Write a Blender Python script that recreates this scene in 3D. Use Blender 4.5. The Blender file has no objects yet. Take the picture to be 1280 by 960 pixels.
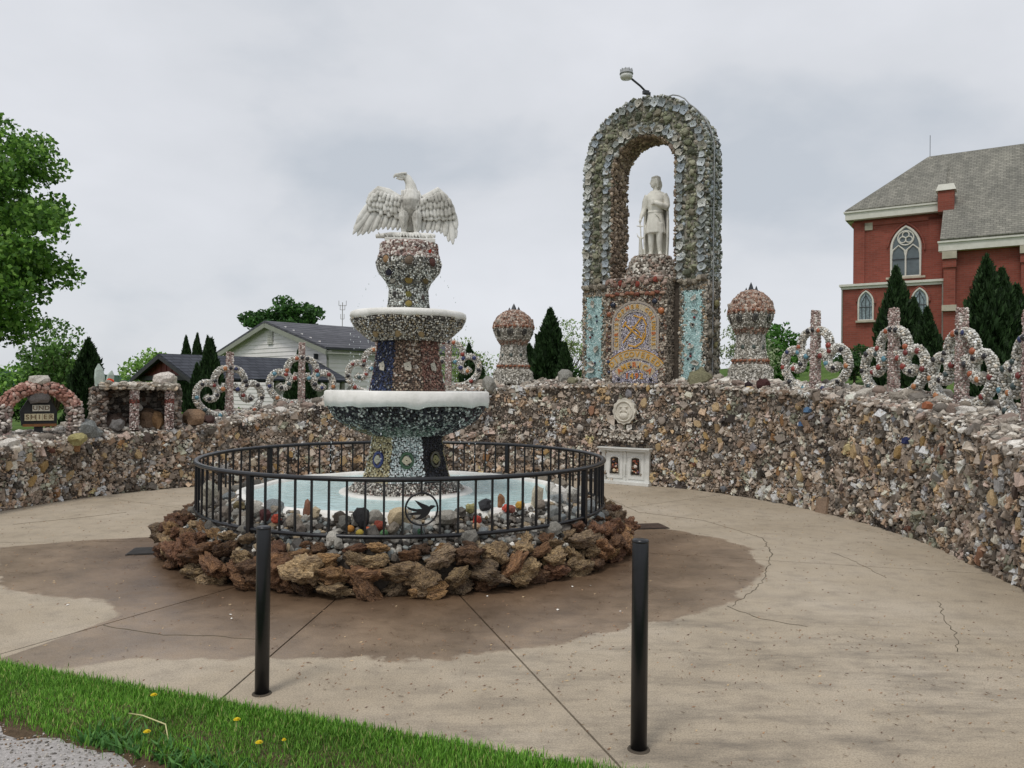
import bpy, bmesh, math, random
import numpy as np
from mathutils import Vector, Matrix, noise
R = math.radians
rng = np.random.default_rng(7)
random.seed(7)
scene = bpy.context.scene
COL = scene.collection

# ------------------------------------------------------------------ camera, sky, sun, exposure
CAM_H = 1.6
cam_d = bpy.data.cameras.new('Camera'); cam = bpy.data.objects.new('Camera', cam_d); COL.objects.link(cam)
cam_d.sensor_width = 36.0; cam_d.lens = 27.0; cam_d.clip_start = 0.05; cam_d.clip_end = 6000
cam.matrix_world = Matrix.Translation((0, 0, CAM_H)) @ Matrix.Rotation(R(90.26), 4, 'X') @ Matrix.Rotation(R(0.57), 4, 'Z')
scene.camera = cam

SUN_EL, SUN_ROT = 58.0, 200.0      # high, soft sun behind cloud
world = bpy.data.worlds.new('World'); scene.world = world; world.use_nodes = True
wn = world.node_tree; wn.nodes.clear()
def wnode(t, **k):
    n = wn.nodes.new(t)
    for a, b in k.items(): setattr(n, a, b)
    return n
w_out = wnode('ShaderNodeOutputWorld'); w_bg = wnode('ShaderNodeBackground')
w_sky = wnode('ShaderNodeTexSky', sky_type='NISHITA', sun_disc=False, sun_elevation=R(SUN_EL), sun_rotation=R(SUN_ROT))
w_bg.inputs['Strength'].default_value = 0.1
w_tc = wnode('ShaderNodeTexCoord')
w_map = wnode('ShaderNodeMapping'); w_map.inputs['Scale'].default_value = (1.0, 1.0, 1.9); w_map.inputs['Location'].default_value = (3.1, 0.4, 0.6)
w_n1 = wnode('ShaderNodeTexNoise'); w_n1.inputs['Scale'].default_value = 2.3; w_n1.inputs['Detail'].default_value = 6; w_n1.inputs['Roughness'].default_value = 0.5; w_n1.inputs['Distortion'].default_value = 0.15
w_r1 = wnode('ShaderNodeValToRGB')
# cloud layer: colours are ten times radiance because the background strength is 0.1
e = w_r1.color_ramp.elements
e[0].position = 0.34; e[0].color = (5.7, 6.1, 6.65, 1)
e[1].position = 0.68; e[1].color = (8.1, 8.25, 8.7, 1)
m_ = e.new(0.47); m_.color = (7.15, 7.35, 7.75, 1)
w_mix = wnode('ShaderNodeMix', data_type='RGBA'); w_mix.inputs[0].default_value = 0.93
wn.links.new(w_tc.outputs['Generated'], w_map.inputs['Vector']); wn.links.new(w_map.outputs[0], w_n1.inputs['Vector'])
wn.links.new(w_n1.outputs['Fac'], w_r1.inputs['Fac'])
wn.links.new(w_sky.outputs[0], w_mix.inputs[6]); wn.links.new(w_r1.outputs[0], w_mix.inputs[7])
wn.links.new(w_mix.outputs[2], w_bg.inputs['Color']); wn.links.new(w_bg.outputs[0], w_out.inputs[0])

sun_d = bpy.data.lights.new('Sun', 'SUN'); sun_d.energy = 1.5; sun_d.angle = R(14); sun_d.color = (1.0, 0.96, 0.9)
sun = bpy.data.objects.new('Sun', sun_d); COL.objects.link(sun)
# from the left, behind the camera and high
sd = Vector((-0.35, -0.55, 1.15)).normalized()
sun.rotation_euler = sd.to_track_quat('Z', 'Y').to_euler()

scene.view_settings.view_transform = 'Standard'; scene.view_settings.look = 'None'
scene.view_settings.exposure = 0.0; scene.view_settings.gamma = 1.0; scene.view_settings.use_curve_mapping = False
scene.cycles.use_denoising = True
scene.cycles.max_bounces = 6; scene.cycles.diffuse_bounces = 3

# ------------------------------------------------------------------ helpers
def lin(h):
    h = h.lstrip('#'); o = []
    for i in (0, 2, 4):
        c = int(h[i:i+2], 16) / 255
        o.append(c / 12.92 if c <= 0.04045 else ((c + 0.055) / 1.055) ** 2.4)
    return tuple(o)
def pal(*hs): return np.array([lin(h) for h in hs])

def tag(o, label=None, cat=None, group=None, kind=None):
    if label: o['label'] = label
    if cat: o['category'] = cat
    if group: o['group'] = group
    if kind: o['kind'] = kind
    return o
def empty(name, loc=(0, 0, 0), rz=0.0):
    o = bpy.data.objects.new(name, None); o.empty_display_size = 0.1
    COL.objects.link(o); o.location = loc; o.rotation_euler = (0, 0, rz); return o
def link(name, me, mat=None, parent=None, loc=None, rot=None, scale=None, color=None):
    o = bpy.data.objects.new(name, me); COL.objects.link(o)
    if mat is not None and len(me.materials) == 0: me.materials.append(mat)
    if parent is not None: o.parent = parent
    if loc is not None: o.location = loc
    if rot is not None: o.rotation_euler = rot
    if scale is not None: o.scale = scale
    if color is not None: o.color = (*color[:3], 1)
    return o
def copy_tree(o, parent=None):
    c = o.copy(); COL.objects.link(c); c.parent = parent
    for ch in o.children: copy_tree(ch, c)
    return c

class MB:
    """collects vertices and faces of one mesh"""
    def __init__(s): s.v = []; s.f = []; s.smooth = False
    def add(s, vs, fs):
        n = len(s.v); s.v.extend([tuple(v) for v in vs]); s.f.extend([tuple(i + n for i in f) for f in fs]); return s
    def box(s, c, d, rz=0.0, taper=1.0):
        cx, cy, cz = c; x, y, z = d[0] / 2, d[1] / 2, d[2] / 2; cs, sn = math.cos(rz), math.sin(rz); vs = []
        for k, dz in enumerate((-z, z)):
            t = taper if k else 1.0
            for dx, dy in ((-x, -y), (x, -y), (x, y), (-x, y)):
                dx *= t; dy *= t
                vs.append((cx + dx * cs - dy * sn, cy + dx * sn + dy * cs, cz + dz))
        return s.add(vs, [(3, 2, 1, 0), (4, 5, 6, 7), (0, 1, 5, 4), (1, 2, 6, 5), (2, 3, 7, 6), (3, 0, 4, 7)])
    def tube(s, pts, rad, n=8, flat=None, axis=None, closed=False, caps=True):
        """tube along pts; rad a number or list; flat: ratio of second radius (along axis)"""
        P = [Vector(p) for p in pts]; m = len(P)
        rad = [rad] * m if not hasattr(rad, '__len__') else rad
        vs = []; up = None
        for i, p in enumerate(P):
            if closed: t = P[(i + 1) % m] - P[i - 1]
            else: t = P[min(i + 1, m - 1)] - P[max(i - 1, 0)]
            t.normalize()
            if axis is not None:
                b = Vector(axis); b = (b - t * b.dot(t)).normalized(); a = b.cross(t).normalized()
            else:
                if up is None: up = Vector((0, 0, 1)) if abs(t.z) < 0.9 else Vector((1, 0, 0))
                a = up.cross(t).normalized(); b = t.cross(a).normalized(); up = b
            r = rad[i]; rb = r * (flat if flat else 1.0)
            for k in range(n):
                an = 2 * math.pi * k / n
                vs.append(p + a * (r * math.cos(an)) + b * (rb * math.sin(an)))
        fs = []
        for i in range(m if closed else m - 1):
            j = (i + 1) % m
            for k in range(n):
                l = (k + 1) % n
                fs.append((i * n + k, i * n + l, j * n + l, j * n + k))
        if caps and not closed:
            fs.append(tuple(range(n - 1, -1, -1))); fs.append(tuple(range((m - 1) * n, m * n)))
        return s.add(vs, fs)
    def lathe(s, prof, n=24, c=(0, 0), rot=0.0, closed=False, caps=True):
        vs = []; m = len(prof)
        for r, z in prof:
            for k in range(n):
                a = 2 * math.pi * k / n + rot
                vs.append((c[0] + r * math.cos(a), c[1] + r * math.sin(a), z))
        fs = []
        for i in range(m if closed else m - 1):
            j = (i + 1) % m
            for k in range(n):
                l = (k + 1) % n; fs.append((i * n + k, i * n + l, j * n + l, j * n + k))
        if not closed and caps:
            if prof[0][0] > 1e-4: fs.append(tuple(range(n - 1, -1, -1)))
            if prof[-1][0] > 1e-4: fs.append(tuple(range((m - 1) * n, m * n)))
        return s.add(vs, fs)
    def prism(s, poly, y0, y1):
        """polygon in x,z extruded along y"""
        n = len(poly)
        vs = [(x, y0, z) for x, z in poly] + [(x, y1, z) for x, z in poly]
        fs = [tuple(range(n)), tuple(range(2 * n - 1, n - 1, -1))]
        for i in range(n):
            j = (i + 1) % n; fs.append((j, i, n + i, n + j))
        return s.add(vs, fs)
    def slab(s, poly, z0, z1):
        n = len(poly)
        vs = [(x, y, z0) for x, y in poly] + [(x, y, z1) for x, y in poly]
        fs = [tuple(range(n - 1, -1, -1)), tuple(range(n, 2 * n))]
        for i in range(n):
            j = (i + 1) % n; fs.append((i, j, n + j, n + i))
        return s.add(vs, fs)
    def ball(s, c, r, seg=8, rings=6):
        r = (r, r, r) if not hasattr(r, '__len__') else r
        vs = [(c[0], c[1], c[2] - r[2])]; fs = []
        for i in range(1, rings):
            a = math.pi * i / rings - math.pi / 2
            for k in range(seg):
                b = 2 * math.pi * k / seg
                vs.append((c[0] + r[0] * math.cos(a) * math.cos(b), c[1] + r[1] * math.cos(a) * math.sin(b), c[2] + r[2] * math.sin(a)))
        vs.append((c[0], c[1], c[2] + r[2])); L = len(vs) - 1
        for k in range(seg):
            l = (k + 1) % seg
            fs.append((0, 1 + l, 1 + k)); fs.append((L, 1 + (rings - 2) * seg + k, 1 + (rings - 2) * seg + l))
            for i in range(rings - 2):
                a, b = 1 + i * seg, 1 + (i + 1) * seg
                fs.append((a + k, a + l, b + l, b + k))
        return s.add(vs, fs)
    def mesh(s, name, smooth=False):
        me = bpy.data.meshes.new(name); me.from_pydata(s.v, [], s.f); me.validate()
        if smooth: me.polygons.foreach_set('use_smooth', [True] * len(me.polygons))
        me.update(); return me
    def build(s, name, mat, parent=None, smooth=False, **k):
        return link(name, s.mesh(name, smooth), mat, parent, **k)

def fix_normals(me):
    bm = bmesh.new(); bm.from_mesh(me); bmesh.ops.recalc_face_normals(bm, faces=bm.faces); bm.to_mesh(me); bm.free()

def bevel_mesh(me, w, seg=2):
    bm = bmesh.new(); bm.from_mesh(me)
    bmesh.ops.bevel(bm, geom=[e for e in bm.edges], offset=w, segments=seg, affect='EDGES', profile=0.6)
    bm.to_mesh(me); bm.free(); return me

def remesh(mb, voxel, name, smooth_it=2):
    me = mb.mesh(name + '_src'); fix_normals(me)
    o = bpy.data.objects.new('tmp', me); COL.objects.link(o)
    md = o.modifiers.new('r', 'REMESH'); md.mode = 'VOXEL'; md.voxel_size = voxel; md.use_smooth_shade = True
    if smooth_it:
        sm = o.modifiers.new('s', 'SMOOTH'); sm.factor = 0.5; sm.iterations = smooth_it
    dg = bpy.context.evaluated_depsgraph_get(); dg.update()
    out = bpy.data.meshes.new_from_object(o.evaluated_get(dg)); out.name = name
    bpy.data.objects.remove(o); bpy.data.meshes.remove(me)
    return out

# ------------------------------------------------------------------ materials
def mat_new(name):
    m = bpy.data.materials.new(name); m.use_nodes = True
    nt = m.node_tree; b = nt.nodes['Principled BSDF']; return m, nt, b
def N(nt, t, **k):
    n = nt.nodes.new(t)
    for a, b in k.items(): setattr(n, a, b)
    return n
def noise_n(nt, scale, detail=4, rough=0.6, vec=None):
    n = N(nt, 'ShaderNodeTexNoise'); n.inputs['Scale'].default_value = scale; n.inputs['Detail'].default_value = detail; n.inputs['Roughness'].default_value = rough
    if vec is not None: nt.links.new(vec, n.inputs['Vector'])
    return n
def ramp(nt, fac, stops, interp='LINEAR'):
    r = N(nt, 'ShaderNodeValToRGB'); r.color_ramp.interpolation = interp
    el = r.color_ramp.elements
    while len(el) < len(stops): el.new(0.5)
    for e_, (p, c) in zip(el, stops):
        e_.position = p; e_.color = (*c, 1) if len(c) == 3 else c
    nt.links.new(fac, r.inputs['Fac']); return r
def mixc(nt, fac, a, b, mode='MIX'):
    m = N(nt, 'ShaderNodeMix', data_type='RGBA', blend_type=mode)
    for i, x in ((0, fac), (6, a), (7, b)):
        if isinstance(x, (int, float)): m.inputs[i].default_value = x
        elif isinstance(x, tuple): m.inputs[i].default_value = (*x, 1) if len(x) == 3 else x
        else: nt.links.new(x, m.inputs[i])
    return m.outputs[2]
def bump(nt, b, h, strength=0.3, dist=0.02):
    n = N(nt, 'ShaderNodeBump'); n.inputs['Strength'].default_value = strength; n.inputs['Distance'].default_value = dist
    nt.links.new(h, n.inputs['Height']); nt.links.new(n.outputs[0], b.inputs['Normal'])
def mathn(nt, op, a, b=None):
    n = N(nt, 'ShaderNodeMath', operation=op)
    for i, x in enumerate((a, b)):
        if x is None: continue
        if isinstance(x, (int, float)): n.inputs[i].default_value = x
        else: nt.links.new(x, n.inputs[i])
    return n.outputs[0]

def stone_mat(name, source, nscale=30, rough=0.8, var=0.45, bstr=0.4, bdist=0.01, coord='Object', spec=0.3):
    m, nt, b = mat_new(name)
    if source == 'attr':
        c = N(nt, 'ShaderNodeAttribute', attribute_name='Col').outputs['Color']
    elif source == 'obj':
        c = N(nt, 'ShaderNodeObjectInfo').outputs['Color']
    else:
        c = N(nt, 'ShaderNodeRGB'); c.outputs[0].default_value = (*source, 1); c = c.outputs[0]
    tc = N(nt, 'ShaderNodeTexCoord').outputs[coord]
    n1 = noise_n(nt, nscale, 5, 0.65, tc)
    lo, hi = 1 - var, 1 + var * 0.9
    r = ramp(nt, n1.outputs['Fac'], [(0.3, (lo, lo, lo * 0.97)), (0.7, (hi, hi, hi))])
    nt.links.new(mixc(nt, 1.0, c, r.outputs[0], 'MULTIPLY'), b.inputs['Base Color'])
    b.inputs['Roughness'].default_value = rough; b.inputs['Specular IOR Level'].default_value = spec
    n2 = noise_n(nt, nscale * 3, 4, 0.6, tc)
    bump(nt, b, n2.outputs['Fac'], bstr, bdist)
    return m
def plain_mat(name, col, rough=0.6, var=0.15, nscale=8, bstr=0.1, bdist=0.005, metal=0.0, spec=0.5):
    m = stone_mat(name, col, nscale, rough, var, bstr, bdist, spec=spec)
    m.node_tree.nodes['Principled BSDF'].inputs['Metallic'].default_value = metal
    return m

M = {}
M['chips'] = stone_mat('mosaic_stone', 'attr', 45, 0.62, 0.35, 0.35, 0.006, spec=0.45)
M['stone'] = stone_mat('set_stone', 'obj', 9, 0.75, 0.5, 0.5, 0.02)
M['tq_bed'] = stone_mat('turquoise_bed', lin('#a3bfbf'), 40, 0.9, 0.3, 0.4, 0.01)
M['mortar'] = stone_mat('mortar', lin('#544c44'), 25, 0.95, 0.4, 0.5, 0.01)
M['mortar_pale'] = stone_mat('pale_mortar', lin('#9a958a'), 25, 0.95, 0.3, 0.5, 0.01)
M['black_metal'] = plain_mat('black_painted_metal', lin('#15161a'), 0.32, 0.25, 14, 0.12, 0.002, spec=0.5)
M['white_stone'] = plain_mat('white_cast_stone', lin('#cfc9bc'), 0.75, 0.22, 7, 0.35, 0.006)
M['plaster'] = plain_mat('white_plaster', lin('#e6e4df'), 0.6, 0.16, 4, 0.6, 0.014)
M['white_paint'] = plain_mat('white_paint', lin('#d8d8d4'), 0.55, 0.12, 6, 0.1, 0.003)
M['wood_gray'] = plain_mat('grey_timber', lin('#8d8a82'), 0.8, 0.2, 8)

# ------------------------------------------------------------------ stone makers
def ico(sub):
    bm = bmesh.new(); bmesh.ops.create_icosphere(bm, subdivisions=sub, radius=1.0)
    v = np.array([x.co[:] for x in bm.verts]); f = np.array([[q.index for q in p.verts] for p in bm.faces]); bm.free(); return v, f
ICO1 = ico(1); ICO2 = ico(2)
CUBE = (np.array([(x, y, z) for x in (-1, 1) for y in (-1, 1) for z in (-1, 1)], float) * 0.8,
        np.array([(0, 1, 3), (0, 3, 2), (4, 6, 7), (4, 7, 5), (0, 4, 5), (0, 5, 1), (2, 3, 7), (2, 7, 6), (0, 2, 6), (0, 6, 4), (1, 5, 7), (1, 7, 3)]))

def frames(nrm):
    nrm = nrm / np.linalg.norm(nrm, axis=1, keepdims=True)
    ref = np.where(np.abs(nrm[:, 2:3]) < 0.9, np.array([[0, 0, 1.0]]), np.array([[1.0, 0, 0]]))
    a = np.cross(ref, nrm); a /= np.linalg.norm(a, axis=1, keepdims=True)
    b = np.cross(nrm, a); return a, b, nrm

def stones_np(pts, nrm, size, cols, base='cube', flat=0.6, spin=True, aspect=0.35, tilt=0.3, jit=0.18):
    """many small stones as arrays: verts, tris, per-vertex colours"""
    V0, F0 = {'cube': CUBE, 'ico': ICO1, 'ico2': ICO2}[base]
    n = len(pts); k = len(V0)
    pts = np.asarray(pts, float); nrm = np.asarray(nrm, float).copy()
    if tilt: nrm = nrm / np.linalg.norm(nrm, axis=1, keepdims=True) + rng.normal(0, tilt * 0.5, nrm.shape)
    a, b, c = frames(nrm)
    if spin is True: th = rng.uniform(0, 2 * np.pi, n)
    else: th = rng.normal(0, spin, n)
    ca, sa = np.cos(th)[:, None], np.sin(th)[:, None]
    a, b = a * ca + b * sa, -a * sa + b * ca
    size = np.broadcast_to(np.asarray(size, float), (n,))
    sx = size * (1 + rng.uniform(-aspect, aspect, n)); sy = size * (1 + rng.uniform(-aspect, aspect, n)); sz = size * flat * (1 + rng.uniform(-0.3, 0.4, n))
    L = V0[None] * (1 + rng.uniform(-jit, jit, (n, k, 1)))
    if base == 'cube': L = L + rng.uniform(-jit, jit, (n, k, 3))
    P = pts[:, None] + L[..., 0:1] * (a * sx[:, None])[:, None] + L[..., 1:2] * (b * sy[:, None])[:, None] + L[..., 2:3] * (c * sz[:, None])[:, None]
    F = (F0[None] + (np.arange(n) * k)[:, None, None]).reshape(-1, 3)
    C = np.repeat(np.asarray(cols, float), k, axis=0)
    return P.reshape(-1, 3), F, C

def merge_np(parts):
    vs, fs, cs, o = [], [], [], 0
    for v, f, c in parts:
        vs.append(v); fs.append(f + o); cs.append(c); o += len(v)
    return np.concatenate(vs), np.concatenate(fs), np.concatenate(cs)

def np_mesh(name, v, f, c=None, smooth=False):
    me = bpy.data.meshes.new(name); nf = f.shape[1]
    me.vertices.add(len(v)); me.vertices.foreach_set('co', np.ascontiguousarray(v, dtype=np.float32).ravel())
    me.loops.add(f.size); me.loops.foreach_set('vertex_index', np.ascontiguousarray(f, dtype=np.int32).ravel())
    me.polygons.add(len(f)); me.polygons.foreach_set('loop_start', np.arange(0, f.size, nf, dtype=np.int32))
    if smooth: me.polygons.foreach_set('use_smooth', np.ones(len(f), dtype=bool))
    else: me.polygons.foreach_set('use_smooth', np.zeros(len(f), dtype=bool))
    if c is not None:
        at = me.color_attributes.new('Col', 'FLOAT_COLOR', 'POINT')
        at.data.foreach_set('color', np.concatenate([c, np.ones((len(c), 1))], 1).astype(np.float32).ravel())
    me.update(); me.validate(); return me

def pick(p, n, w=None, jitter=0.18):
    p = np.asarray(p); w = None if w is None else np.asarray(w) / np.sum(w)
    c = p[rng.choice(len(p), n, p=w)]
    return np.clip(c * (1 + rng.normal(0, jitter, (n, 1))), 0.004, 0.95)

def stuff(name, parts, parent, mat='chips', smooth=False):
    v, f, c = merge_np(parts)
    o = link(name, np_mesh(name, v, f, c, smooth), M[mat], parent); o['kind'] = 'stuff'; return o

# samplers -> pts, normals
def s_rect(o, ux, uy, w, h, a, jit=0.35):
    o, ux, uy = (np.array(x, float) for x in (o, ux, uy))
    nx, ny = max(1, int(round(w / a))), max(1, int(round(h / a)))
    i, j = np.meshgrid(np.arange(nx), np.arange(ny)); i = i.ravel(); j = j.ravel(); off = (j % 2) * 0.5
    x = (i + 0.5 + off * 0.5 + rng.uniform(-jit, jit, len(i))) / nx * w; y = (j + 0.5 + rng.uniform(-jit, jit, len(i))) / ny * h
    x = np.clip(x, 0, w); y = np.clip(y, 0, h)
    P = o + x[:, None] * ux + y[:, None] * uy
    n = np.cross(ux, uy); return P, np.repeat(n[None], len(P), 0)
def s_lathe(prof, a, sides=0, rot=0.0, jit=0.35, arc=None):
    P, Nn = [], []
    for (r0, z0), (r1, z1) in zip(prof[:-1], prof[1:]):
        L = math.hypot(r1 - r0, z1 - z0); m = max(1, int(round(L / a)))
        nr, nz = (z1 - z0) / L, -(r1 - r0) / L
        for q in range(m):
            t = (q + 0.5) / m; r = r0 + (r1 - r0) * t
            k = max(3, int(round(2 * math.pi * r / a)))
            th = (np.arange(k) + rng.uniform(0, 1) + rng.uniform(-jit, jit, k)) / k * 2 * np.pi
            tt = t + rng.uniform(-jit, jit, k) / m
            rr = r0 + (r1 - r0) * tt; zz = z0 + (z1 - z0) * tt
            if sides:
                st = 2 * np.pi / sides; ph = (th - rot) % st - st / 2
                fc = math.cos(st / 2) / np.cos(ph); na = th - ph
            else: fc = 1.0; na = th
            P.append(np.stack([rr * fc * np.cos(th), rr * fc * np.sin(th), zz], 1))
            Nn.append(np.stack([nr * np.cos(na), nr * np.sin(na), np.full(k, nz)], 1))
    return np.concatenate(P), np.concatenate(Nn)
def s_tube(path, rad, a, jit=0.3):
    P, Nn = [], []; path = [Vector(p) for p in path]; s = 0.0
    # resample
    pts = [path[0]]; acc = 0
    for p, q in zip(path[:-1], path[1:]):
        L = (q - p).length; d = a - acc
        while d <= L:
            pts.append(p.lerp(q, d / L)); d += a
        acc = L - (d - a)
    for i, p in enumerate(pts):
        t = (pts[min(i + 1, len(pts) - 1)] - pts[max(i - 1, 0)]).normalized()
        u = Vector((0, 1, 0)); b = (u - t * u.dot(t)).normalized(); c = t.cross(b)
        k = max(4, int(round(2 * math.pi * rad / a))); o = random.random()
        for j in range(k):
            an = (j + o + random.uniform(-jit, jit)) / k * 2 * math.pi; n = b * math.cos(an) + c * math.sin(an)
            P.append(p + n * rad + t * random.uniform(-jit, jit) * a); Nn.append(n)
    return np.array([p[:] for p in P]), np.array([n[:] for n in Nn])

# libraries of shared meshes
def rock_mesh(name, sub, amp, seed, mat, scale=(1, 1, 1), pits=0.0, smooth=True, lay=0.0):
    V, F = ico(sub); out = []
    for v in V:
        p = Vector(v); q = p * 1.1 + Vector((seed * 7.3, seed * 3.1, 0))
        d = 1 + amp * noise.noise(q) + amp * 0.55 * noise.noise(q * 2.3) 
        if lay: d -= lay * abs(noise.noise(Vector((q.x * 0.9, q.y * 3.6, q.z * 0.9))))
        if pits:
            d += pits * (noise.noise(q * 4.5)) + pits * 0.7 * noise.noise(q * 9.0)
            d -= pits * 1.3 * max(0, 0.25 - abs(noise.noise(q * 2.7 + Vector((5, 1, 2)))))
        out.append((p.x * d * scale[0], p.y * d * scale[1], p.z * d * scale[2]))
    me = np_mesh(name, np.array(out), F, None, smooth); me.materials.append(mat); return me
def crag_mat():
    m, nt, b = mat_new('brown_crag_rock')
    c = N(nt, 'ShaderNodeObjectInfo'); tc = N(nt, 'ShaderNodeTexCoord').outputs['Object']
    ad = N(nt, 'ShaderNodeVectorMath', operation='ADD'); nt.links.new(tc, ad.inputs[0])
    cm = N(nt, 'ShaderNodeCombineXYZ'); rr = mathn(nt, 'MULTIPLY', c.outputs['Random'], 60.0)
    for i in range(3): nt.links.new(rr, cm.inputs[i])
    nt.links.new(cm.outputs[0], ad.inputs[1]); vec = ad.outputs[0]
    n1 = noise_n(nt, 1.6, 8, 0.75, vec); n2 = noise_n(nt, 5.0, 8, 0.72, vec)
    tint = ramp(nt, n1.outputs['Fac'], [(0.30, (0.42, 0.33, 0.29)), (0.45, (0.95, 0.88, 0.82)), (0.55, (1.25, 1.12, 0.9)), (0.68, (2.1, 2.05, 1.95))])
    c1 = mixc(nt, 1.0, c.outputs['Color'], tint.outputs[0], 'MULTIPLY')
    sp = ramp(nt, n2.outputs['Fac'], [(0.34, (0.3, 0.27, 0.25)), (0.45, (1.0, 1.0, 1.0)), (0.7, (1.7, 1.68, 1.62))])
    nt.links.new(mixc(nt, 1.0, c1, sp.outputs[0], 'MULTIPLY'), b.inputs['Base Color'])
    b.inputs['Roughness'].default_value = 0.62; b.inputs['Specular IOR Level'].default_value = 0.4
    v = N(nt, 'ShaderNodeTexVoronoi'); v.inputs['Scale'].default_value = 6.5; nt.links.new(vec, v.inputs['Vector'])
    h = mathn(nt, 'ADD', n2.outputs['Fac'], mathn(nt, 'MULTIPLY', v.outputs['Distance'], 0.6))
    bump(nt, b, h, 0.8, 0.11)
    return m
M['crag'] = crag_mat()
CRAG = [rock_mesh('crag_rock_shape', 4, 0.55, i + 1, M['crag'], pits=0.17, lay=0.35) for i in range(12)]
ROCK = [rock_mesh('set_stone_shape', 2, 0.5, i + 20, M['stone'], smooth=False) for i in range(8)]
ROUND = [rock_mesh('pebble_shape', 2, 0.16, i + 40, M['stone']) for i in range(4)]
def slab_shape(seed):
    r = random.Random(seed); n = r.choice((5, 6, 7)); ang = sorted(2 * math.pi * (i + r.uniform(-0.3, 0.3)) / n for i in range(n))
    p0 = [(math.cos(a) * r.uniform(0.8, 1.1), math.sin(a) * r.uniform(0.8, 1.1)) for a in ang]
    vs = [(x, y, -1) for x, y in p0] + [(x, y, 0.35 + r.uniform(-0.1, 0.1)) for x, y in p0] + [(x * 0.86, y * 0.86, 0.8 + r.uniform(-0.25, 0.25)) for x, y in p0]
    fs = [tuple(range(n - 1, -1, -1)), tuple(range(2 * n, 3 * n))]
    for k in range(2):
        for i in range(n):
            j = (i + 1) % n; fs.append((k * n + i, k * n + j, (k + 1) * n + j, (k + 1) * n + i))
    me = MB().add(vs, fs).mesh('slab_stone_shape'); me.materials.append(M['stone']); return me
SLAB = [slab_shape(i) for i in range(8)]
def shell_shape(seed):
    r = random.Random(seed); vs = []; fs = []; n = 9
    # scallop-like dish: hollow side up (+z), hinge at -y
    rings = [(0.15, -0.25), (0.55, -0.18), (0.95, 0.18), (1.03, 0.3), (0.9, -0.05)]
    for q, (rad, z) in enumerate(rings):
        for k in range(n):
            a = 2 * math.pi * k / n; w = 1 + 0.12 * (1 if k % 2 else -1) * (rad > 0.5) + r.uniform(-0.07, 0.07)
            y = math.sin(a) * rad * w
            vs.append((math.cos(a) * rad * w * (1 - 0.25 * max(0, -math.sin(a))), y, z + 0.1 * r.uniform(-1, 1) * (rad > 0.5)))
    for i in range(len(rings) - 1):
        for k in range(n):
            l = (k + 1) % n; fs.append((i * n + k, i * n + l, (i + 1) * n + l, (i + 1) * n + k))
    fs.append(tuple(range(n)))
    me = MB().add(vs, fs).mesh('shell_shape', True); me.materials.append(M['shell']); return me
M['shell'] = stone_mat('shell', 'obj', 3.5, 0.5, 0.35, 0.5, 0.06, spec=0.5)
M['glassball'] = stone_mat('glass_knob', 'obj', 6, 0.18, 0.25, 0.15, 0.02, spec=0.6)
SHELL = [shell_shape(i) for i in range(6)]
def ball_shape(name, mat, seg=10, rings=7):
    me = MB().ball((0, 0, 0), 1.0, seg, rings).mesh(name, True); me.materials.append(mat); return me
KNOB = ball_shape('glass_knob_shape', M['glassball'])

def put(name, me, parent, p, n, size, flat=0.6, col=None, spin=None, tilt=0.0, aspect=1.0):
    """one shared-mesh piece set into a surface at p with normal n"""
    n = Vector(n).normalized()
    if tilt: n = (n + Vector((random.gauss(0, tilt), random.gauss(0, tilt), random.gauss(0, tilt)))).normalized()
    ref = Vector((0, 0, 1)) if abs(n.z) < 0.9 else Vector((0, 1, 0))
    a = ref.cross(n).normalized(); b = n.cross(a)
    s = random.uniform(0, 6.28) if spin is None else spin
    a2 = a * math.cos(s) + b * math.sin(s); b2 = n.cross(a2)
    m = Matrix(((a2.x * size, b2.x * size * aspect, n.x * size * flat, p[0]), (a2.y * size, b2.y * size * aspect, n.y * size * flat, p[1]), (a2.z * size, b2.z * size * aspect, n.z * size * flat, p[2]), (0, 0, 0, 1)))
    o = bpy.data.objects.new(name, me); COL.objects.link(o); o.parent = parent; o.matrix_local = m
    if col is not None: o.color = (*col, 1)
    return o

# ------------------------------------------------------------------ the setting
C = Vector((-1.10, 8.1, 0.0))                   # centre of the round plaza and of the fountain
def sstep(a, b, x):
    t = np.clip((np.asarray(x, float) - a) / (b - a), 0, 1); return t * t * (3 - 2 * t)
def gz(X, Y):
    X = np.asarray(X, float); Y = np.asarray(Y, float)
    r = np.hypot(X - C.x, Y - C.y)
    out = sstep(6.1, 8.2, r)
    h = 1.25 * sstep(-4.0, 3.0, X) * out * sstep(1.0, 6.0, Y)
    h = h + 2.9 * sstep(4.0, 27.0, X) * sstep(6.0, 26.0, Y) * out
    h = h - 0.7 * sstep(13, 24, Y) * (1 - sstep(-9, 1, X))
    h = h - 0.16 * (1 - sstep(6.0, 6.6, r))
    return h - 0.05
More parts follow.
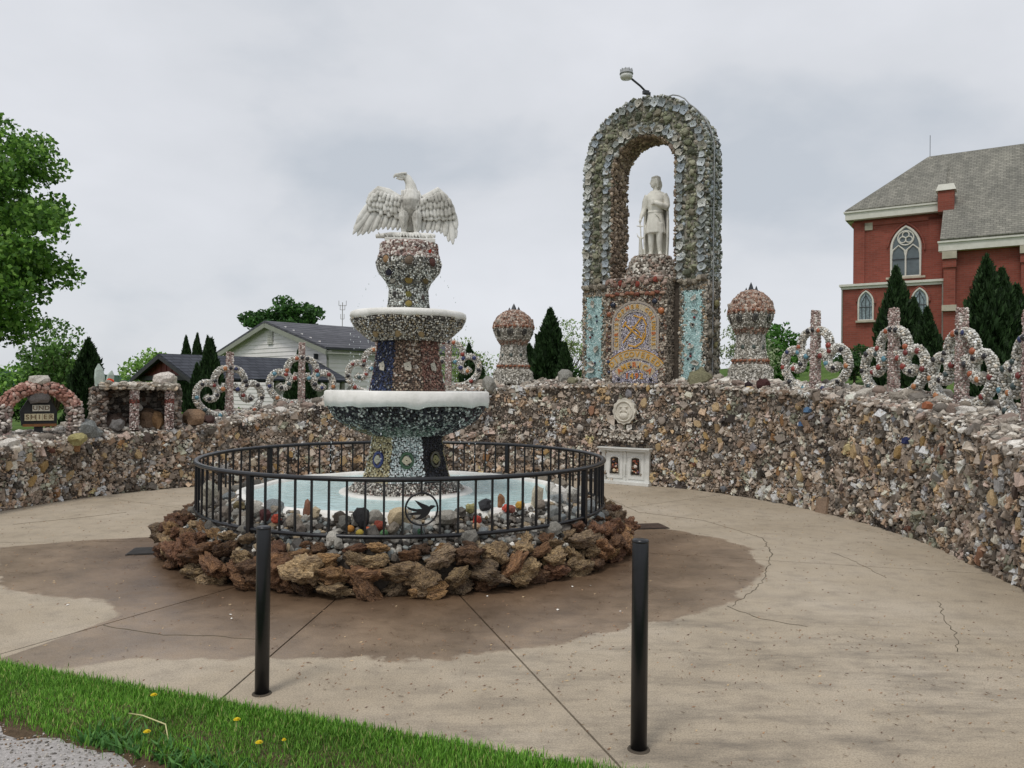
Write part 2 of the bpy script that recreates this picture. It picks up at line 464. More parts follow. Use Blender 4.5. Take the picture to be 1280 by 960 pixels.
# wall: inner face radius and ledge height by angle round the plaza centre
WPTS = [(-6.15, 5.6), (-6.42, 7.2), (-6.45, 8.4), (-6.32, 9.4), (-5.92, 10.8), (-5.0, 12.0), (-3.7, 12.9), (-2.0, 13.55), (-0.2, 13.65), (1.63, 13.05), (2.92, 12.2), (3.94, 10.5), (4.3, 8.98), (4.27, 7.2), (4.13, 6.2), (3.9, 5.2), (3.5, 4.2)]
WTOP = [0.70, 0.70, 0.72, 0.76, 0.82, 0.90, 1.15, 1.44, 1.6, 1.66, 1.67, 1.56, 1.45, 1.24, 1.06, 0.95, 0.9]
_a = np.array([math.atan2(y - C.y, x - C.x) for x, y in WPTS]); _a = np.where(_a < -2.0, _a + 2 * np.pi, _a)
_o = np.argsort(_a); _a = _a[_o]; _r = np.array([math.hypot(x - C.x, y - C.y) for x, y in WPTS])[_o]; _z = np.array(WTOP)[_o]
A0, A1 = _a[0], _a[-1]
def smooth_interp(x, xp, fp):
    x = np.asarray(x, float); w = 0.07
    return (np.interp(x - w, xp, fp) + np.interp(x - w / 2, xp, fp) + np.interp(x, xp, fp) + np.interp(x + w / 2, xp, fp) + np.interp(x + w, xp, fp)) / 5
wall_r = lambda a: smooth_interp(a, _a, _r)
wall_z = lambda a: smooth_interp(a, _a, _z)
LEDGE = 0.85

def grid_mesh(name, xs, ys, zf):
    X, Y = np.meshgrid(xs, ys); Z = zf(X, Y); nx, ny = len(xs), len(ys)
    v = np.stack([X.ravel(), Y.ravel(), Z.ravel()], 1)
    i, j = np.meshgrid(np.arange(nx - 1), np.arange(ny - 1)); q = (j * nx + i).ravel()
    f = np.stack([q, q + 1, q + 1 + nx, q + nx], 1)
    return np_mesh(name, v, f, None, True)
def lawn_mat():
    m, nt, b = mat_new('lawn'); tc = N(nt, 'ShaderNodeTexCoord').outputs['Object']
    n1 = noise_n(nt, 0.35, 6, 0.7, tc); n2 = noise_n(nt, 14, 4, 0.7, tc)
    c = ramp(nt, n1.outputs['Fac'], [(0.3, lin('#3f5527')), (0.55, lin('#536c33')), (0.75, lin('#687a43'))])
    d = ramp(nt, n2.outputs['Fac'], [(0.3, (0.6, 0.6, 0.6)), (0.7, (1.3, 1.3, 1.2))])
    nt.links.new(mixc(nt, 1.0, c.outputs[0], d.outputs[0], 'MULTIPLY'), b.inputs['Base Color'])
    b.inputs['Roughness'].default_value = 0.95; b.inputs['Specular IOR Level'].default_value = 0.1
    bump(nt, b, n2.outputs['Fac'], 0.8, 0.06); return m
M['lawn'] = lawn_mat()
g = np.concatenate([-np.geomspace(40, 2500, 14)[::-1], np.linspace(-38, 38, 115), np.geomspace(40, 2500, 14)])
gy = np.concatenate([[-400, -100, -40, -20], np.linspace(-10, 60, 106), np.geomspace(64, 2600, 16)])
tag(link('ground', grid_mesh('ground', g, gy, gz), M['lawn']), kind='structure')

def hill_mat():
    m, nt, b = mat_new('wooded_hill'); tc = N(nt, 'ShaderNodeTexCoord').outputs['Object']
    n1 = noise_n(nt, 0.05, 6, 0.7, tc); n2 = noise_n(nt, 0.3, 4, 0.7, tc)
    c = ramp(nt, n1.outputs['Fac'], [(0.3, lin('#3a4d45')), (0.6, lin('#4a6152')), (0.8, lin('#5d7265'))])  # bluish greens: distance haze painted into the foliage colour
    nt.links.new(c.outputs[0], b.inputs['Base Color']); b.inputs['Roughness'].default_value = 1.0; b.inputs['Specular IOR Level'].default_value = 0.0
    bump(nt, b, n2.outputs['Fac'], 1.0, 4.0); return m
hx = np.linspace(-900, 500, 120); hy = np.linspace(480, 900, 24)
def hz_(X, Y):
    z = 15 * np.sin(np.clip((Y - 480) / 420, 0, 1) * np.pi) ** 0.6 * (0.75 + 0.25 * np.sin(X / 130.0) + 0.08 * np.sin(X / 37.0)) + 1.2 * np.sin(X / 6.1) * np.sin(Y / 7.0)
    return z * sstep(-860, -500, X + 0 * Y) * (0.35 + 0.65 * (1 - sstep(-420, 100, X))) - 2
tag(link('hills', grid_mesh('hills', hx, hy, hz_), hill_mat()), kind='structure')

# plaza: concrete slabs cut by radial joints
GL = lambda x: 3.378 - 0.343 * x               # front edge of the concrete (grass verge)
def plaza_r(a):
    a = (a + math.pi) % (2 * math.pi) - math.pi
    aw = a if a >= A0 - 1e-6 else a + 2 * math.pi
    d = Vector((math.cos(a), math.sin(a)))
    # line y + .343 x = 3.378
    den = d.y + 0.343 * d.x; num = 3.378 - C.y - 0.343 * C.x
    rl = num / den if den < -1e-6 else 99
    rw = float(wall_r(aw)) + 0.12 if (A0 <= aw <= A1) else 7.5
    return min(rl, rw, 7.5)
def concrete_mat():
    m, nt, b = mat_new('concrete')
    geo = N(nt, 'ShaderNodeNewGeometry'); pos = geo.outputs['Position']
    sub = N(nt, 'ShaderNodeVectorMath', operation='SUBTRACT'); nt.links.new(pos, sub.inputs[0]); sub.inputs[1].default_value = (C.x, C.y, 0)
    sx = N(nt, 'ShaderNodeSeparateXYZ'); nt.links.new(sub.outputs[0], sx.inputs[0])
    ang = mathn(nt, 'ARCTAN2', sx.outputs[0], mathn(nt, 'MULTIPLY', sx.outputs[1], -1.0))   # 0 towards the verge, + towards the right wall
    af = mathn(nt, 'ADD', mathn(nt, 'DIVIDE', ang, 2 * math.pi), 0.5)
    rad = mathn(nt, 'SQRT', mathn(nt, 'ADD', mathn(nt, 'MULTIPLY', sx.outputs[0], sx.outputs[0]), mathn(nt, 'MULTIPLY', sx.outputs[1], sx.outputs[1])))
    st = [(p, (v / 8.0,) * 3) for p, v in WET]
    rw = ramp(nt, af, st)
    e1 = noise_n(nt, 1.6, 5, 0.62, pos); e2 = noise_n(nt, 9, 4, 0.6, pos)
    edge = mathn(nt, 'ADD', mathn(nt, 'MULTIPLY', rw.outputs[0], 8.0), mathn(nt, 'ADD', mathn(nt, 'MULTIPLY', mathn(nt, 'SUBTRACT', e1.outputs['Fac'], 0.5), 0.55), mathn(nt, 'MULTIPLY', mathn(nt, 'SUBTRACT', e2.outputs['Fac'], 0.5), 0.12)))
    dif = mathn(nt, 'SUBTRACT', edge, rad)
    wet = ramp(nt, mathn(nt, 'ADD', mathn(nt, 'MULTIPLY', dif, 8.0), 0.5), [(0.25, (0, 0, 0)), (0.6, (1, 1, 1))]).outputs[0]
    big = noise_n(nt, 0.55, 6, 0.65, pos); mid = noise_n(nt, 5, 6, 0.7, pos); fine = noise_n(nt, 110, 3, 0.75, pos)
    dry = ramp(nt, big.outputs['Fac'], [(0.3, lin('#9c8f7c')), (0.5, lin('#ab9e8b')), (0.7, lin('#b5a998'))]).outputs[0]
    mm = ramp(nt, mid.outputs['Fac'], [(0.3, (0.78, 0.78, 0.79)), (0.5, (1, 1, 1)), (0.75, (1.08, 1.07, 1.05))]).outputs[0]
    ff = ramp(nt, fine.outputs['Fac'], [(0.35, (0.68, 0.68, 0.68)), (0.5, (1, 1, 1)), (0.65, (1.18, 1.18, 1.16))]).outputs[0]
    c = mixc(nt, 1.0, mixc(nt, 1.0, dry, mm, 'MULTIPLY'), ff, 'MULTIPLY')
    # black worn smears, stretched along one direction
    mp = N(nt, 'ShaderNodeMapping'); nt.links.new(pos, mp.inputs['Vector']); mp.inputs['Rotation'].default_value = (0, 0, R(-24)); mp.inputs['Scale'].default_value = (0.9, 3.2, 1)
    sm = noise_n(nt, 1.3, 7, 0.75, mp.outputs[0])
    smk = ramp(nt, sm.outputs['Fac'], [(0.47, (0, 0, 0)), (0.66, (1, 1, 1))]).outputs[0]
    sd_ = N(nt, 'ShaderNodeVectorMath', operation='DISTANCE'); nt.links.new(pos, sd_.inputs[0]); sd_.inputs[1].default_value = (1.55, 3.75, 0)
    reg = ramp(nt, mathn(nt, 'DIVIDE', sd_.outputs['Value'], 3.0), [(0.35, (0.55, 0.55, 0.55)), (1.0, (0.06, 0.06, 0.06))]).outputs[0]
    c = mixc(nt, mathn(nt, 'MULTIPLY', smk, reg), c, lin('#57524c'))
    wv = ramp(nt, e1.outputs['Fac'], [(0.36, (0.52, 0.475, 0.455)), (0.64, (0.80, 0.735, 0.70))]).outputs[0]
    wetc = mixc(nt, 1.0, c, wv, 'MULTIPLY')
    # rusty tint close to the fountain foot
    rust = ramp(nt, mathn(nt, 'DIVIDE', rad, 4.0), [(0.56, (0.44, 0.35, 0.285)), (0.80, (0.85, 0.80, 0.76)), (1.0, (1, 1, 1))]).outputs[0]
    wetc = mixc(nt, 1.0, wetc, rust, 'MULTIPLY')
    nt.links.new(mixc(nt, wet, c, wetc), b.inputs['Base Color'])
    rn = ramp(nt, mid.outputs['Fac'], [(0.35, (0.26, 0.26, 0.26)), (0.7, (0.52, 0.52, 0.52))]).outputs[0]
    nt.links.new(mixc(nt, wet, (0.9, 0.9, 0.9), rn), b.inputs['Roughness']); b.inputs['Specular IOR Level'].default_value = 0.35
    bump(nt, b, mathn(nt, 'ADD', mid.outputs['Fac'], mathn(nt, 'MULTIPLY', fine.outputs['Fac'], 0.35)), 0.22, 0.012)
    return m
# wet outline: angle fraction (0.5 = towards the verge) -> radius
def wet_pt(px, py):
    Y = 1.6 * 960 / (py - (484 + 0.01 * (px - 640))); X = (px - 640) / 960 * Y
    a = math.atan2(X - C.x, -(Y - C.y)) / (2 * math.pi) + 0.5
    return a, math.hypot(X - C.x, Y - C.y)
_w = [wet_pt(*p) for p in [(4, 684), (4, 728), (120, 748), (178, 764)]]
_w2 = [wet_pt(*p) for p in [(64, 836), (200, 816), (340, 822), (500, 826), (640, 808), (800, 780), (905, 752), (952, 706), (930, 682)]]
JL = (-118 + 90) / 360 + 0.5
WET = [(0.0, 2.2), (_w[0][0] - 0.03, 2.3)] + sorted(_w) + [(JL - 0.002, _w[3][1] - 0.1), (JL + 0.002, 4.2)] + sorted(_w2) + [(wet_pt(830, 660)[0], wet_pt(830, 660)[1]), (wet_pt(830, 660)[0] + 0.02, 2.2)]
WET = sorted([(min(max(p, 0), 1), v) for p, v in WET if p < 0.98])[:31]
M['concrete'] = concrete_mat()
plaza = tag(empty('plaza', (0, 0, 0)), kind='structure')
joints = [-118, -95, -72, -14, 40, 95, 150, 186]
for i, j0 in enumerate(joints):
    j1 = joints[(i + 1) % len(joints)]; j1 = j1 if j1 > j0 else j1 + 360
    n = max(6, int((j1 - j0) / 2.5)); inner, outer = [], []
    for k in range(n + 1):
        a = R(j0 + (j1 - j0) * k / n); ro = plaza_r(a)
        g0 = 0.006 if k == 0 else (-0.006 if k == n else 0)
        t = Vector((-math.sin(a), math.cos(a), 0)) * g0; d = Vector((math.cos(a), math.sin(a), 0))
        inner.append(tuple((C + d * 2.1 + t)[:2])); outer.append(tuple((C + d * ro + t)[:2]))
    mb = MB().slab(outer + inner[::-1], -0.1, 0.0)
    me = mb.mesh('slab'); bm = bmesh.new(); bm.from_mesh(me); bmesh.ops.triangulate(bm, faces=[f for f in bm.faces if len(f.verts) > 4]); bmesh.ops.recalc_face_normals(bm, faces=bm.faces); bm.to_mesh(me); bm.free()
    link('slab', me, M['concrete'], plaza)
M['joint'] = plain_mat('joint_dirt', lin('#4a4238'), 0.95)
MB().lathe([(2.0, -0.012), (6.3, -0.012), (6.3, -0.05), (2.0, -0.05)], 48, (C.x, C.y), closed=True).build('joint_filler', M['joint'], plaza)
# cracks: shallow dark strips of grit standing in the broken line
M['crack'] = plain_mat('crack_dirt', lin('#57503f'), 0.95)
def ground_at(px, py):
    Y = 1.6 * 960 / (py - (484 + 0.01 * (px - 640))); return Vector(((px - 640) / 960 * Y, Y, 0))
def crack(pts, w):
    P = [ground_at(*p) for p in pts]; L = []
    for a, b in zip(P[:-1], P[1:]):
        m = max(2, int((b - a).length / 0.06))
        for k in range(m): L.append(a.lerp(b, k / m) + Vector((random.gauss(0, 0.008), random.gauss(0, 0.008), 0)))
    L.append(P[-1]); mb = MB(); vs = []; fs = []
    for i, p in enumerate(L):
        t = (L[min(i + 1, len(L) - 1)] - L[max(i - 1, 0)]).normalized(); s = Vector((-t.y, t.x, 0)); ww = w * random.uniform(0.4, 1.2) * (1 - 0.6 * i / len(L))
        vs += [p + s * ww + Vector((0, 0, 0.0005)), p + Vector((0, 0, 0.003)), p - s * ww + Vector((0, 0, 0.0005))]
        if i: k = i * 3; fs += [(k - 3, k, k + 1, k - 2), (k - 2, k + 1, k + 2, k - 1)]
    mb.add(vs, fs).build('crack', M['crack'], plaza)
crack([(133, 781), (160, 786), (200, 792), (260, 794), (330, 799)], 0.006)
crack([(912, 757), (955, 773), (1012, 783)], 0.008)
crack([(1177, 752), (1183, 775), (1196, 790), (1199, 814)], 0.006)
crack([(955, 672), (966, 690), (955, 728), (918, 757)], 0.007)
crack([(760, 622), (800, 640), (880, 650), (955, 672)], 0.006)
crack([(1040, 690), (1068, 700), (1110, 722)], 0.004)
crack([(20, 655), (90, 648), (160, 640)], 0.008)

# seed litter, lying on the concrete
def litter():
    n = 2600; a = rng.uniform(-np.pi, np.pi, n); r = np.sqrt(rng.uniform(2.45 ** 2, 5.6 ** 2, n))
    P = np.stack([C.x + r * np.cos(a), C.y + r * np.sin(a), np.full(n, 0.004)], 1)
    Q = np.stack([rng.uniform(-1.2, 3.2, 800), rng.uniform(2.6, 5.2, 800), np.full(800, 0.004)], 1)
    P = np.concatenate([P, Q]); P = P[P[:, 1] > GL(P[:, 0]) + 0.03]; P = P[np.hypot(P[:, 0] - C.x, P[:, 1] - C.y) > 2.47]
    n = len(P); th = rng.uniform(0, np.pi, n) ; L = rng.uniform(0.006, 0.016, n); W = rng.uniform(0.0012, 0.0034, n)
    d = np.stack([np.cos(th), np.sin(th), np.zeros(n)], 1); s = np.stack([-np.sin(th), np.cos(th), np.zeros(n)], 1); up = np.array([[0, 0, 1.0]])
    v = np.stack([P - d * L[:, None], P + s * W[:, None] + up * 0.003, P + d * L[:, None] + up * rng.uniform(0, 0.005, (n, 1)), P - s * W[:, None] - up * 0.002], 1).reshape(-1, 3)
    f = np.arange(n * 4).reshape(-1, 4); c = np.repeat(pick(pal('#86664e', '#9c7c5e', '#b8a07c', '#6a5444', '#927256'), n), 4, 0)
    me = np_mesh('seed_litter', v, f, c); me.materials.append(M['chips'])
    o = link('seed_litter', me); tag(o, 'brown maple seeds and bits scattered over the concrete plaza', 'litter', kind='stuff')
litter()
M['petal'] = plain_mat('white_petal', lin('#e8e2da'), 0.7)
for (px, py) in [(291, 768), (293, 773), (740, 732), (718, 733), (612, 745), (778, 764), (88, 756), (700, 762)]:
    p = ground_at(px, py); r = random.uniform(0.007, 0.014); th = random.uniform(0, 3)
    me = MB().add([(-r, -r * 0.6, 0.003), (r * 0.2, -r * 0.8, 0.006), (r, 0, 0.004), (r * 0.3, r * 0.7, 0.009), (-r * 0.7, r * 0.5, 0.004)], [(0, 1, 2, 3, 4)]).mesh('fallen_petal')
    tag(link('fallen_petal', me, M['petal'], None, (p.x, p.y, 0.0), (0, 0, th)), 'tiny white petal fallen on the concrete', 'petal', 'white petals on the wet concrete')

# verge, dirt edge, gravelly asphalt lane
M['soil'] = stone_mat('verge_soil', lin('#5a4a38'), 30, 0.95, 0.5, 0.8, 0.02)
M['asphalt'] = stone_mat('old_asphalt', lin('#b3aeab'), 60, 0.95, 0.3, 0.9, 0.01)
LOW = [(-7.5, 6.1), (-4.0, 4.52), (-2.46, 3.66), (-2.05, 3.45), (-1.63, 3.31), (-1.36, 3.17), (-0.9, 2.92), (0.0, 2.55), (1.5, 2.05), (5, 0.9)]
lowx = [p[0] for p in LOW]; lowy = [p[1] for p in LOW]
xs = np.linspace(-7, 4.5, 140); vs = []; fs = []
for i, x in enumerate(xs):
    y0 = float(np.interp(x, lowx, lowy)) - 0.12 + 0.04 * math.sin(x * 9); y1 = GL(x) - 0.004
    for k in range(7):
        t = k / 6; vs.append((x, y0 + (y1 - y0) * t, -0.02 + 0.035 * math.sin(math.pi * min(1, t * 0.95)) + 0.006 * math.sin(x * 17 + k * 2)))
    if i:
        for k in range(6): q = i * 7 + k; fs.append((q - 7, q, q + 1, q - 6))
tag(MB().add(vs, fs).build('verge', M['soil'], None, True), kind='structure')
lane = [(x, float(np.interp(x, lowx, lowy)) + 0.05) for x in np.linspace(-7.2, 4.8, 60)] + [(9, -8), (-12, -8)]
lx = np.linspace(-9, 6, 60); vs, fs = [], []
for i, x in enumerate(lx):
    for y in (float(np.interp(x, lowx, lowy)) + 0.05, 1.6 - 0.3 * x if x < 0 else 1.6 - 0.3 * x, -8.0): vs.append((x, min(y, float(np.interp(x, lowx, lowy)) + 0.05), -0.006))
    if i: q = i * 3; fs += [(q - 3, q - 2, q + 1, q), (q - 2, q - 1, q + 2, q + 1)]
o = MB().add(vs, fs).build('lane', M['asphalt']); fix_normals(o.data); tag(o, kind='structure')
def blades(P, hmin, hmax, wid, cols, lean=0.5, name='grass'):
    n = len(P); h = rng.uniform(hmin, hmax, n) * (0.75 + 0.5 * rng.random(n)); th = rng.uniform(0, 2 * np.pi, n); ln = rng.uniform(0.1, lean, n) * h
    d = np.stack([np.cos(th), np.sin(th), np.zeros(n)], 1); s = np.stack([-np.sin(th), np.cos(th), np.zeros(n)], 1) * (wid * rng.uniform(0.6, 1.3, n))[:, None]
    up = np.array([[0, 0, 1.0]]); m = P + d * (ln * 0.35)[:, None] + up * (h * 0.6)[:, None]; t = P + d * ln[:, None] + up * h[:, None]
    v = np.stack([P - s, P + s, m + s * 0.8, m - s * 0.8, t], 1).reshape(-1, 3)
    b = (np.arange(n) * 5)[:, None]; f = np.concatenate([b + [[0, 1, 2]], b + [[0, 2, 3]], b + [[3, 2, 4]]])
    return v, f, np.repeat(cols, 5, 0)
def leaf_mat(name, rough=0.55, trans=0.25):
    m, nt, b = mat_new(name); c = N(nt, 'ShaderNodeAttribute', attribute_name='Col').outputs['Color']
    nt.links.new(c, b.inputs['Base Color']); b.inputs['Roughness'].default_value = rough; b.inputs['Specular IOR Level'].default_value = 0.25
    tr = N(nt, 'ShaderNodeBsdfTranslucent'); nt.links.new(c, tr.inputs['Color']); mx = N(nt, 'ShaderNodeMixShader'); mx.inputs[0].default_value = trans
    nt.links.new(b.outputs[0], mx.inputs[1]); nt.links.new(tr.outputs[0], mx.inputs[2]); nt.links.new(mx.outputs[0], nt.nodes['Material Output'].inputs['Surface']); return m
M['leaf'] = leaf_mat('foliage'); M['blade'] = leaf_mat('grass_blade')
n = 120000; x = rng.uniform(-5.0, 1.9, n); y0 = np.interp(x, lowx, lowy); y1 = GL(x); t = rng.beta(1.3, 1.1, n); y = y0 + (y1 - y0) * t
keep = (rng.random(n) < np.clip(t * 6 + 0.12, 0, 1)); x, y, t = x[keep], y[keep], t[keep]
P = np.stack([x, y + rng.normal(0, 0.016, len(x)) * (1 + 1.5 * (rng.random(len(x)) < .08)), np.full(len(x), -0.005)], 1)
pn = np.array([noise.noise(Vector((a * 2.2, b * 2.2, 0))) for a, b in zip(x, y)])
cc = pick(pal('#5f8f30', '#6e9e38', '#527f2b', '#80ad46', '#486f26', '#a0a862', '#b5ab78'), len(x), [5, 5, 4, 3, 3, 0.7, 0.35], 0.15) * (1.15 + 0.5 * pn[:, None])
v, f, c = blades(P, 0.022, 0.046, 0.0023, cc, 0.7)
o = link('verge_grass', np_mesh('verge_grass', v, f, c), M['blade']); tag(o, 'strip of short green lawn grass along the concrete edge', 'grass', kind='stuff')
# broad clover and dandelion leaves low in the verge
n = 900; x = rng.uniform(-1.9, 0.6, n); y0 = np.interp(x, lowx, lowy); y = y0 + np.abs(rng.normal(0.04, 0.09, n))
v, f, c = blades(np.stack([x, y, np.zeros(n)], 1), 0.03, 0.06, 0.008, pick(pal('#4c7a3a', '#5f8a48', '#3f6a30'), n), 1.6)
o = link('verge_weeds', np_mesh('verge_weeds', v, f, c), M['blade']); tag(o, 'broad leaved weeds along the ragged dirt edge of the verge', 'weeds', kind='stuff')
n = 2600; x = rng.uniform(-3.2, 0.5, n); y = np.interp(x, lowx, lowy) - np.abs(rng.normal(0, 0.25, n)) + 0.06
o = link('lane_gravel', np_mesh('lane_gravel', *stones_np(np.stack([x, y, np.full(n, -0.004)], 1), np.repeat([[0, 0, 1.0]], n, 0), rng.uniform(0.002, 0.007, n), pick(pal('#9b9690', '#7d776f', '#b5aea5', '#8a6f55', '#5f5a55'), n), 'ico', 0.7)), M['chips'])
tag(o, 'loose grey grit along the worn asphalt lane edge', 'gravel', kind='stuff')
# dandelions
M['yellow'] = plain_mat('dandelion_yellow', lin('#e0c81e'), 0.8, 0.25, 60, 0.6, 0.01); M['stem'] = plain_mat('green_stem', lin('#6f8f45'), 0.7)
for k, (px, py, lab) in enumerate([(197, 873, 'yellow dandelion next to the bent pale stalk on the verge'), (189, 921, 'yellow dandelion at the low dirt edge below the bent pale stalk'), (301, 905, 'yellow dandelion alone in the middle of the verge grass'), (329, 935, 'larger yellow dandelion of the pair close together in the grass'), (360, 932, 'small half closed dandelion of the pair close together in the grass')]):
    p = ground_at(px, py + 14); d = empty('dandelion', (p.x, p.y, 0)); tag(d, lab, 'dandelion', 'dandelions in the verge')
    s = 0.6 if k == 4 else 1.0; h = 0.075
    MB().tube([(0, 0, -0.01), (0.004, 0, h * 0.5), (0, 0, h)], 0.002, 5).build('stem', M['stem'], d, True)
    mb = MB()
    for ring, (rr, zz, nn) in enumerate([(0.016, 0.002, 14), (0.012, 0.006, 11), (0.007, 0.009, 7)]):
        for q in range(nn):
            a = 2 * math.pi * (q + ring * 0.4) / nn; ca, sa = math.cos(a), math.sin(a); w = 0.0028
            mb.add([(-sa * w * s, ca * w * s, h), (sa * w * s, -ca * w * s, h), (ca * rr * s + sa * w * s, sa * rr * s - ca * w * s, h + zz), (ca * rr * s - sa * w * s, sa * rr * s + ca * w * s, h + zz)], [(0, 1, 2, 3)])
    mb.ball((0, 0, h + 0.004), (0.008 * s, 0.008 * s, 0.005 * s), 8, 5).build('flower_head', M['yellow'], d)
pA, pB = ground_at(166, 905), ground_at(217, 930)
M['straw'] = plain_mat('pale_stalk', lin('#c3bd8a'), 0.7)
tag(MB().tube([pA + Vector((0, 0, .055)), pA.lerp(pB, .35) + Vector((0, 0, .075)), pA.lerp(pB, .75) + Vector((0.03, 0.0, .07)), pB + Vector((0, 0, .0))], [0.002, 0.003, 0.003, 0.0035], 6).build('grass_stalk', M['straw'], None, True), 'long pale bent stalk lying over the green grass', 'stalk')

# ------------------------------------------------------------------ the round mosaic wall
PW = pal('#91877a', '#a79d8e', '#7d7367', '#5f574d', '#bdb4a6', '#988670', '#82705e', '#d6d0c5', '#a09084', '#6e675d', '#a58f6c', '#56524b', '#8f908e', '#7e8070', '#3b3632')
WW = [9, 8, 9, 8, 6, 6, 6, 2.2, 4, 6, 2.2, 5, 3, 2.5, 3]
PT = pal('#a39a8e', '#b8afa3', '#8b8278', '#cdc6bb', '#a89c90', '#97857a', '#7a736b', '#dcd7cf', '#948a7d')
PB_ = pal('#a3875a', '#b09872', '#936f4c', '#9a8f84', '#e2ddd4', '#cfc8bd', '#5a4d47', '#43403f', '#946f58', '#8d8a8d', '#b8a07c', '#83868c', '#6d4a3c', '#b9b2a9')
WB = [6, 6, 3, 3, 7, 6, 2.5, 2, 2.5, 2, 4, 1, 1.5, 3]
wall = empty('mosaic_wall', (C.x, C.y, 0)); tag(wall, 'low curved wall set with rocks, shells and minerals around the plaza', 'wall')
VA0, VA1 = A0 + 0.01, A1 - 0.01
def wall_core():
    n = 150; vs, fs = [], []
    for i in range(n + 1):
        a = A0 + (A1 - A0) * i / n; r = float(wall_r(a)); z = float(wall_z(a)); c, s = math.cos(a), math.sin(a)
        for rr, zz in ((r + 0.03, -0.12), (r + 0.05, z - 0.04), (r + 0.12, z + 0.0), (r + 0.45, z + 0.10), (r + LEDGE - 0.05, z + 0.12), (r + LEDGE, z - 0.05), (r + LEDGE, -0.12)):
            vs.append((rr * c, rr * s, zz))
        if i:
            for k in range(7):
                q = i * 7; l = (k + 1) % 7; fs.append((q - 7 + k, q + k, q + l, q - 7 + l))
    fs.append(tuple(range(7))); fs.append(tuple(range(n * 7 + 6, n * 7 - 1, -1)))
    me = MB().add(vs, fs).mesh('wall_core'); fix_normals(me); return me
link('core', wall_core(), M['mortar'], wall)
def wall_samples(a):
    P, Nn = [], []
    al = np.linspace(VA0, VA1, 400); Ls = np.sum(np.hypot(np.diff(wall_r(al) * np.cos(al)), np.diff(wall_r(al) * np.sin(al)))); nz = int(1.7 / a); na = int(Ls / a)
    for j in range(nz):
        an = VA0 + (np.arange(na) + 0.5 * (j % 2) + rng.uniform(-.4, .4, na)) / na * (VA1 - VA0); z = (j + 0.5 + rng.uniform(-.4, .4, na)) * a
        k = z < wall_z(an) + 0.01; an, z = an[k], z[k]; r = wall_r(an) + 0.03 + 0.02 * z
        P.append(np.stack([r * np.cos(an), r * np.sin(an), z], 1)); Nn.append(np.stack([-np.cos(an), -np.sin(an), np.full(len(an), 0.1)], 1))
    return np.concatenate(P), np.concatenate(Nn)
def ledge_z(an, q): return wall_z(an) + np.interp(q, [0.0, 0.12, 0.45, 0.8], [-0.03, 0.0, 0.10, 0.12])
def ledge_samples(a):
    P, Nn = [], []; na = int(5.8 * (VA1 - VA0) / a)
    for q in np.arange(0.03, LEDGE - 0.02, a):
        an = VA0 + (np.arange(na) + rng.uniform(-.5, .5, na)) / na * (VA1 - VA0); qq = q + rng.uniform(-.4, .4, na) * a
        r = wall_r(an) + qq
        P.append(np.stack([r * np.cos(an), r * np.sin(an), ledge_z(an, qq)], 1)); Nn.append(np.stack([-0.25 * np.cos(an), -0.25 * np.sin(an), np.ones(na)], 1))
    return np.concatenate(P), np.concatenate(Nn)
def vis(P):   # only what faces the plaza in front of the camera
    w = P + np.array([[C.x, C.y, 0]]); return w[:, 1] > 3.6
p1, n1 = wall_samples(0.031); k = vis(p1); p1, n1 = p1[k], n1[k]
# low-frequency patches of tone, as the builders laid areas of similar stone
pt = np.array([noise.noise(Vector(p * 0.9)) for p in p1])
from mathutils.kdtree import KDTree
sp_, sn_ = wall_samples(0.125); kd = KDTree(len(sp_))
for i, q in enumerate(sp_): kd.insert(Vector((q[0], q[1], q[2] * 1.15)), i)
kd.balance(); near = [kd.find(Vector((q[0], q[1], q[2] * 1.15))) for q in p1]
ni = np.array([q[1] for q in near]); nd = np.array([q[2] for q in near])
seed_c = pick(PW, len(sp_), WW, 0.2); seed_h = rng.uniform(-0.005, 0.05, len(sp_)) * (rng.random(len(sp_)) < 0.75); mixp = 0.35 + 0.6 * rng.random(len(sp_))
own = rng.random(len(p1)) < mixp[ni]
c1 = np.where(own[:, None], seed_c[ni] * rng.uniform(0.82, 1.18, (len(p1), 1)), pick(PW, len(p1), WW)) * (1.36 + 0.45 * pt)[:, None] * np.array([[1.03, 0.99, 1.0]])
c1 = np.minimum(c1, 0.62); n1 = n1 / np.linalg.norm(n1, axis=1, keepdims=True); bulge = np.clip(1 - (nd / 0.085) ** 2, -0.4, 1) * seed_h[ni]
p1 = p1 + n1 * bulge[:, None]
h = len(p1) // 2; ix = rng.permutation(len(p1)); i1, i2 = ix[:h], ix[h:]
sz = rng.lognormal(math.log(0.0148), 0.42, len(p1))
p2, n2 = ledge_samples(0.052); k = vis(p2); p2, n2 = p2[k], n2[k]
c2 = pick(PT, len(p2)); s2 = rng.lognormal(math.log(0.029), 0.38, len(p2))
# medium stones scattered over the face
p3, n3 = wall_samples(0.115); k = vis(p3) & (rng.random(len(p3)) < 0.3); p3, n3 = p3[k], n3[k]
stuff('small_stones', [stones_np(p1[i1], n1[i1], sz[i1], c1[i1], 'cube', 0.9, True, 0.5, 0.7, 0.32), stones_np(p1[i2], n1[i2], sz[i2] * 1.15, c1[i2], 'cube', 0.9, 0.5, 0.55, 0.5, 0.3),
      stones_np(p3, n3, rng.uniform(0.022, 0.042, len(p3)), pick(PW, len(p3), WW) * 1.1, 'ico', 0.7, True, 0.5, 0.5, 0.34)], wall)
stuff('ledge_stones', [stones_np(p2, n2, s2, c2, 'ico', 0.6, True, 0.5, 0.4, 0.32)], wall)
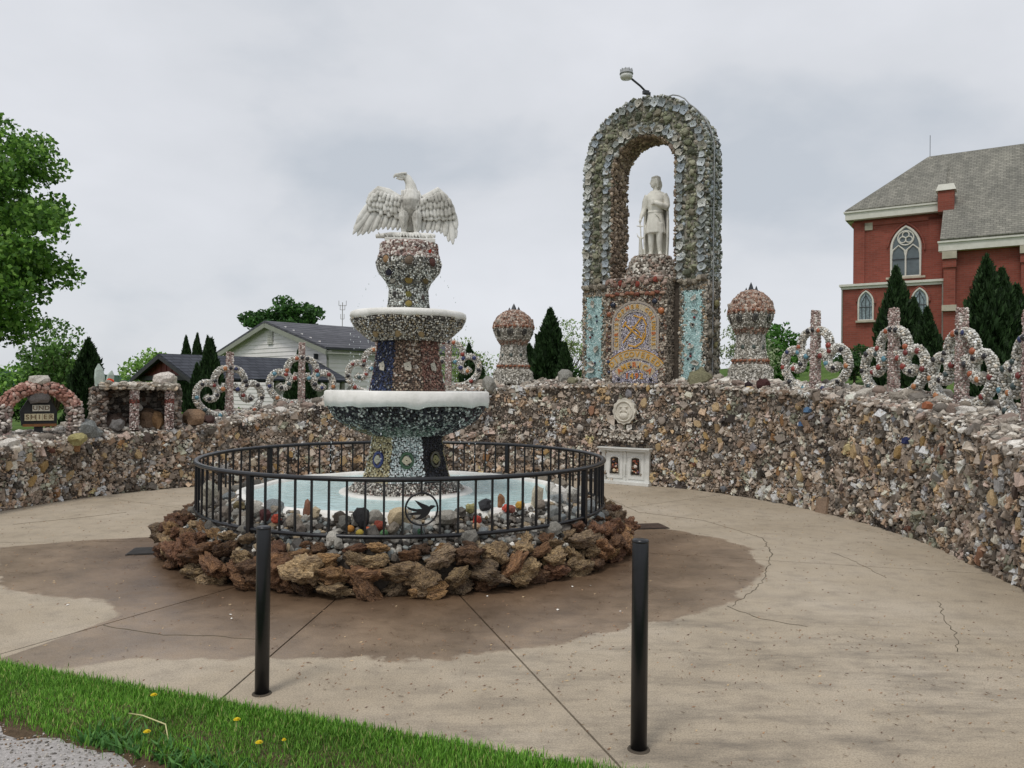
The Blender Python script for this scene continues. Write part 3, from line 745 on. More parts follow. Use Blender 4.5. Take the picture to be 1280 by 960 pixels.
# the large pieces, each on its own
big = []
tries = 0
while len(big) < 232 and tries < 20000:
    tries += 1
    an = random.uniform(VA0 + 0.25, 3.05); z = random.uniform(0.06, float(wall_z(an)) - 0.05)
    r = float(wall_r(an)) + 0.03 + 0.02 * z; p = Vector((r * math.cos(an), r * math.sin(an), z))
    if p.y + C.y < 5.2: continue
    if (p + C - Vector((1.95, 12.9, 0.35))).length < 0.55: continue
    if all((p - q).length > 0.24 for q in big):
        big.append(p.copy()); p -= Vector((math.cos(an), math.sin(an), 0)) * 0.022; nn = (-math.cos(an), -math.sin(an), 0.08); u = random.random(); ci = random.choices(range(len(PB_)), WB)[0]; col = PB_[ci] * random.uniform(0.85, 1.1)
        if ci in (0, 1, 2, 8, 10) : put('stone', random.choice(SLAB), wall, p, nn, random.uniform(0.06, 0.1), 0.45, col, random.gauss(math.pi / 2, 0.4), 0.1, random.uniform(0.45, 0.75))
        elif ci in (4, 5): put('shell' if u < 0.55 else 'stone', random.choice(SHELL if u < 0.55 else ROUND), wall, p, nn, random.uniform(0.035, 0.055), 0.7, col, None, 0.3, random.uniform(0.7, 1))
        else: put('stone', random.choice(ROCK), wall, p, nn, random.uniform(0.045, 0.085), 0.4, col, None, 0.2, random.uniform(0.6, 1))
for i in range(66):
    an = random.uniform(VA0 + 0.3, 3.0); q = random.uniform(0.15, 0.7)
    if i < 22: an = random.uniform(-0.3, 0.55); q = random.uniform(0.2, 0.75)
    r = float(wall_r(an)) + q
    put('stone', random.choice(ROCK + ROUND), wall, (r * math.cos(an), r * math.sin(an), float(ledge_z(an, q)) + 0.02), (0, 0, 1), random.uniform(0.06, 0.125), 0.65, PT[random.randrange(len(PT))] * random.uniform(0.8, 1.05), None, 0.2, random.uniform(0.6, 1.0))
# two blue glass patches and an orange one set in the right face
for (X, Y, Z, col) in [(4.02, 10.4, 1.33, '#5a7a9c'), (4.0, 10.5, 1.14, '#506c92'), (4.33, 8.5, 1.05, '#2e3560'), (4.3, 8.1, 1.45, '#a5684a')]:
    an = math.atan2(Y - C.y, X - C.x); r = float(wall_r(an)) + 0.02
    put('glass_piece', SLAB[1], wall, (r * math.cos(an), r * math.sin(an), Z), (-math.cos(an), -math.sin(an), 0.1), 0.065, 0.5, lin(col), 0.3, 0.05, 0.8)

# ------------------------------------------------------------------ fountain
CAMA = math.atan2(-C.y, -C.x)                   # one facet of the eight-sided shafts faces the verge
ROT8 = CAMA + math.pi / 8
fo = empty('fountain', C); tag(fo, 'tiered round mosaic fountain with two white rimmed bowls and pale pool', 'fountain')
def facet(P): return (np.floor((np.arctan2(P[:, 1], P[:, 0]) - ROT8) / (math.pi / 4)).astype(int)) % 8
def by_facet(P, table):
    f = facet(P); c = np.zeros((len(P), 3))
    for k in range(8):
        i = np.where(f == k)[0]; c[i] = pick(table[k][0], len(i), table[k][1] if len(table[k]) > 1 else None, 0.2)
    return c
GREY = (pal('#c9c7c0', '#a5a49e', '#6b6a66', '#3d3c3b', '#e4e2dc', '#8e8474'), [5, 4, 3, 3, 4, 1])
WHITE = (pal('#dfe3e0', '#c5cdcb', '#9da7a6', '#eef0ee', '#6e7675'), [5, 4, 2, 4, 1])
TAN = (pal('#b5a67f', '#c9bd98', '#938662', '#d9d2b8', '#6d6347'), [5, 4, 3, 2, 1])
BLACK = (pal('#1a191d', '#26242b', '#101013', '#3a3840'), [5, 4, 4, 1])
BLUE = (pal('#262d47', '#313c5e', '#1e2236', '#4a5068', '#8c8c92', '#3a3835'), [5, 4, 5, 1.5, 1.2, 2])
BROWN = (pal('#70594a', '#86705f', '#574539', '#a0907e', '#453932', '#b5aaa0'), [5, 4, 4, 3, 2, 1.5])
REDB = (pal('#7a554a', '#8c685a', '#60463c', '#a08c7e', '#4f3a34'), [5, 3, 3, 2, 1])
# profiles (radius, height)
SK = [(0.66, 0.40), (0.645, 0.46), (0.58, 0.55), (0.49, 0.63)]
S1 = [(0.49, 0.63), (0.46, 0.72), (0.40, 0.95), (0.385, 1.12)]
B1 = [(0.40, 1.10), (0.60, 1.18), (0.74, 1.27), (0.82, 1.40)]
S2 = [(0.425, 1.54), (0.39, 1.70), (0.345, 1.95), (0.335, 2.09)]
B2 = [(0.37, 2.07), (0.46, 2.13), (0.56, 2.22), (0.60, 2.30)]
S3 = [(0.245, 2.37), (0.225, 2.48), (0.215, 2.62), (0.25, 2.70), (0.35, 2.82), (0.365, 2.88), (0.32, 2.98), (0.315, 3.08), (0.28, 3.10)]
mort = M['mortar']
MB().lathe([(r - 0.012, z) for r, z in SK], 40).build('skirt', mort, fo)
MB().lathe([(r - 0.012, z) for r, z in S1], 8, rot=ROT8).build('lower_shaft', mort, fo)
MB().lathe([(r - 0.012, z) for r, z in B1] + [(0.80, 1.50), (0.3, 1.50)], 48).build('lower_bowl', mort, fo)
MB().lathe([(r - 0.012, z) for r, z in S2], 8, rot=ROT8).build('upper_shaft', mort, fo)
MB().lathe([(r - 0.012, z) for r, z in B2] + [(0.55, 2.345), (0.2, 2.345)], 48).build('upper_bowl', mort, fo)
MB().lathe([(r - 0.012, z) for r, z in S3], 8, rot=ROT8).build('capital', M['mortar_pale'], fo)
A = 0.0215
p, n = s_lathe(SK, A); stuff('skirt_mosaic', [stones_np(p, n, A * .52, pick(*((pal('#9a958d', '#b8b3aa', '#6f6a64', '#8f7a72', '#44413e', '#d4d0c8'),) + (len(p), [5, 4, 4, 2, 2, 2]))), 'ico', .7)], fo)
p, n = s_lathe(S1, A * .92, 8, ROT8); stuff('lower_shaft_mosaic', [stones_np(p, n, A * .46, by_facet(p, {0: BLACK, 7: WHITE, 6: TAN, 5: WHITE, 1: TAN, 2: BLUE, 3: GREY, 4: BLACK}), 'cube', .5, True, .3, .3)], fo)
p, n = s_lathe(B1, A); cb = pick(*(BLACK[0], len(p), BLACK[1])); th = np.arctan2(p[:, 1], p[:, 0]); rel = (th - CAMA + np.pi) % (2 * np.pi) - np.pi
gk = (p[:, 2] < 1.20 + .02 * rng.normal(size=len(p))) & (np.abs(rel) < 0.6); cb[gk] = pick(pal('#445a4c', '#667568', '#333f38', '#949c94'), gk.sum())
tk = (p[:, 2] < 1.22 + .02 * rng.normal(size=len(p))) & (rel < -0.75); cb[tk] = pick(pal('#6f6748', '#8a8058', '#4a4634'), tk.sum())
rk = rel > 0.75; cb[rk] = pick(pal('#2a1f25', '#1c181d', '#3d2a30'), rk.sum())
wk = rng.random(len(p)) < 0.44; cb[wk] = pick(pal('#6a6e6a', '#959a94', '#4a504c', '#b5b8b2'), wk.sum())
stuff('lower_bowl_mosaic', [stones_np(p, n, A * .55, cb, 'cube', .8, True, .4, .6)], fo)
p, n = s_lathe(S2, A * .92, 8, ROT8); stuff('upper_shaft_mosaic', [stones_np(p, n, A * .46, by_facet(p, {7: BROWN, 6: BLUE, 0: REDB, 5: REDB, 1: GREY, 2: TAN, 3: GREY, 4: BROWN}), 'cube', .6, True, .3, .3)], fo)
p, n = s_lathe(B2, A); stuff('upper_bowl_mosaic', [stones_np(p, n, A * .5, pick(pal('#a5a29a', '#bfbbb2', '#7a766f', '#d6d2c8', '#55524e', '#a89a80'), len(p)), 'ico', .7)], fo)
p, n = s_lathe(S3, A * .95, 8, ROT8); c3 = pick(GREY[0], len(p), GREY[1]); rb = p[:, 2] > 2.93; c3[rb] = pick(pal('#96807a', '#84685f', '#b8aaa2', '#655450', '#d8d2ca', '#94594c'), rb.sum(), [4, 3, 4, 2, 4, .6])
s3 = np.where(rb, A * .8, A * .5); stuff('capital_mosaic', [stones_np(p, n, s3, c3, 'ico', .7)], fo)
# white rims with drips
def rim(r, z0, z1, amp, seed, name, inner):
    n = 72; vs, fs = [], []; rr = random.Random(seed)
    for k in range(n):
        a = 2 * math.pi * k / n; w = noise.noise(Vector((math.cos(a) * 2.2 + seed, math.sin(a) * 2.2, seed))) + .5 * noise.noise(Vector((math.cos(a) * 6 + seed, math.sin(a) * 6, seed)))
        lo = z0 - amp * max(-.2, w * 1.3); ro = r * (1 + .012 * w)
        for q, (ra, za) in enumerate([(ro - .07, lo + .015), (ro - .006, lo), (ro + .006, lo + (z1 - lo) * .4), (ro, z1 - .012), (ro - .02, z1), (inner + .02, z1 - .01), (inner, z1 - .05)]):
            vs.append((ra * math.cos(a), ra * math.sin(a), za))
    for k in range(n):
        l = (k + 1) % n
        for q in range(7): fs.append((k * 7 + q, l * 7 + q, l * 7 + (q + 1) % 7, k * 7 + (q + 1) % 7))
    me = MB().add(vs, fs).mesh(name, True); fix_normals(me); return link(name, me, M['plaster'], fo)
rim(0.855, 1.40, 1.555, 0.045, 3, 'lower_rim', .60); rim(0.605, 2.30, 2.375, 0.02, 8, 'upper_rim', .45)
def water_mat(name, col, bs=0.25):
    m, nt, b = mat_new(name); tc = N(nt, 'ShaderNodeTexCoord').outputs['Object']
    n1 = noise_n(nt, 2.2, 3, .5, tc); r = ramp(nt, n1.outputs['Fac'], [(.3, tuple(x * .9 for x in col)), (.7, tuple(min(1, x * 1.08) for x in col))])
    nt.links.new(r.outputs[0], b.inputs['Base Color']); b.inputs['Roughness'].default_value = .08; b.inputs['Specular IOR Level'].default_value = .5
    n2 = noise_n(nt, 9, 4, .55, tc); bump(nt, b, n2.outputs['Fac'], bs * 2, .03); return m
M['water'] = water_mat('pool_water', lin('#b7d6d6'))
MB().lathe([(0.02, 1.51), (0.62, 1.51)], 32, caps=False).build('lower_water', M['water'], fo)
MB().lathe([(0.02, 2.35), (0.46, 2.35)], 32, caps=False).build('upper_water', M['water'], fo)
MB().lathe([(0.3, 0.5), (1.6, 0.5)], 64, caps=False).build('pool_water', M['water'], fo)
MB().lathe([(0.60, 0.44), (0.71, 0.485), (0.69, 0.515), (0.60, 0.525)], 48, closed=True).build('skirt_kerb', M['plaster'], fo, True)
# uneven painted pool rim
vs, fs = [], []
for k in range(80):
    a = 2 * math.pi * k / 80; w = .05 * noise.noise(Vector((math.cos(a) * 3, math.sin(a) * 3, 4))); 
    for ra, za in ((1.57 + w, .44), (1.59 + w, .525), (1.63 + w, .54), (1.68 + w, .52), (1.72, .42)): vs.append((ra * math.cos(a), ra * math.sin(a), za + w * .3))
    l = (k + 1) % 80
    for q in range(4): fs.append((k * 5 + q, l * 5 + q, l * 5 + q + 1, k * 5 + q + 1))
MB().add(vs, fs).build('pool_rim', M['plaster'], fo, True)
MB().lathe([(2.18, -0.08), (2.18, 0.16), (2.10, 0.30), (1.7, 0.47), (1.6, 0.5), (1.6, 0.36), (0.3, 0.36)], 64).build('basin', M['mortar'], fo)
# pebble bed on the slope
p, n = s_lathe([(2.18, .24), (2.10, .325), (1.90, .40), (1.66, .515)], .052)
stuff('bed_stones', [stones_np(p, n, rng.lognormal(math.log(.027), .3, len(p)), pick(pal('#8c8880', '#a6a299', '#6c6861', '#cdc9c1', '#4b4742', '#7d827f', '#95846a', '#625b53'), len(p), [5, 4, 6, 2, 5, 4, 3, 5]), 'ico', .75, True, .4, .5)], fo)
PBED = pal('#7d7a73', '#a19d94', '#5f5b55', '#bdb8ae', '#948a7c', '#80766c', '#878c8d')
for i in range(86):
    a = CAMA + random.uniform(-2.6, 2.6); r = random.uniform(1.68, 2.12)
    put('stone', random.choice(ROCK), fo, (r * math.cos(a), r * math.sin(a), .30 + .46 * (2.2 - r) * .9 + .02), (0, 0, 1), random.uniform(.045, .09), .8, PBED[random.randrange(7)] * random.uniform(.8, 1.1), None, .5, random.uniform(.6, 1))
M['glow'] = M['glassball']
for (px, r, size, flat, col, lib, nm) in [(333, 1.85, .07, 1.0, '#5a1c1c', ROCK, 'glass_lump'), (347, 1.88, .06, .9, '#c84a2a', ROCK, 'glass_lump'), (300, 1.8, .06, .9, '#8a7a52', ROCK, 'stone'), (262, 1.75, .10, 1.9, '#cfc8b4', ROCK, 'stone'),
        (386, 1.72, .05, 1.9, '#8a5a40', ROCK, 'stone'), (396, 1.75, .07, .9, '#c8b696', ROCK, 'stone'), (455, 1.80, .115, 1.05, '#17171c', ROCK, 'glass_lump'), (425, 1.8, .06, 1, '#4a3d30', ROCK, 'stone'),
        (440, 1.95, .04, .9, '#c8862a', ROUND, 'glass_lump'), (452, 2.0, .04, .9, '#b8a030', ROUND, 'glass_lump'), (462, 1.97, .042, .9, '#d0602a', ROUND, 'glass_lump'), (476, 1.9, .055, .9, '#a8462c', ROCK, 'glass_lump'), (482, 2.0, .04, .9, '#5a8a55', ROUND, 'glass_lump'),
        (500, 1.78, .12, .9, '#d2bd98', ROCK, 'stone'), (560, 1.8, .13, .6, '#a39d92', ROCK, 'stone'), (527, 2.0, .045, .9, '#1f5a34', ROCK, 'glass_lump'), (598, 1.86, .05, .9, '#d0442e', ROCK, 'glass_lump'), (597, 1.95, .04, .9, '#e0b890', ROUND, 'stone'),
        (608, 1.66, .07, 1.0, '#23242a', ROCK, 'glass_lump'), (627, 1.64, .05, 1.9, '#9a6a40', ROCK, 'stone'), (634, 1.74, .045, .9, '#d8503a', ROCK, 'glass_lump'), (652, 1.72, .05, .9, '#d8a83a', ROCK, 'glass_lump'), (640, 1.76, .05, .8, '#8a4a3a', ROCK, 'glass_lump'),
        (672, 1.66, .08, 2.0, '#cfc5ae', ROCK, 'stone'), (700, 1.7, .10, 1.0, '#dcd8d0', ROCK, 'stone'), (716, 1.75, .09, 1.0, '#d6d2c8', ROCK, 'stone'), (694, 1.9, .08, .9, '#8f9290', ROCK, 'stone'), (590, 1.7, .06, .9, '#a8a268', ROCK, 'stone'), (690, 1.6, .08, 1.2, '#dedad2', ROCK, 'stone')]:
    t = (px - 640) / 960.0
    # ray through that bearing meets the ring of radius r on the near side
    bx, by = t, 1.0; A_ = bx * bx + by * by; B_ = -2 * (bx * C.x + by * C.y); D_ = C.x ** 2 + C.y ** 2 - r * r; q = max(0, B_ * B_ - 4 * A_ * D_)
    Y = (-B_ - math.sqrt(q)) / (2 * A_); X = t * Y
    put(nm, random.choice(lib), fo, (X - C.x, Y - C.y, .32 + .42 * (2.2 - r) + .03), (0, 0, 1), size * .82, flat, tuple(x * .8 + .03 for x in lin(col)), None, .15, random.uniform(.6, .9))
# the ring of craggy brown rocks
PCR = pal('#94745a', '#84664f', '#a28362', '#7a5b48', '#aa8c68', '#6e5847', '#97846c', '#866552', '#a8957a', '#8c7d6c', '#b09c7e')
for row, (rr, zz, cnt, s0, s1) in enumerate([(2.26, .06, 60, .105, .165), (2.28, .165, 62, .10, .16), (2.23, .265, 62, .085, .14), (2.13, .335, 56, .055, .10)]):
    for i in range(cnt):
        a = 2 * math.pi * (i + .5 * (row % 2) + random.uniform(-.25, .25)) / cnt; r = rr + random.uniform(-.05, .05)
        nn = (math.cos(a), math.sin(a), .25 + .5 * (row == 2))
        put('rock', random.choice(CRAG), fo, (r * math.cos(a), r * math.sin(a), zz + random.uniform(-.03, .03)), nn, random.uniform(s0, s1), random.uniform(.55, .85), PCR[random.randrange(len(PCR))] * random.uniform(.6, 1.1), random.gauss(0, .35), .25, random.uniform(.42, .72))
# medallions set in the shafts
def fpos(k, r, z, prof=None): 
    a = CAMA + (k + 1) * math.pi / 4 if k == 7 else CAMA + {6: -1, 0: 1, 5: -2, 1: 2}.get(k, 0) * math.pi / 4
    if k == 7: a = CAMA
    return Vector((r * math.cos(a), r * math.sin(a), z)), Vector((math.cos(a), math.sin(a), .12))
def ring_of(name, P, n, r, w, col, flat=1.25):
    ref = Vector((0, 0, 1)); u = ref.cross(n).normalized(); v = n.normalized().cross(u)
    o = MB().tube([P + u * (r * math.cos(t)) + v * (r * flat * math.sin(t)) for t in [2 * math.pi * i / 20 for i in range(20)]], w, 6, closed=True).build(name, M['glassball'], fo, True); o.color = (*lin(col), 1); return o
for k, col, cc in [(6, '#2d3a70', '#d8d2bb'), (7, '#3b5c3e', '#e6d8bd'), (0, '#4a4436', '#8a8258')]:
    P, nn = fpos(k, .425 * .924 - .005, .855); ring_of('glass_ring', P + nn * .02, nn, .058, .017, col); put('shell', SHELL[1], fo, P + nn * .026, nn, .046, .5, lin(cc), 1.2, 0, 1.0)
for k in (6, 7, 0): P, nn = fpos(k, .375 * .924 - .004, 1.80); put('shell', SHELL[2], fo, P + nn * .022, nn, .042, .6, lin('#c9c2b4'), .5, 0, 1.1)
for k, z, r, s, col in [(7, 2.88, .365, .05, '#7a6a5c'), (7, 2.70, .25, .05, '#8a7440'), (6, 2.78, .31, .055, '#2a2838'), (6, 2.70, .25, .042, '#b8b0a4'), (0, 2.70, .26, .045, '#6a5c3c'), (0, 2.88, .365, .05, '#5a3a34'), (6, 2.9, .36, .045, '#9a7a58'), (7, 2.55, .22, .04, '#7c7440'), (7, 2.45, .235, .04, '#94824a'), (6, 2.55, .22, .035, '#3a3634'), (0, 2.53, .22, .035, '#5a4a44'), (7, 3.0, .31, .04, '#c8b8ac'), (0, 3.0, .315, .045, '#b8402c')]:
    P, nn = fpos(k, r * .924 - .004, z); put('glass_knob', ROUND[1], fo, P, nn, s, .5, lin(col), None, .05, .9); ring_of('stone_ring', P, nn, s * 1.05, .008, '#4a443c', 1.0)
for k, da in [(7, -.22), (7, .28), (6, 0)]:
    P, nn = fpos(k, .455, 2.13); a = math.atan2(P.y, P.x) + da; put('glass_knob', ROUND[2], fo, (.46 * math.cos(a), .46 * math.sin(a), 2.13), (math.cos(a), math.sin(a), -.8), .045, .5, lin('#a08a66'), None, 0, .7)
# falling water
M['drop'] = plain_mat('water_drop', lin('#dfe6ea'), .1, .05)
pts = []
for k in range(9):
    a = CAMA + random.choice((-1, 1)) * random.uniform(.5, 1.45); 
    for q in range(13):
        z = 2.28 - (q + random.random()) * .058; pts.append((.605 * math.cos(a) + random.gauss(0, .006), .605 * math.sin(a) + random.gauss(0, .006), z))
for a in (CAMA - 1.35, CAMA + 1.3, CAMA - .5, CAMA + .6):
    for q in range(9): s = (q + random.random()) / 9; pts.append(((.27 + .28 * s) * math.cos(a), (.27 + .28 * s) * math.sin(a), 2.78 - .42 * s * s))
for k in range(8):
    a = CAMA + random.uniform(-1.5, 1.5)
    for q in range(10): pts.append((.865 * math.cos(a) + random.gauss(0, .005), .865 * math.sin(a) + random.gauss(0, .005), 1.36 - (q + random.random()) * .085))
pts = np.array(pts); v, f, c = stones_np(pts, np.repeat([[0, 0, 1.0]], len(pts), 0), rng.uniform(.0025, .005, len(pts)), np.full((len(pts), 3), .9), 'ico', 2.2, True, .1, .05, .05)
o = link('water_drops', np_mesh('water_drops', v, f, c, True), M['drop'], fo); o['kind'] = 'stuff'

# ------------------------------------------------------------------ railing round the pool
RR, ZT, ZB = 2.06, .865, .415
ra = empty('pool_railing', C); tag(ra, 'round black iron railing with swallow emblem standing on the fountain rocks', 'railing')
bmt = M['black_metal']
ring = lambda r, z, n=96: [(r * math.cos(2 * math.pi * i / n), r * math.sin(2 * math.pi * i / n), z) for i in range(n)]
MB().tube(ring(RR, ZT), .026, 8, closed=True, flat=.8, axis=(0, 0, 1)).build('top_rail', bmt, ra, True)
MB().tube(ring(RR, ZB), .02, 8, closed=True, flat=.9, axis=(0, 0, 1)).build('bottom_rail', bmt, ra, True)
bal = MB().box((0, 0, 0), (.016, .016, ZT - ZB)).mesh('baluster'); bal.materials.append(bmt)
post = MB().box((0, 0, (ZT + .30) / 2 - .0), (.045, .045, ZT - .30)).box((0, 0, .335), (.085, .085, .012)).mesh('post'); post.materials.append(bmt)
ab = math.atan2(6.0 - C.y, (530 - 640) / 960 * 6.02 - C.x); NBAL = 88; NP_ = 4
ap = math.atan2(6.2 - C.y, (304 - 640) / 960 * 6.35 - C.x)
for i in range(NBAL):
    a = ab + 2 * math.pi * i / NBAL
    d = min(abs((a - (ap + 2 * math.pi * k / NP_) + math.pi) % (2 * math.pi) - math.pi) for k in range(NP_))
    if d < .03 or i == 0: continue
    link('baluster', bal, None, ra, (RR * math.cos(a), RR * math.sin(a), (ZT + ZB) / 2), (0, 0, a))
for k in range(NP_):
    a = ap + 2 * math.pi * k / NP_; link('post', post, None, ra, (RR * math.cos(a), RR * math.sin(a), 0), (0, 0, a))
# swallow emblem in a ring
em = Vector((RR * math.cos(ab), RR * math.sin(ab), .632)); ex = Vector((-math.sin(ab), math.cos(ab), 0)); ez = Vector((0, 0, 1)); en = Vector((math.cos(ab), math.sin(ab), 0))
er = .127
MB().tube([em + ex * (er * math.cos(t)) + ez * (er * math.sin(t)) for t in [2 * math.pi * i / 40 for i in range(40)]], .008, 6, closed=True).build('emblem_ring', bmt, ra, True)
MB().tube([em + ez * er, em + ez * (ZT - .632)], .008, 6).build('baluster', bmt, ra); MB().tube([em - ez * er, em - ez * (.632 - ZB)], .008, 6).build('baluster', bmt, ra)
sw = [(740, 348), (700, 336), (660, 334), (640, 350), (600, 330), (540, 305), (490, 280), (445, 262), (485, 315), (520, 352), (545, 380), (475, 382), (405, 368), (335, 338), (370, 385), (435, 412), (490, 418), (430, 424), (338, 446), (415, 462), (500, 456), (530, 455), (510, 480), (450, 520), (540, 515), (600, 480), (640, 440), (660, 395), (690, 375), (715, 355)]
bp = [((x - 540) / 212 * er, (382 - y) / 212 * er) for x, y in sw]
bm = bmesh.new(); f0 = bm.faces.new([bm.verts.new((em + ex * x + ez * z + en * .004)[:]) for x, z in bp]); bm.normal_update(); bmesh.ops.triangulate(bm, faces=[f0]); bmesh.ops.recalc_face_normals(bm, faces=bm.faces)
ext = bmesh.ops.extrude_face_region(bm, geom=bm.faces[:]); bmesh.ops.translate(bm, vec=-en * .008, verts=[v for v in ext['geom'] if isinstance(v, bmesh.types.BMVert)]); bmesh.ops.recalc_face_normals(bm, faces=bm.faces)
me = bpy.data.meshes.new('swallow'); bm.to_mesh(me); bm.free(); link('swallow', me, bmt, ra)

# ------------------------------------------------------------------ eagle
def build_eagle():
    mb = MB(); S = 1 / 118.5
    E = lambda px, py, v=0.0: Vector(((px - 508) * S, v, (303 - py) * S))
    # plume: flattened tapered blade from a to b
    def feather(a, b, w, th, tip=.55):
        pts = [a.lerp(b, t) for t in (0, .25, .5, .75, .92, 1.0)]
        mb.tube(pts, [w * .6, w * .95, w, w * .92, w * tip, w * .18], 8, flat=th / w, axis=(0, 1, 0))
    # body, neck, head
    def loft(rows):
        n = 14; vs, fs = [], []
        for c, rx, ry in rows:
            for k in range(n):
                a = 2 * math.pi * k / n; vs.append((c.x + rx * math.cos(a), c.y + ry * math.sin(a), c.z))
        for i in range(len(rows) - 1):
            for k in range(n): l = (k + 1) % n; fs.append((i * n + k, i * n + l, (i + 1) * n + l, (i + 1) * n + k))
        fs.append(tuple(range(n - 1, -1, -1))); fs.append(tuple(range((len(rows) - 1) * n, len(rows) * n))); mb.add(vs, fs)
    loft([(E(509, 288, .03), .03, .04), (E(509, 276, .01), .07, .08), (E(509, 264, -.02), .10, .115), (E(509, 251, -.03), .105, .115), (E(510, 244, -.02), .085, .095), (E(510, 237, -.01), .066, .075), (E(509, 230, -.01), .055, .062), (E(506, 224, -.015), .05, .052), (E(504, 219.5, -.02), .04, .042)])
    mb.ball(E(502, 221.5, -.025), (.05, .04, .037), 12, 8)
    mb.tube([E(500, 221, -.04), E(494, 220.5, -.05), E(490.5, 220.5, -.055), E(488.6, 222.5, -.057), E(488.4, 225, -.057)], [.03, .024, .018, .012, .004], 8)
    mb.tube([E(499, 224.5, -.04), E(494, 224.6, -.05), E(491, 224.4, -.053)], [.02, .014, .006], 8)
    mb.tube([E(504, 217.5, -.06), E(498, 218.5, -.075), E(493, 219.3, -.07)], [.012, .012, .006], 6)      # brow
    # legs and feet
    for sx in (-1, 1):
        mb.tube([E(509 + sx * 6.5, 264, -.05), E(509 + sx * 8, 274, -.085), E(509 + sx * 8, 285, -.085), E(509 + sx * 7.5, 293, -.08)], [.06, .054, .036, .024], 10)
        for q in (-1, 0, 1): mb.tube([E(509 + sx * 7.5, 292, -.08), E(509 + sx * 7.5 + q * 3.2, 294.5, -.12), E(509 + sx * 7.5 + q * 4.2, 298.5, -.135)], [.018, .016, .007], 6)
        for q in range(5): feather(E(509 + sx * 8 + (q - 2) * 2.2, 266 + abs(q - 2), -.13 + .012 * abs(q - 2)), E(509 + sx * 8 + (q - 2) * 1.7, 287 - 2.5 * abs(q - 2), -.125 + .012 * abs(q - 2)), .013, .014)
    for q in range(7): feather(E(509 + (q - 3) * 2.2, 275, .05), E(509 + (q - 3) * 2.8, 297, .07), .018, .012)   # tail behind
    # breast plumage
    for row in range(5):
        for q in range(-3, 4):
            x = 509 + q * 3.4 + (row % 2) * 1.7; w = 1 - (q / 4.6) ** 2
            if w > .15: feather(E(x, 238 + row * 4.2, -.02 - .10 * w * min(1, .45 + row * .12)), E(x, 247 + row * 4.2, -.03 - .105 * w * min(1, .5 + row * .12)), .016, .012)
    # perch: a bundle lying across
    mb.tube([E(467, 297.5, -.06), E(485, 296, -.08), E(510, 296, -.085), E(530, 295.5, -.08), E(540, 294.5, -.06)], [.022, .033, .036, .033, .02], 10)
    for q in range(9): mb.tube([E(470 + q * 8, 293.5 + (q % 2), -.11), E(474 + q * 8, 299, -.115)], .008, 5)
    mb.box(E(509, 301.5, -.0) + Vector((0, 0, -.01)), (.52, .34, .045))
    mb.box(E(508, 299, .02), (.40, .20, .04))
    # wings
    def wing(lead, roots, tips, vroot, vtip, w, wrist_rows):
        rad = [.05, .055, .06, .052, .038, .022][:len(lead)]
        mb.tube([E(*p, v) for p, v in lead], rad, 10, flat=.65, axis=(0, 1, 0))
        m = len(tips)
        for i, t in enumerate(tips):
            f = i / (m - 1); k = f * (len(roots) - 1); j = min(int(k), len(roots) - 2)
            r0 = Vector((*roots[j], 0)).lerp(Vector((*roots[j + 1], 0)), k - j)
            feather(E(r0.x, r0.y, vroot + .006 * (i % 2)), E(t[0], t[1], vtip + .012 * (i % 2)), w * (1.15 if f < .5 else 1.0), .017)
        for rows, (ra_, ta_, nn, ww, dv) in enumerate(wrist_rows):
            for i in range(nn):
                f = i / (nn - 1); a = Vector((*ra_[0], 0)).lerp(Vector((*ra_[1], 0)), f); b = Vector((*ta_[0], 0)).lerp(Vector((*ta_[1], 0)), f); b.y += random.uniform(-2.2, 2.0); b.x += random.uniform(-1, 1)
                feather(E(a.x, a.y, dv), E(b.x, b.y, dv - .006), ww, .018, .75)
    wing([((502, 252), -.0), ((492, 249), -.02), ((480, 243), -.03), ((470, 240), -.03), ((461, 247), -.03), ((456, 256), -.025)],
         [(459, 255), (466, 262), (478, 266), (498, 268)],
         [(443, 281), (439.5, 289), (438.5, 296), (444, 297.5), (450, 296.5), (457, 294.5), (463, 292), (469, 289.5), (475, 288.5), (481, 288.5), (487, 289), (493, 289)], -.02, -.03, .027,
         [(((460, 256), (499, 262)), ((460, 267), (500, 275)), 10, .024, -.042), (((461, 250), (499, 255)), ((459, 262), (500, 270)), 10, .024, -.06), (((464, 245), (499, 250)), ((461, 254), (499, 262)), 9, .022, -.075), (((470, 242), (496, 248)), ((466, 249), (497, 256)), 7, .02, -.085)])
    wing([((517, 252), -.0), ((526, 249), -.02), ((535, 245), -.03), ((543, 238), -.03), ((552, 245), -.03), ((560, 258), -.025)],
         [(563, 262), (557, 266), (543, 268), (521, 268)],
         [(567, 284), (566.5, 296), (562.5, 304.5), (557, 301), (552, 294.5), (547, 291), (542, 290), (536, 290.5), (530, 291), (524, 290.5), (519, 290)], -.02, -.035, .028,
         [(((563, 262), (521, 263)), ((564, 272), (522, 276)), 10, .024, -.042), (((560, 254), (520, 256)), ((563, 268), (521, 272)), 10, .024, -.06), (((556, 247), (520, 251)), ((559, 259), (520, 263)), 9, .022, -.075), (((547, 239), (523, 249)), ((551, 250), (523, 257)), 7, .02, -.085)])
    return remesh(mb, .0068, 'eagle_statue', 0)
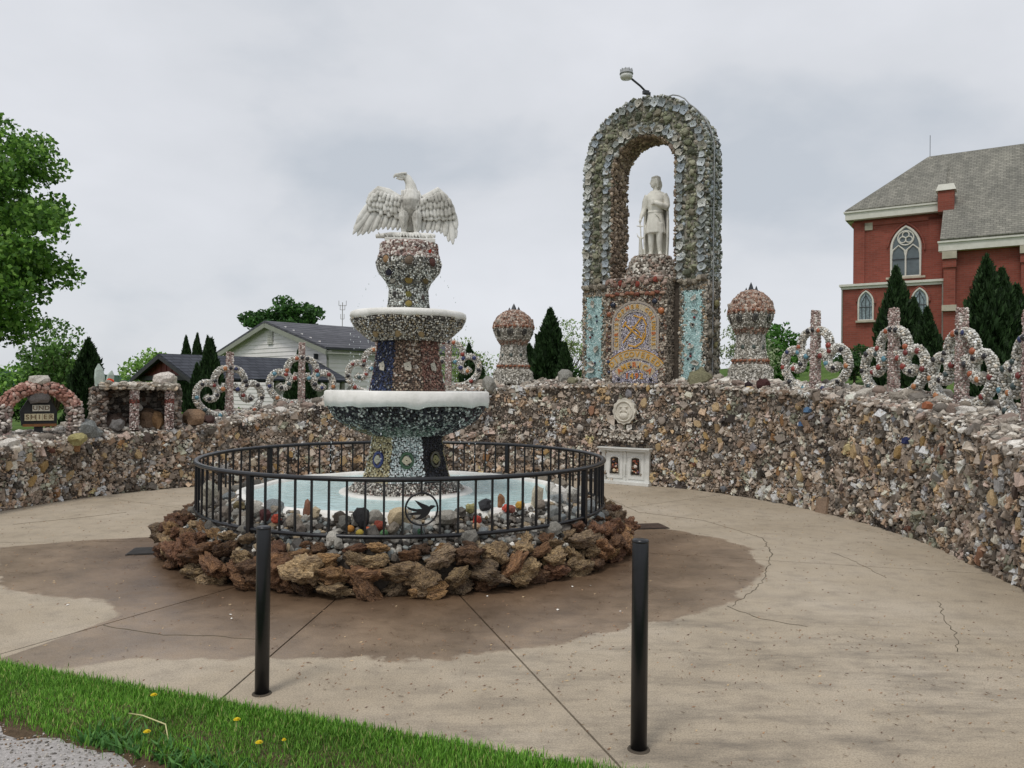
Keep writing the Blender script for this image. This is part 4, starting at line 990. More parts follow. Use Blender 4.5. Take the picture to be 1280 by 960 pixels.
def cast_mat():
    m, nt, b = mat_new('weathered_white_cast'); tc = N(nt, 'ShaderNodeTexCoord').outputs['Object']
    n1 = noise_n(nt, 3.5, 6, .65, tc); n2 = noise_n(nt, 22, 5, .7, tc)
    c = ramp(nt, n1.outputs['Fac'], [(.30, lin('#85817a')), (.45, lin('#c9c6be')), (.58, lin('#e6e4de'))])
    ao = N(nt, 'ShaderNodeNewGeometry'); pn = ramp(nt, ao.outputs['Pointiness'], [(.45, (.2, .19, .18)), (.503, (1, 1, 1))])   # shade painted into the carved grooves to deepen the relief
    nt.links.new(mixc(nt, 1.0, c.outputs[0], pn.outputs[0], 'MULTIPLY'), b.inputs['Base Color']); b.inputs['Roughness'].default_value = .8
    bump(nt, b, n2.outputs['Fac'], .3, .006); return m
M['cast'] = cast_mat()
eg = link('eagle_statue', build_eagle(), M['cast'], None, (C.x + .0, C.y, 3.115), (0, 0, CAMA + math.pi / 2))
tag(eg, 'weathered white stone eagle with spread wings on top of the fountain', 'statue')

# ------------------------------------------------------------------ arched monument
MZ = 1.68; MA = R(-36)
mo = empty('arch_monument', (2.39, 13.44, MZ), MA); tag(mo, 'tall shell covered stone arch with turquoise panels and mosaic plaque', 'monument')
OW, IW, D2, SPR, SPI, OH, IH, BASE = 1.165, .60, .31, 3.84, 3.72, 1.10, .56, 1.72
def arch_uv(t):
    """t 0..1 along the band from left foot over the top to right foot -> outer point, inner point"""
    Lg = SPR - BASE; La = math.pi * .93; T = 2 * Lg + La; s = t * T
    if s < Lg: f = s / Lg; return (-OW, BASE + s), (-IW, BASE + f * (SPI - BASE))
    if s > Lg + La: f = (T - s) / Lg; return (OW, BASE + T - s), (IW, BASE + f * (SPI - BASE))
    a = math.pi - (s - Lg) / La * math.pi
    return (OW * math.cos(a), SPR + OH * math.sin(a)), (IW * math.cos(a), SPI + IH * math.sin(a))
BL = 2 * (SPR - BASE) + math.pi * .93
vs, fs = [], []; n = 60
for i in range(n + 1):
    (ox, oz), (ix, iz) = arch_uv(i / n)
    e_ = .03
    ox *= (1 - e_ / OW); oz -= e_ * max(0, (oz - SPR) / OH); ix *= 1 + e_ / IW; iz += e_ * max(0, (iz - SPI) / IH)
    vs += [(ox, -D2 + e_, oz), (ix, -D2 + e_, iz), (ix, D2, iz), (ox, D2, oz)]
    if i: 
        for k in range(4): q = i * 4; l = (k + 1) % 4; fs.append((q - 4 + k, q + k, q + l, q - 4 + l))
fs += [(0, 1, 2, 3), (n * 4 + 3, n * 4 + 2, n * 4 + 1, n * 4)]
me = MB().add(vs, fs).mesh('arch'); fix_normals(me); link('arch', me, M['mortar_pale'], mo)
MB().box((-.93, 0, BASE / 2 - .03), (.47, .57, BASE + .06)).build('pier', M['mortar'], mo); MB().box((.93, 0, BASE / 2 - .03), (.47, .57, BASE + .06)).build('pier', M['mortar'], mo)
MB().box((0, .02, BASE / 2 - .03), (1.38, .5, BASE + .05)).box((0, -.36, .88), (1.12, .34, 1.8)).build('plaque_block', M['mortar'], mo)
MB().lathe([(.50, 1.74), (.45, 1.9), (.38, 2.1), (.34, 2.2), (.31, 2.24)], 14, (.01, .06)).build('statue_mound', M['mortar'], mo)
# face of the arch
PA = pal('#a3a6a1', '#b8bab5', '#868a82', '#7e806e', '#6a6c5a', '#9c9a88', '#cfcfca', '#575953', '#90887b', '#a5adb3')
GREENS = pal('#757860', '#888a72', '#5d6050', '#9c9a84', '#7c7666')
P, Nn, Cc = [], [], []; a = .055
for i in range(int(BL / a)):
    for j in range(9):
        t = (i + .5 + random.uniform(-.4, .4)) / int(BL / a); c = (j + .5 + random.uniform(-.35, .35)) / 9
        o_, q_ = arch_uv(min(max(t, 0), 1)); P.append((o_[0] + (q_[0] - o_[0]) * c, -D2 + .02, o_[1] + (q_[1] - o_[1]) * c)); Nn.append((0, -1, 0)); Cc.append(GREENS[random.randrange(5)] if .36 < c < .66 else PA[random.randrange(10)])
    for j in range(11):   # outer and inner faces
        t = (i + .5 + random.uniform(-.4, .4)) / int(BL / a); y = -D2 + (j + .5 + random.uniform(-.3, .3)) / 11 * 2 * D2
        t = min(max(t, 0), 1); o_, q_ = arch_uv(t); on = Vector((o_[0] / OW, 0, max(0, (o_[1] - SPR) / OH))); inn = Vector((-q_[0] / IW, 0, -max(0, (q_[1] - SPI) / IH)))
        P.append((o_[0], y, o_[1])); Nn.append(tuple(on)); Cc.append(PA[random.randrange(10)] * .95)
        P.append((q_[0], y, q_[1])); Nn.append(tuple(inn)); Cc.append(pal('#8c7a68', '#a08c78', '#6f5f52', '#b5a390', '#7a6a5c')[random.randrange(5)])
P, Nn, Cc = np.array(P), np.array(Nn), np.array(Cc)
stuff('arch_stones', [stones_np(P, Nn, rng.lognormal(math.log(.031), .25, len(P)), Cc * (1 + rng.normal(0, .15, (len(P), 1))), 'ico', .8, True, .4, .5, .3)], mo)
# shells in rows along the band
SHC = [lin(x) for x in ('#bcc2c4', '#ced3d5', '#a0a7aa', '#d6d7d2', '#abb4bc', '#969a96', '#bdb9ad')]
def band(t, c): o_, q_ = arch_uv(t); return (o_[0] + (q_[0] - o_[0]) * c, o_[1] + (q_[1] - o_[1]) * c)
for c, cnt, s in ((.17, 54, .078), (.82, 42, .074)):
    for i in range(cnt):
        x, z = band((i + .5 + random.uniform(-.12, .12)) / cnt, c + random.uniform(-.035, .035))
        put('shell', random.choice(SHELL), mo, (x, -D2 - .018, z), (0, -1, .12), s * random.uniform(.7, 1.1), .6, random.choice(SHC), random.gauss(0, .5), .15, random.uniform(.8, 1))
for i in range(34):
    x, z = band((i + .5 + random.uniform(-.2, .2)) / 34, .5 + random.uniform(-.06, .06))
    if random.random() < .75: put('stone', random.choice(ROCK), mo, (x, -D2 - .01, z), (0, -1, .1), random.uniform(.05, .075), .6, GREENS[random.randrange(5)] * random.uniform(.8, 1.2), None, .25, .8)
for side in (1, -1):
    for k, yy in enumerate((-.15, .12)):
        for i in range(18):
            z = BASE + .1 + i * .13 + random.uniform(-.03, .03); put('shell', random.choice(SHELL), mo, (side * (OW + .01), yy + random.uniform(-.04, .04), z), (side, 0, .1), .055 * random.uniform(.8, 1.2), .8, random.choice(SHC), random.gauss(0, .5), .2, .9)
for i in range(5):   # the big white shells under the crown
    an = math.pi * (.38 + .06 * i); put('shell', random.choice(SHELL), mo, (IW * 1.12 * math.cos(an), -D2 - .03, SPI + (IH + .07) * math.sin(an)), (0, -1, -.3), .085, .7, lin('#c8c2b6'), None, .25, .7)
# piers: stone frames round turquoise panels
Pp, Np, Cp, Sp = [], [], [], []
TQ = pal('#a3c4c4', '#b5d2d2', '#8fb3b3', '#c6dedd', '#7fa0a0', '#dbe8e7', '#6a8685')
for sx in (-1, 1):
    p, n_ = s_rect((sx * .93 - .235, -D2 + .01, 0), (1, 0, 0), (0, 0, 1), .47, BASE, .026); u = np.abs(p[:, 0] - sx * .93); ins = (u < .175 + .03 * rng.normal(size=len(u))) & (p[:, 2] > .08) & (p[:, 2] < BASE - .16)
    c_ = pick(pal('#8d877c', '#a39b8e', '#6f695f', '#b9b1a4', '#575249', '#978268'), len(p)); c_[ins] = pick(TQ, ins.sum())
    Pp.append(p); Np.append(n_); Cp.append(c_); Sp.append(np.where(ins, .0145, .024))
    for fx, nx in ((sx * .93 + sx * .235, sx),):
        p, n_ = s_rect((fx, -.285 if nx > 0 else .285, 0), (0, nx, 0), (0, 0, 1), .57, BASE, .05); Pp.append(p); Np.append(np.repeat([[nx, 0, 0.]], len(p), 0)); Cp.append(pick(pal('#8b857a', '#a0988b', '#6a645b', '#b5ada0', '#504c45', '#8a7762'), len(p))); Sp.append(np.full(len(p), .036))
    # cap moulding of larger stones
    for i in range(6): put('stone', random.choice(ROCK), mo, (sx * .93 - .2 + i * .08, -D2 - .02, BASE + random.uniform(-.03, .03)), (0, -1, .1), .06, .8, pal('#8f8678', '#a59c8d', '#756d62')[i % 3], None, .2, .8)
    for i, z in enumerate((1.42, 1.2, .98, .62, .36, .24)): put('shell', random.choice(SHELL), mo, (sx * .93 + random.uniform(-.07, .07), -D2 - .03, z), (0, -1, .1), random.uniform(.055, .085), .8, lin('#cfccc2'), None, .3, .55)
    for i in range(7): put('glass_knob', KNOB, mo, (sx * .93 + random.uniform(-.12, .12), -D2 - .012, random.uniform(.15, 1.5)), (0, -1, 0), .022, .7, lin(random.choice(('#7a1f26', '#1c2a3a', '#20252a', '#2a3550', '#23363a'))), 0)
    for i in range(9): put('stone', random.choice(ROCK), mo, (sx * 1.18, -.2 + (i % 2) * .25, .15 + i * .17), (sx, 0, 0), random.uniform(.06, .09), .7, pal('#8a8478', '#a39c90', '#69645b', '#7f7a58')[i % 4], None, .2, .8)
for sx in (-1, 1): MB().box((sx * .93, -D2 + .02, .82), (.30, .03, 1.42)).build('panel_bed', M['tq_bed'], mo)
put('stone', ROCK[3], mo, (1.08, -.36, .1), (0, -1, .2), .2, .8, lin('#7f7c62'), .4, .05, .95)
# plaque block: pebbly surround
p, n_ = s_rect((-.56, -.53, -.02), (1, 0, 0), (0, 0, 1), 1.12, 1.8, .035)
def in_plaque(x, z):
    top = 1.02 + .36 * np.sqrt(np.clip(1 - (x / .41) ** 2, 0, 1)); return (np.abs(x) < .43) & (z < top + .02) & (z > .02)
k = ~in_plaque(p[:, 0], p[:, 2]); Pp.append(p[k]); Np.append(n_[k]); Cp.append(pick(pal('#93887b', '#a69a8b', '#73685d', '#7a5a4c', '#bab0a2', '#5d554c', '#94785f'), k.sum())); Sp.append(np.full(k.sum(), .023))
lv = in_plaque(p[:, 0], p[:, 2]); 
p2_, n2_ = s_rect((-.45, -.535, .02), (1, 0, 0), (0, 0, 1), .9, 1.4, .02); k2 = in_plaque(p2_[:, 0], p2_[:, 2]); Pp.append(p2_[k2]); Np.append(n2_[k2]); Cp.append(pick(pal('#b3aebf', '#c4c0cf', '#9d98aa', '#d6d2dc', '#b9b2b4', '#8f8a99', '#cfc3b4'), k2.sum())); Sp.append(np.full(k2.sum(), .012))
for sx in (-1, 1):
    p, n_ = s_rect((sx * .56, -.53 if sx > 0 else -.19, -.02), (0, sx, 0), (0, 0, 1), .34, 1.8, .045); Pp.append(p); Np.append(np.repeat([[sx, 0, 0.]], len(p), 0)); Cp.append(pick(pal('#7f7468', '#95897b', '#5f564d', '#a89c8e'), len(p))); Sp.append(np.full(len(p), .03))
p, n_ = s_rect((-.56, -.53, 1.8), (1, 0, 0), (0, 1, 0), 1.12, .4, .05); Pp.append(p); Np.append(n_); Cp.append(pick(pal('#a5948a', '#8f7c72', '#bcaea4', '#75665e'), len(p))); Sp.append(np.full(len(p), .034))
p, n_ = s_lathe([(.50, 1.74), (.45, 1.9), (.38, 2.1), (.34, 2.2), (.31, 2.23)], .05); p[:, 1] += .06; p[:, 0] += .01; Pp.append(p); Np.append(n_); Cp.append(pick(pal('#a59c91', '#8f857a', '#bdb5aa', '#756c61', '#9c877a', '#d0cac0'), len(p))); Sp.append(np.full(len(p), .034))
Pp, Np, Cp, Sp = map(np.concatenate, (Pp, Np, Cp, Sp))
stuff('pier_stones', [stones_np(Pp, Np, Sp, Cp, 'ico', .65, True, .4, .35, .25)], mo)
# red brick-like course above the plaque and dark knobs round it
for i in range(12): put('stone', random.choice(ROCK), mo, (-.52 + i * .094, -.56, 1.52 + random.uniform(-.01, .02)), (0, -1, .1), .05, .6, pal('#8a5a48', '#9a6a52', '#7a4a3c', '#a58a78')[i % 4], 0, .1, .6)
for i in range(14): put('stone', random.choice(ROCK), mo, (-.54 + i * .083, -.54, 1.72 + random.uniform(-.05, .05)), (0, -1, .1), .055, .6, pal('#9a8074', '#b39c90', '#7d645a', '#8a4438')[i % 4], None, .1, .7)
for x, z, col, s in [(-.42, 1.36, '#1c2438', .05), (.36, 1.38, '#1a2236', .05), (-.5, 1.2, '#8a5030', .045), (.48, 1.22, '#b06a3c', .055), (-.48, .98, '#2a2624', .03), (.5, 1.0, '#23201f', .03), (-.49, .8, '#4a3030', .03), (.5, .75, '#2a2624', .03), (-.49, .6, '#3a2a2a', .03), (.5, .52, '#302828', .03), (-.3, .08, '#1f2030', .03), (.3, .08, '#1f2030', .03), (-.13, .0, '#22222a', .022), (0, -.01, '#22222a', .022), (.13, .0, '#22222a', .022), (-.07, .285, '#2a2440', .024), (.08, .285, '#2a2440', .024), (-.5, .38, '#2a3a5a', .035), (-.49, .2, '#23304a', .03)]:
    put('glass_knob', KNOB, mo, (x, -.545, z), (0, -1, 0), s, .7, lin(col), 0)
for i in range(4): put('shell', SHELL[i], mo, ((-.5, -.28, .2, .5)[i], -.555, (1.4, 1.46, 1.47, 1.36)[i]), (0, -1, .1), .05, .8, lin('#cdc4b6'), None, .2, .6)
# the plaque's border bands and lettering
YP = -.548
M['gold'] = plain_mat('ochre_lettering', lin('#c9983e'), .6, .3, 60, .5, .01); M['orange'] = plain_mat('orange_lettering', lin('#c56f3a'), .6, .3, 60, .5, .01); M['border'] = plain_mat('stone_border', lin('#a59b90'), .8, .3, 60, .6, .01); M['cream'] = plain_mat('cream_ground', lin('#b9ab93'), .8, .3, 60, .6, .01)
def ribbon(name, path, w, mat, y=YP, th=.012):
    P2 = [Vector((x, 0, z)) for x, z in path]; vs, fs = [], []
    for i, q in enumerate(P2):
        t = (P2[min(i + 1, len(P2) - 1)] - P2[max(i - 1, 0)]).normalized(); s = Vector((-t.z, 0, t.x)) * (w / 2)
        vs += [(q + s).x, ] and [((q + s).x, y, (q + s).z), ((q - s).x, y, (q - s).z), ((q - s).x, y + th, (q - s).z), ((q + s).x, y + th, (q + s).z)]
        if i:
            for k in range(4): b = i * 4; l = (k + 1) % 4; fs.append((b - 4 + k, b + k, b + l, b - 4 + l))
    fs += [(0, 1, 2, 3), (len(P2) * 4 - 1, len(P2) * 4 - 2, len(P2) * 4 - 3, len(P2) * 4 - 4)]
    me = MB().add(vs, fs).mesh(name); fix_normals(me); return link(name, me, mat, mo)
arcp = lambda rx, rz, z0, a0, a1, n=24: [(rx * math.cos(a0 + (a1 - a0) * i / n), z0 + rz * math.sin(a0 + (a1 - a0) * i / n)) for i in range(n + 1)]
ribbon('border_band', [(-.425, .55)] + arcp(.425, .37, 1.02, math.pi, 0) + [(.425, .55)], .035, M['border'])
ribbon('border_band', [(-.27, .62)] + arcp(.27, .23, 1.0, math.pi, 0) + [(.27, .62)], .02, M['border'])
ribbon('letter_ground', [(-.345, .58)] + arcp(.345, .30, 1.01, math.pi, 0) + [(.345, .58)], .10, M['cream'], YP + .004, .01)
ribbon('letter_ground', arcp(.62, .62, -.12, R(140), R(40)), .14, M['cream'], YP + .002, .01)
ribbon('border_band', arcp(.70, .70, -.12, R(139), R(41)), .016, M['gold'], YP - .004, .014)
ribbon('letter_ground', arcp(.44, .44, -.12, R(140), R(40)), .14, M['cream'], YP + .004, .008)
def glyph(ch, size, mat, x, z, rot, y=YP - .004, name='letter'):
    cu = bpy.data.curves.new('t', 'FONT'); cu.body = ch; cu.size = size; cu.align_x = 'CENTER'; cu.align_y = 'CENTER'; cu.extrude = .005; cu.offset = size * .018; cu.resolution_u = 2
    o = bpy.data.objects.new('t', cu); COL.objects.link(o); dg = bpy.context.evaluated_depsgraph_get(); me = bpy.data.meshes.new_from_object(o.evaluated_get(dg)); bpy.data.objects.remove(o); bpy.data.curves.remove(cu)
    ob = link(name, me, mat, mo); ob.matrix_local = Matrix.Translation((x, y, z)) @ Matrix.Rotation(-rot, 4, 'Y') @ Matrix.Rotation(R(90), 4, 'X'); return ob
def on_path(txt, fn, size, mats):
    m = len(txt)
    for i, ch in enumerate(txt):
        if ch == ' ': continue
        (x, z), rot = fn((i + .5) / m); glyph(ch, size, mats[i % len(mats)], x, z, rot)
def horse(f):
    L1 = .40; La = math.pi * .325; T = 2 * L1 + La; s = f * T
    if s < L1: return (-.345, .62 + s), R(90)
    if s > L1 + La: return (.345, .62 + T - s), R(-90)
    a = math.pi - (s - L1) / La * math.pi; return (.345 * math.cos(a), 1.01 + .30 * math.sin(a)), a - math.pi / 2
on_path('CHRISTOPHER COLUMBUS', horse, .095, [M['gold'], M['gold'], M['orange']])
def arc_fn(r, a0, a1): return lambda f: ((r * math.cos(R(a0 + (a1 - a0) * f)), -.12 + r * math.sin(R(a0 + (a1 - a0) * f))), R(a0 + (a1 - a0) * f - 90))
on_path('DISCOVERED', arc_fn(.62, 138, 42), .13, [M['gold']])
on_path('AMERICA', arc_fn(.44, 136, 44), .13, [M['orange'], M['gold'], M['gold']])
on_path('1492', lambda f: ((-.18 + .36 * f, .13), 0), .14, [M['orange'], M['gold']])
# crossed tools emblem in the middle of the plaque
for path, w in [([(-.22, .70), (.14, 1.14)], .022), ([(-.02, 1.16), (.16, 1.10), (.22, .98)], .022), ([(-.19, 1.02), (.1, .78)], .022), ([(-.16, 1.06), (-.22, .97)], .03), ([(.05, .82), (.14, .76), (.17, .86)], .02), ([(-.12, .66), (.02, .63), (.14, .70), (.2, .82)], .028), ([(.2, .97), (.2, .82)], .014), ([(-.05, .98), (.1, .86), (.04, .76)], .016)]: ribbon('emblem_bar', path, w, M['gold'], YP - .008, .02)

# ------------------------------------------------------------------ statue of a standing man
def build_man():
    mb = MB()
    def loft(rows, n=20):
        vs, fs = [], []
        for cx, cy, z, rx, ry in rows:
            for k in range(n): a = 2 * math.pi * k / n; vs.append((cx + rx * math.cos(a), cy + ry * math.sin(a), z))
        for i in range(len(rows) - 1):
            for k in range(n): l = (k + 1) % n; fs.append((i * n + k, i * n + l, (i + 1) * n + l, (i + 1) * n + k))
        fs.append(tuple(range(n - 1, -1, -1))); fs.append(tuple(range((len(rows) - 1) * n, len(rows) * n))); mb.add(vs, fs)
    mb.box((0, 0, .02), (.52, .42, .06))
    # legs in hose, shoes
    for x, y, fx in ((-.085, -.02, -.02), (.095, -.06, .03)):
        mb.tube([(x, y + .01, .62), (x, y - .01, .42), (x + .002, y + .005, .27), (x + fx * .3, y + .02, .10), (x + fx * .4, y + .01, .05)], [.085, .068, .062, .04, .042], 12)
        mb.tube([(x + fx * .4, y + .03, .075), (x + fx * .8, y - .05, .07), (x + fx * 1.2, y - .13, .06)], [.042, .042, .026], 10)
    # tunic: skirt with folds
    n = 40; rows = [(.455, .205, .155), (.52, .20, .15), (.64, .185, .14), (.76, .165, .125), (.845, .148, .112)]
    vs, fs = [], []
    for q, (z, rx, ry) in enumerate(rows):
        for k in range(n):
            a = 2 * math.pi * k / n; w = 1 + .055 * math.cos(a * 10) * (1 - q / 4.0); vs.append((rx * w * math.cos(a), -.01 + ry * w * math.sin(a), z))
    for i in range(len(rows) - 1):
        for k in range(n): l = (k + 1) % n; fs.append((i * n + k, i * n + l, (i + 1) * n + l, (i + 1) * n + k))
    fs.append(tuple(range(n - 1, -1, -1))); fs.append(tuple(range((len(rows) - 1) * n, len(rows) * n))); mb.add(vs, fs)
    mb.tube([(.153 * math.cos(t), -.01 + .118 * math.sin(t), .845 + .012 * math.sin(t)) for t in [2 * math.pi * i / 24 for i in range(24)]], .016, 6, closed=True)  # belt
    loft([(0, -.01, .84, .148, .112), (0, -.015, .95, .165, .125), (0, -.015, 1.06, .185, .13), (0, 0, 1.14, .195, .12), (0, .005, 1.19, .165, .10), (0, .005, 1.225, .09, .075)])
    mb.tube([(0, .005, 1.20), (-.005, -.005, 1.30)], [.062, .052], 12)
    mb.tube([(-.09, -.05, 1.2), (0, -.085, 1.17), (.09, -.05, 1.2), (.07, .05, 1.23), (-.07, .05, 1.23)], .028, 8, closed=True)   # collar
    # head turned to the statue's right
    hd = Matrix.Translation((-.008, -.01, 1.375)) @ Matrix.Rotation(R(-58), 4, 'Z')
    def H(x, y, z): return hd @ Vector((x, y, z))
    hb = MB(); hb.ball((0, .0, .02), (.077, .095, .105), 14, 10)
    hb.tube([(0, -.03, -.01), (0, -.045, -.06), (0, -.05, -.09)], [.066, .055, .034], 12)           # jaw and chin
    hb.tube([(0, -.088, .03), (0, -.105, .0), (0, -.112, -.02), (0, -.095, -.03)], [.010, .014, .017, .012], 8)   # nose
    hb.tube([(-.05, -.078, .036), (0, -.092, .042), (.05, -.078, .036)], [.012, .014, .012], 6)     # brow
    hb.tube([(-.022, -.09, -.055), (0, -.097, -.053), (.022, -.09, -.055)], [.006, .009, .006], 6)   # lips
    for s in (-1, 1): hb.ball((s * .03, -.082, .015), (.013, .01, .009), 8, 6); hb.ball((s * .076, .0, .0), (.012, .02, .028), 8, 6)
    # hair to the neck under a flat cap
    hb.ball((0, .022, .035), (.092, .094, .10), 14, 10)
    for s in (-1, 1): hb.tube([(s * .07, .0, .05), (s * .086, .01, -.02), (s * .08, .03, -.10)], [.035, .036, .024], 8)
    hb.tube([(0, .075, .02), (0, .085, -.05), (0, .075, -.115)], [.06, .062, .045], 10)
    hb.ball((0, .01, .088), (.094, .102, .036), 16, 6)
    mb.add([hd @ Vector(v) for v in hb.v], hb.f)
    # arms: his left (viewer's right) folded over the breast, his right hanging to an anchor
    mb.tube([(.165, .0, 1.15), (.215, .005, 1.06), (.235, -.01, .95), (.225, -.05, .90)], [.07, .068, .062, .055], 12)
    mb.tube([(.23, -.04, .905), (.14, -.13, .945), (.05, -.16, .975), (.015, -.165, .985)], [.058, .05, .038, .03], 12)
    mb.ball((-.005, -.165, .99), (.042, .028, .033), 10, 8)
    for q in range(4): mb.tube([(-.02, -.185, 1.008 - q * .015), (-.055, -.18, 1.0 - q * .016), (-.068, -.165, .993 - q * .016)], [.010, .010, .007], 6)
    mb.tube([(.0, -.185, 1.01), (-.012, -.195, 1.035)], [.011, .008], 6)
    mb.tube([(-.165, .0, 1.15), (-.215, .0, 1.05), (-.235, -.005, .93), (-.245, -.02, .88)], [.07, .066, .058, .05], 12)
    mb.tube([(-.245, -.02, .885), (-.27, -.07, .80), (-.285, -.10, .735)], [.05, .044, .032], 12)
    mb.ball((-.29, -.11, .70), (.03, .038, .04), 10, 8)
    for q in range(4): mb.tube([(-.305, -.10 - .016 * q + .02, .70), (-.318, -.105 - .016 * q + .02, .675), (-.30, -.105 - .016 * q + .02, .655)], [.010, .010, .008], 6)
    mb.tube([(-.27, -.135, .71), (-.265, -.15, .68)], [.011, .008], 6)
    # anchor
    mb.tube([(-.30, -.11, .72), (-.275, -.10, .36)], .016, 8); mb.tube([(-.37, -.12, .60), (-.23, -.10, .59)], .013, 8)
    mb.tube([(-.36, -.12, .47), (-.34, -.12, .41), (-.277, -.10, .365), (-.21, -.09, .40), (-.20, -.085, .46)], [.008, .015, .018, .015, .008], 8)
    mb.tube([(-.29, -.10, .38), (-.285, -.05, .06)], [.03, .055], 8)
    # dagger at the belt, tunic opening, buttons
    mb.tube([(.03, -.145, .80), (.13, -.15, .70)], .012, 6); mb.tube([(.04, -.15, .76), (.08, -.15, .80)], .01, 6); mb.tube([(0, -.155, .46), (0, -.135, .64), (0, -.128, .83)], .01, 6)
    # cloak falling behind to the ground
    m = 16; vs, fs = [], []
    for q, (z, rx, ry) in enumerate([(1.20, .15, .10), (1.13, .21, .14), (.95, .245, .16), (.7, .255, .19), (.4, .26, .21), (.12, .25, .2), (.05, .245, .2)]):
        for k in range(m + 1):
            a = R(-14 + 208 * k / m); w = 1 + .05 * math.cos(a * 9) * min(1, q / 3); vs.append((rx * w * math.cos(a) + .01, .02 + ry * w * math.sin(a), z))
        for k in range(m, -1, -1):
            a = R(-14 + 208 * k / m); vs.append(((rx - .035) * math.cos(a) + .01, .015 + (ry - .035) * math.sin(a), z))
    L = 2 * (m + 1)
    for q in range(6):
        for k in range(L): l = (k + 1) % L; fs.append((q * L + k, q * L + l, (q + 1) * L + l, (q + 1) * L + k))
    fs += [tuple(range(L - 1, -1, -1)), tuple(range(6 * L, 7 * L))]; mb.add(vs, fs)
    return remesh(mb, .011, 'man_statue', 2)
M['pale_stone'] = plain_mat('pale_marble', lin('#e2dfd6'), .7, .2, 5, .25, .006)
off = Matrix.Rotation(MA, 4, 'Z') @ Vector((.03, .16, 0)); st = link('man_statue', build_man(), M['pale_stone'], None, (2.39 + off.x, 13.44 + off.y, MZ + 2.21), (0, 0, MA + R(14)), (.86, .9, .98))
tag(st, 'pale stone statue of a man in tunic and cloak under the arch', 'statue')

# lamp on the crown of the arch
lp = empty('flood_lamp', (2.36, 13.4, MZ + 4.92)); tag(lp, 'grey dome lamp on a short arm atop the shell arch', 'lamp')
M['lampgrey'] = plain_mat('lamp_grey', lin('#9a9c9e'), .4, .15, 10, .1, .003, spec=.5); M['lens'] = plain_mat('lamp_lens', lin('#dcdcd8'), .25, .1, 10); M['dark_steel'] = plain_mat('dark_steel', lin('#33363a'), .5, .2)
MB().box((0, 0, .01), (.10, .10, .10)).box((-.02, -.02, .1), (.05, .05, .14)).build('bracket', M['dark_steel'], lp)
MB().tube([(0, 0, .12), (-.18, -.08, .26), (-.37, -.16, .37)], .018, 8).build('arm', M['dark_steel'], lp, True)
MB().box((-.08, -.05, .16), (.10, .07, .06), .4).build('clamp', M['dark_steel'], lp)
h0 = Vector((-.44, -.18, .44)); mb = MB()
mb.lathe([(0.0, .075), (.07, .07), (.105, .04), (.11, .0), (.118, -.005), (.118, -.02), (.10, -.022)], 20, (0, 0)); o = mb.build('housing', M['lampgrey'], lp, True, loc=h0)
for k in range(10): a = 2 * math.pi * k / 10; MB().box((h0.x + .1 * math.cos(a), h0.y + .1 * math.sin(a), h0.z + .03), (.02, .008, .07), a).build('cooling_fin', M['lampgrey'], lp)
MB().lathe([(.10, -.02), (.112, -.06), (.09, -.10), (0.0, -.11)], 20).build('lens', M['lens'], lp, True, loc=h0)
cab = [Matrix.Rotation(MA, 4, 'Z') @ Vector((OW * 1.03 * math.cos(t) , -.1, SPR + OH * 1.035 * math.sin(t))) + Vector((2.39, 13.44, MZ)) for t in [R(85 - 80 * i / 14) for i in range(15)]]
q0 = cab[-1]; cab += [q0 + Vector((0, 0, -1.2)), q0 + Vector((0, 0, -3.6)), q0 + Vector((0, 0, -5.0))]
cab[3].z += .05; cab[4].z += .06; cab[5].z += .05
tag(MB().tube(cab, .012, 6).build('lamp_cable', M['lampgrey'], None, True), 'grey lamp cable running down the right side of the arch', 'cable')

# ------------------------------------------------------------------ white relief door and medallion on the wall
def wall_frame(x, y):
    an = math.atan2(y - C.y, x - C.x); r = float(wall_r(an)); return an, Vector((C.x + r * math.cos(an), C.y + r * math.sin(an), 0))
an, q = wall_frame(2.0, 13.0); q = q + Vector((math.cos(an), math.sin(an), 0)) * .02
cb = empty('relief_cabinet', q, an - math.pi / 2); cb.scale = (.95, 1, .86); tag(cb, 'white double door panel with two pebble filled niches at the wall foot', 'cabinet')
wp = M['white_paint']
# local: -y faces the plaza
def arch_poly(cx, z0, w, h, n=8): return [(cx - w / 2, z0), (cx + w / 2, z0)] + [(cx + w / 2 * math.cos(math.pi * i / n), z0 + h - w / 2 * .5 + w / 2 * .5 * math.sin(math.pi * i / n)) for i in range(n + 1)]
MB().box((0, .02, .325), (.84, .16, .66)).build('panel', wp, cb)
MB().box((0, -.02, .675), (.96, .26, .045)).box((0, -.03, .705), (.99, .3, .02)).build('cornice', wp, cb)
MB().box((0, -.03, .03), (.94, .24, .055)).build('base', wp, cb)
for x in (-.42, .42): MB().box((x, -.05, .35), (.06, .06, .60)).box((x, -.055, .07), (.08, .08, .05)).box((x, -.055, .63), (.08, .08, .05)).build('pilaster', wp, cb)
MB().box((0, -.06, .34), (.03, .04, .58)).box((0, -.085, .28), (.018, .03, .22)).build('centre_bar', wp, cb)
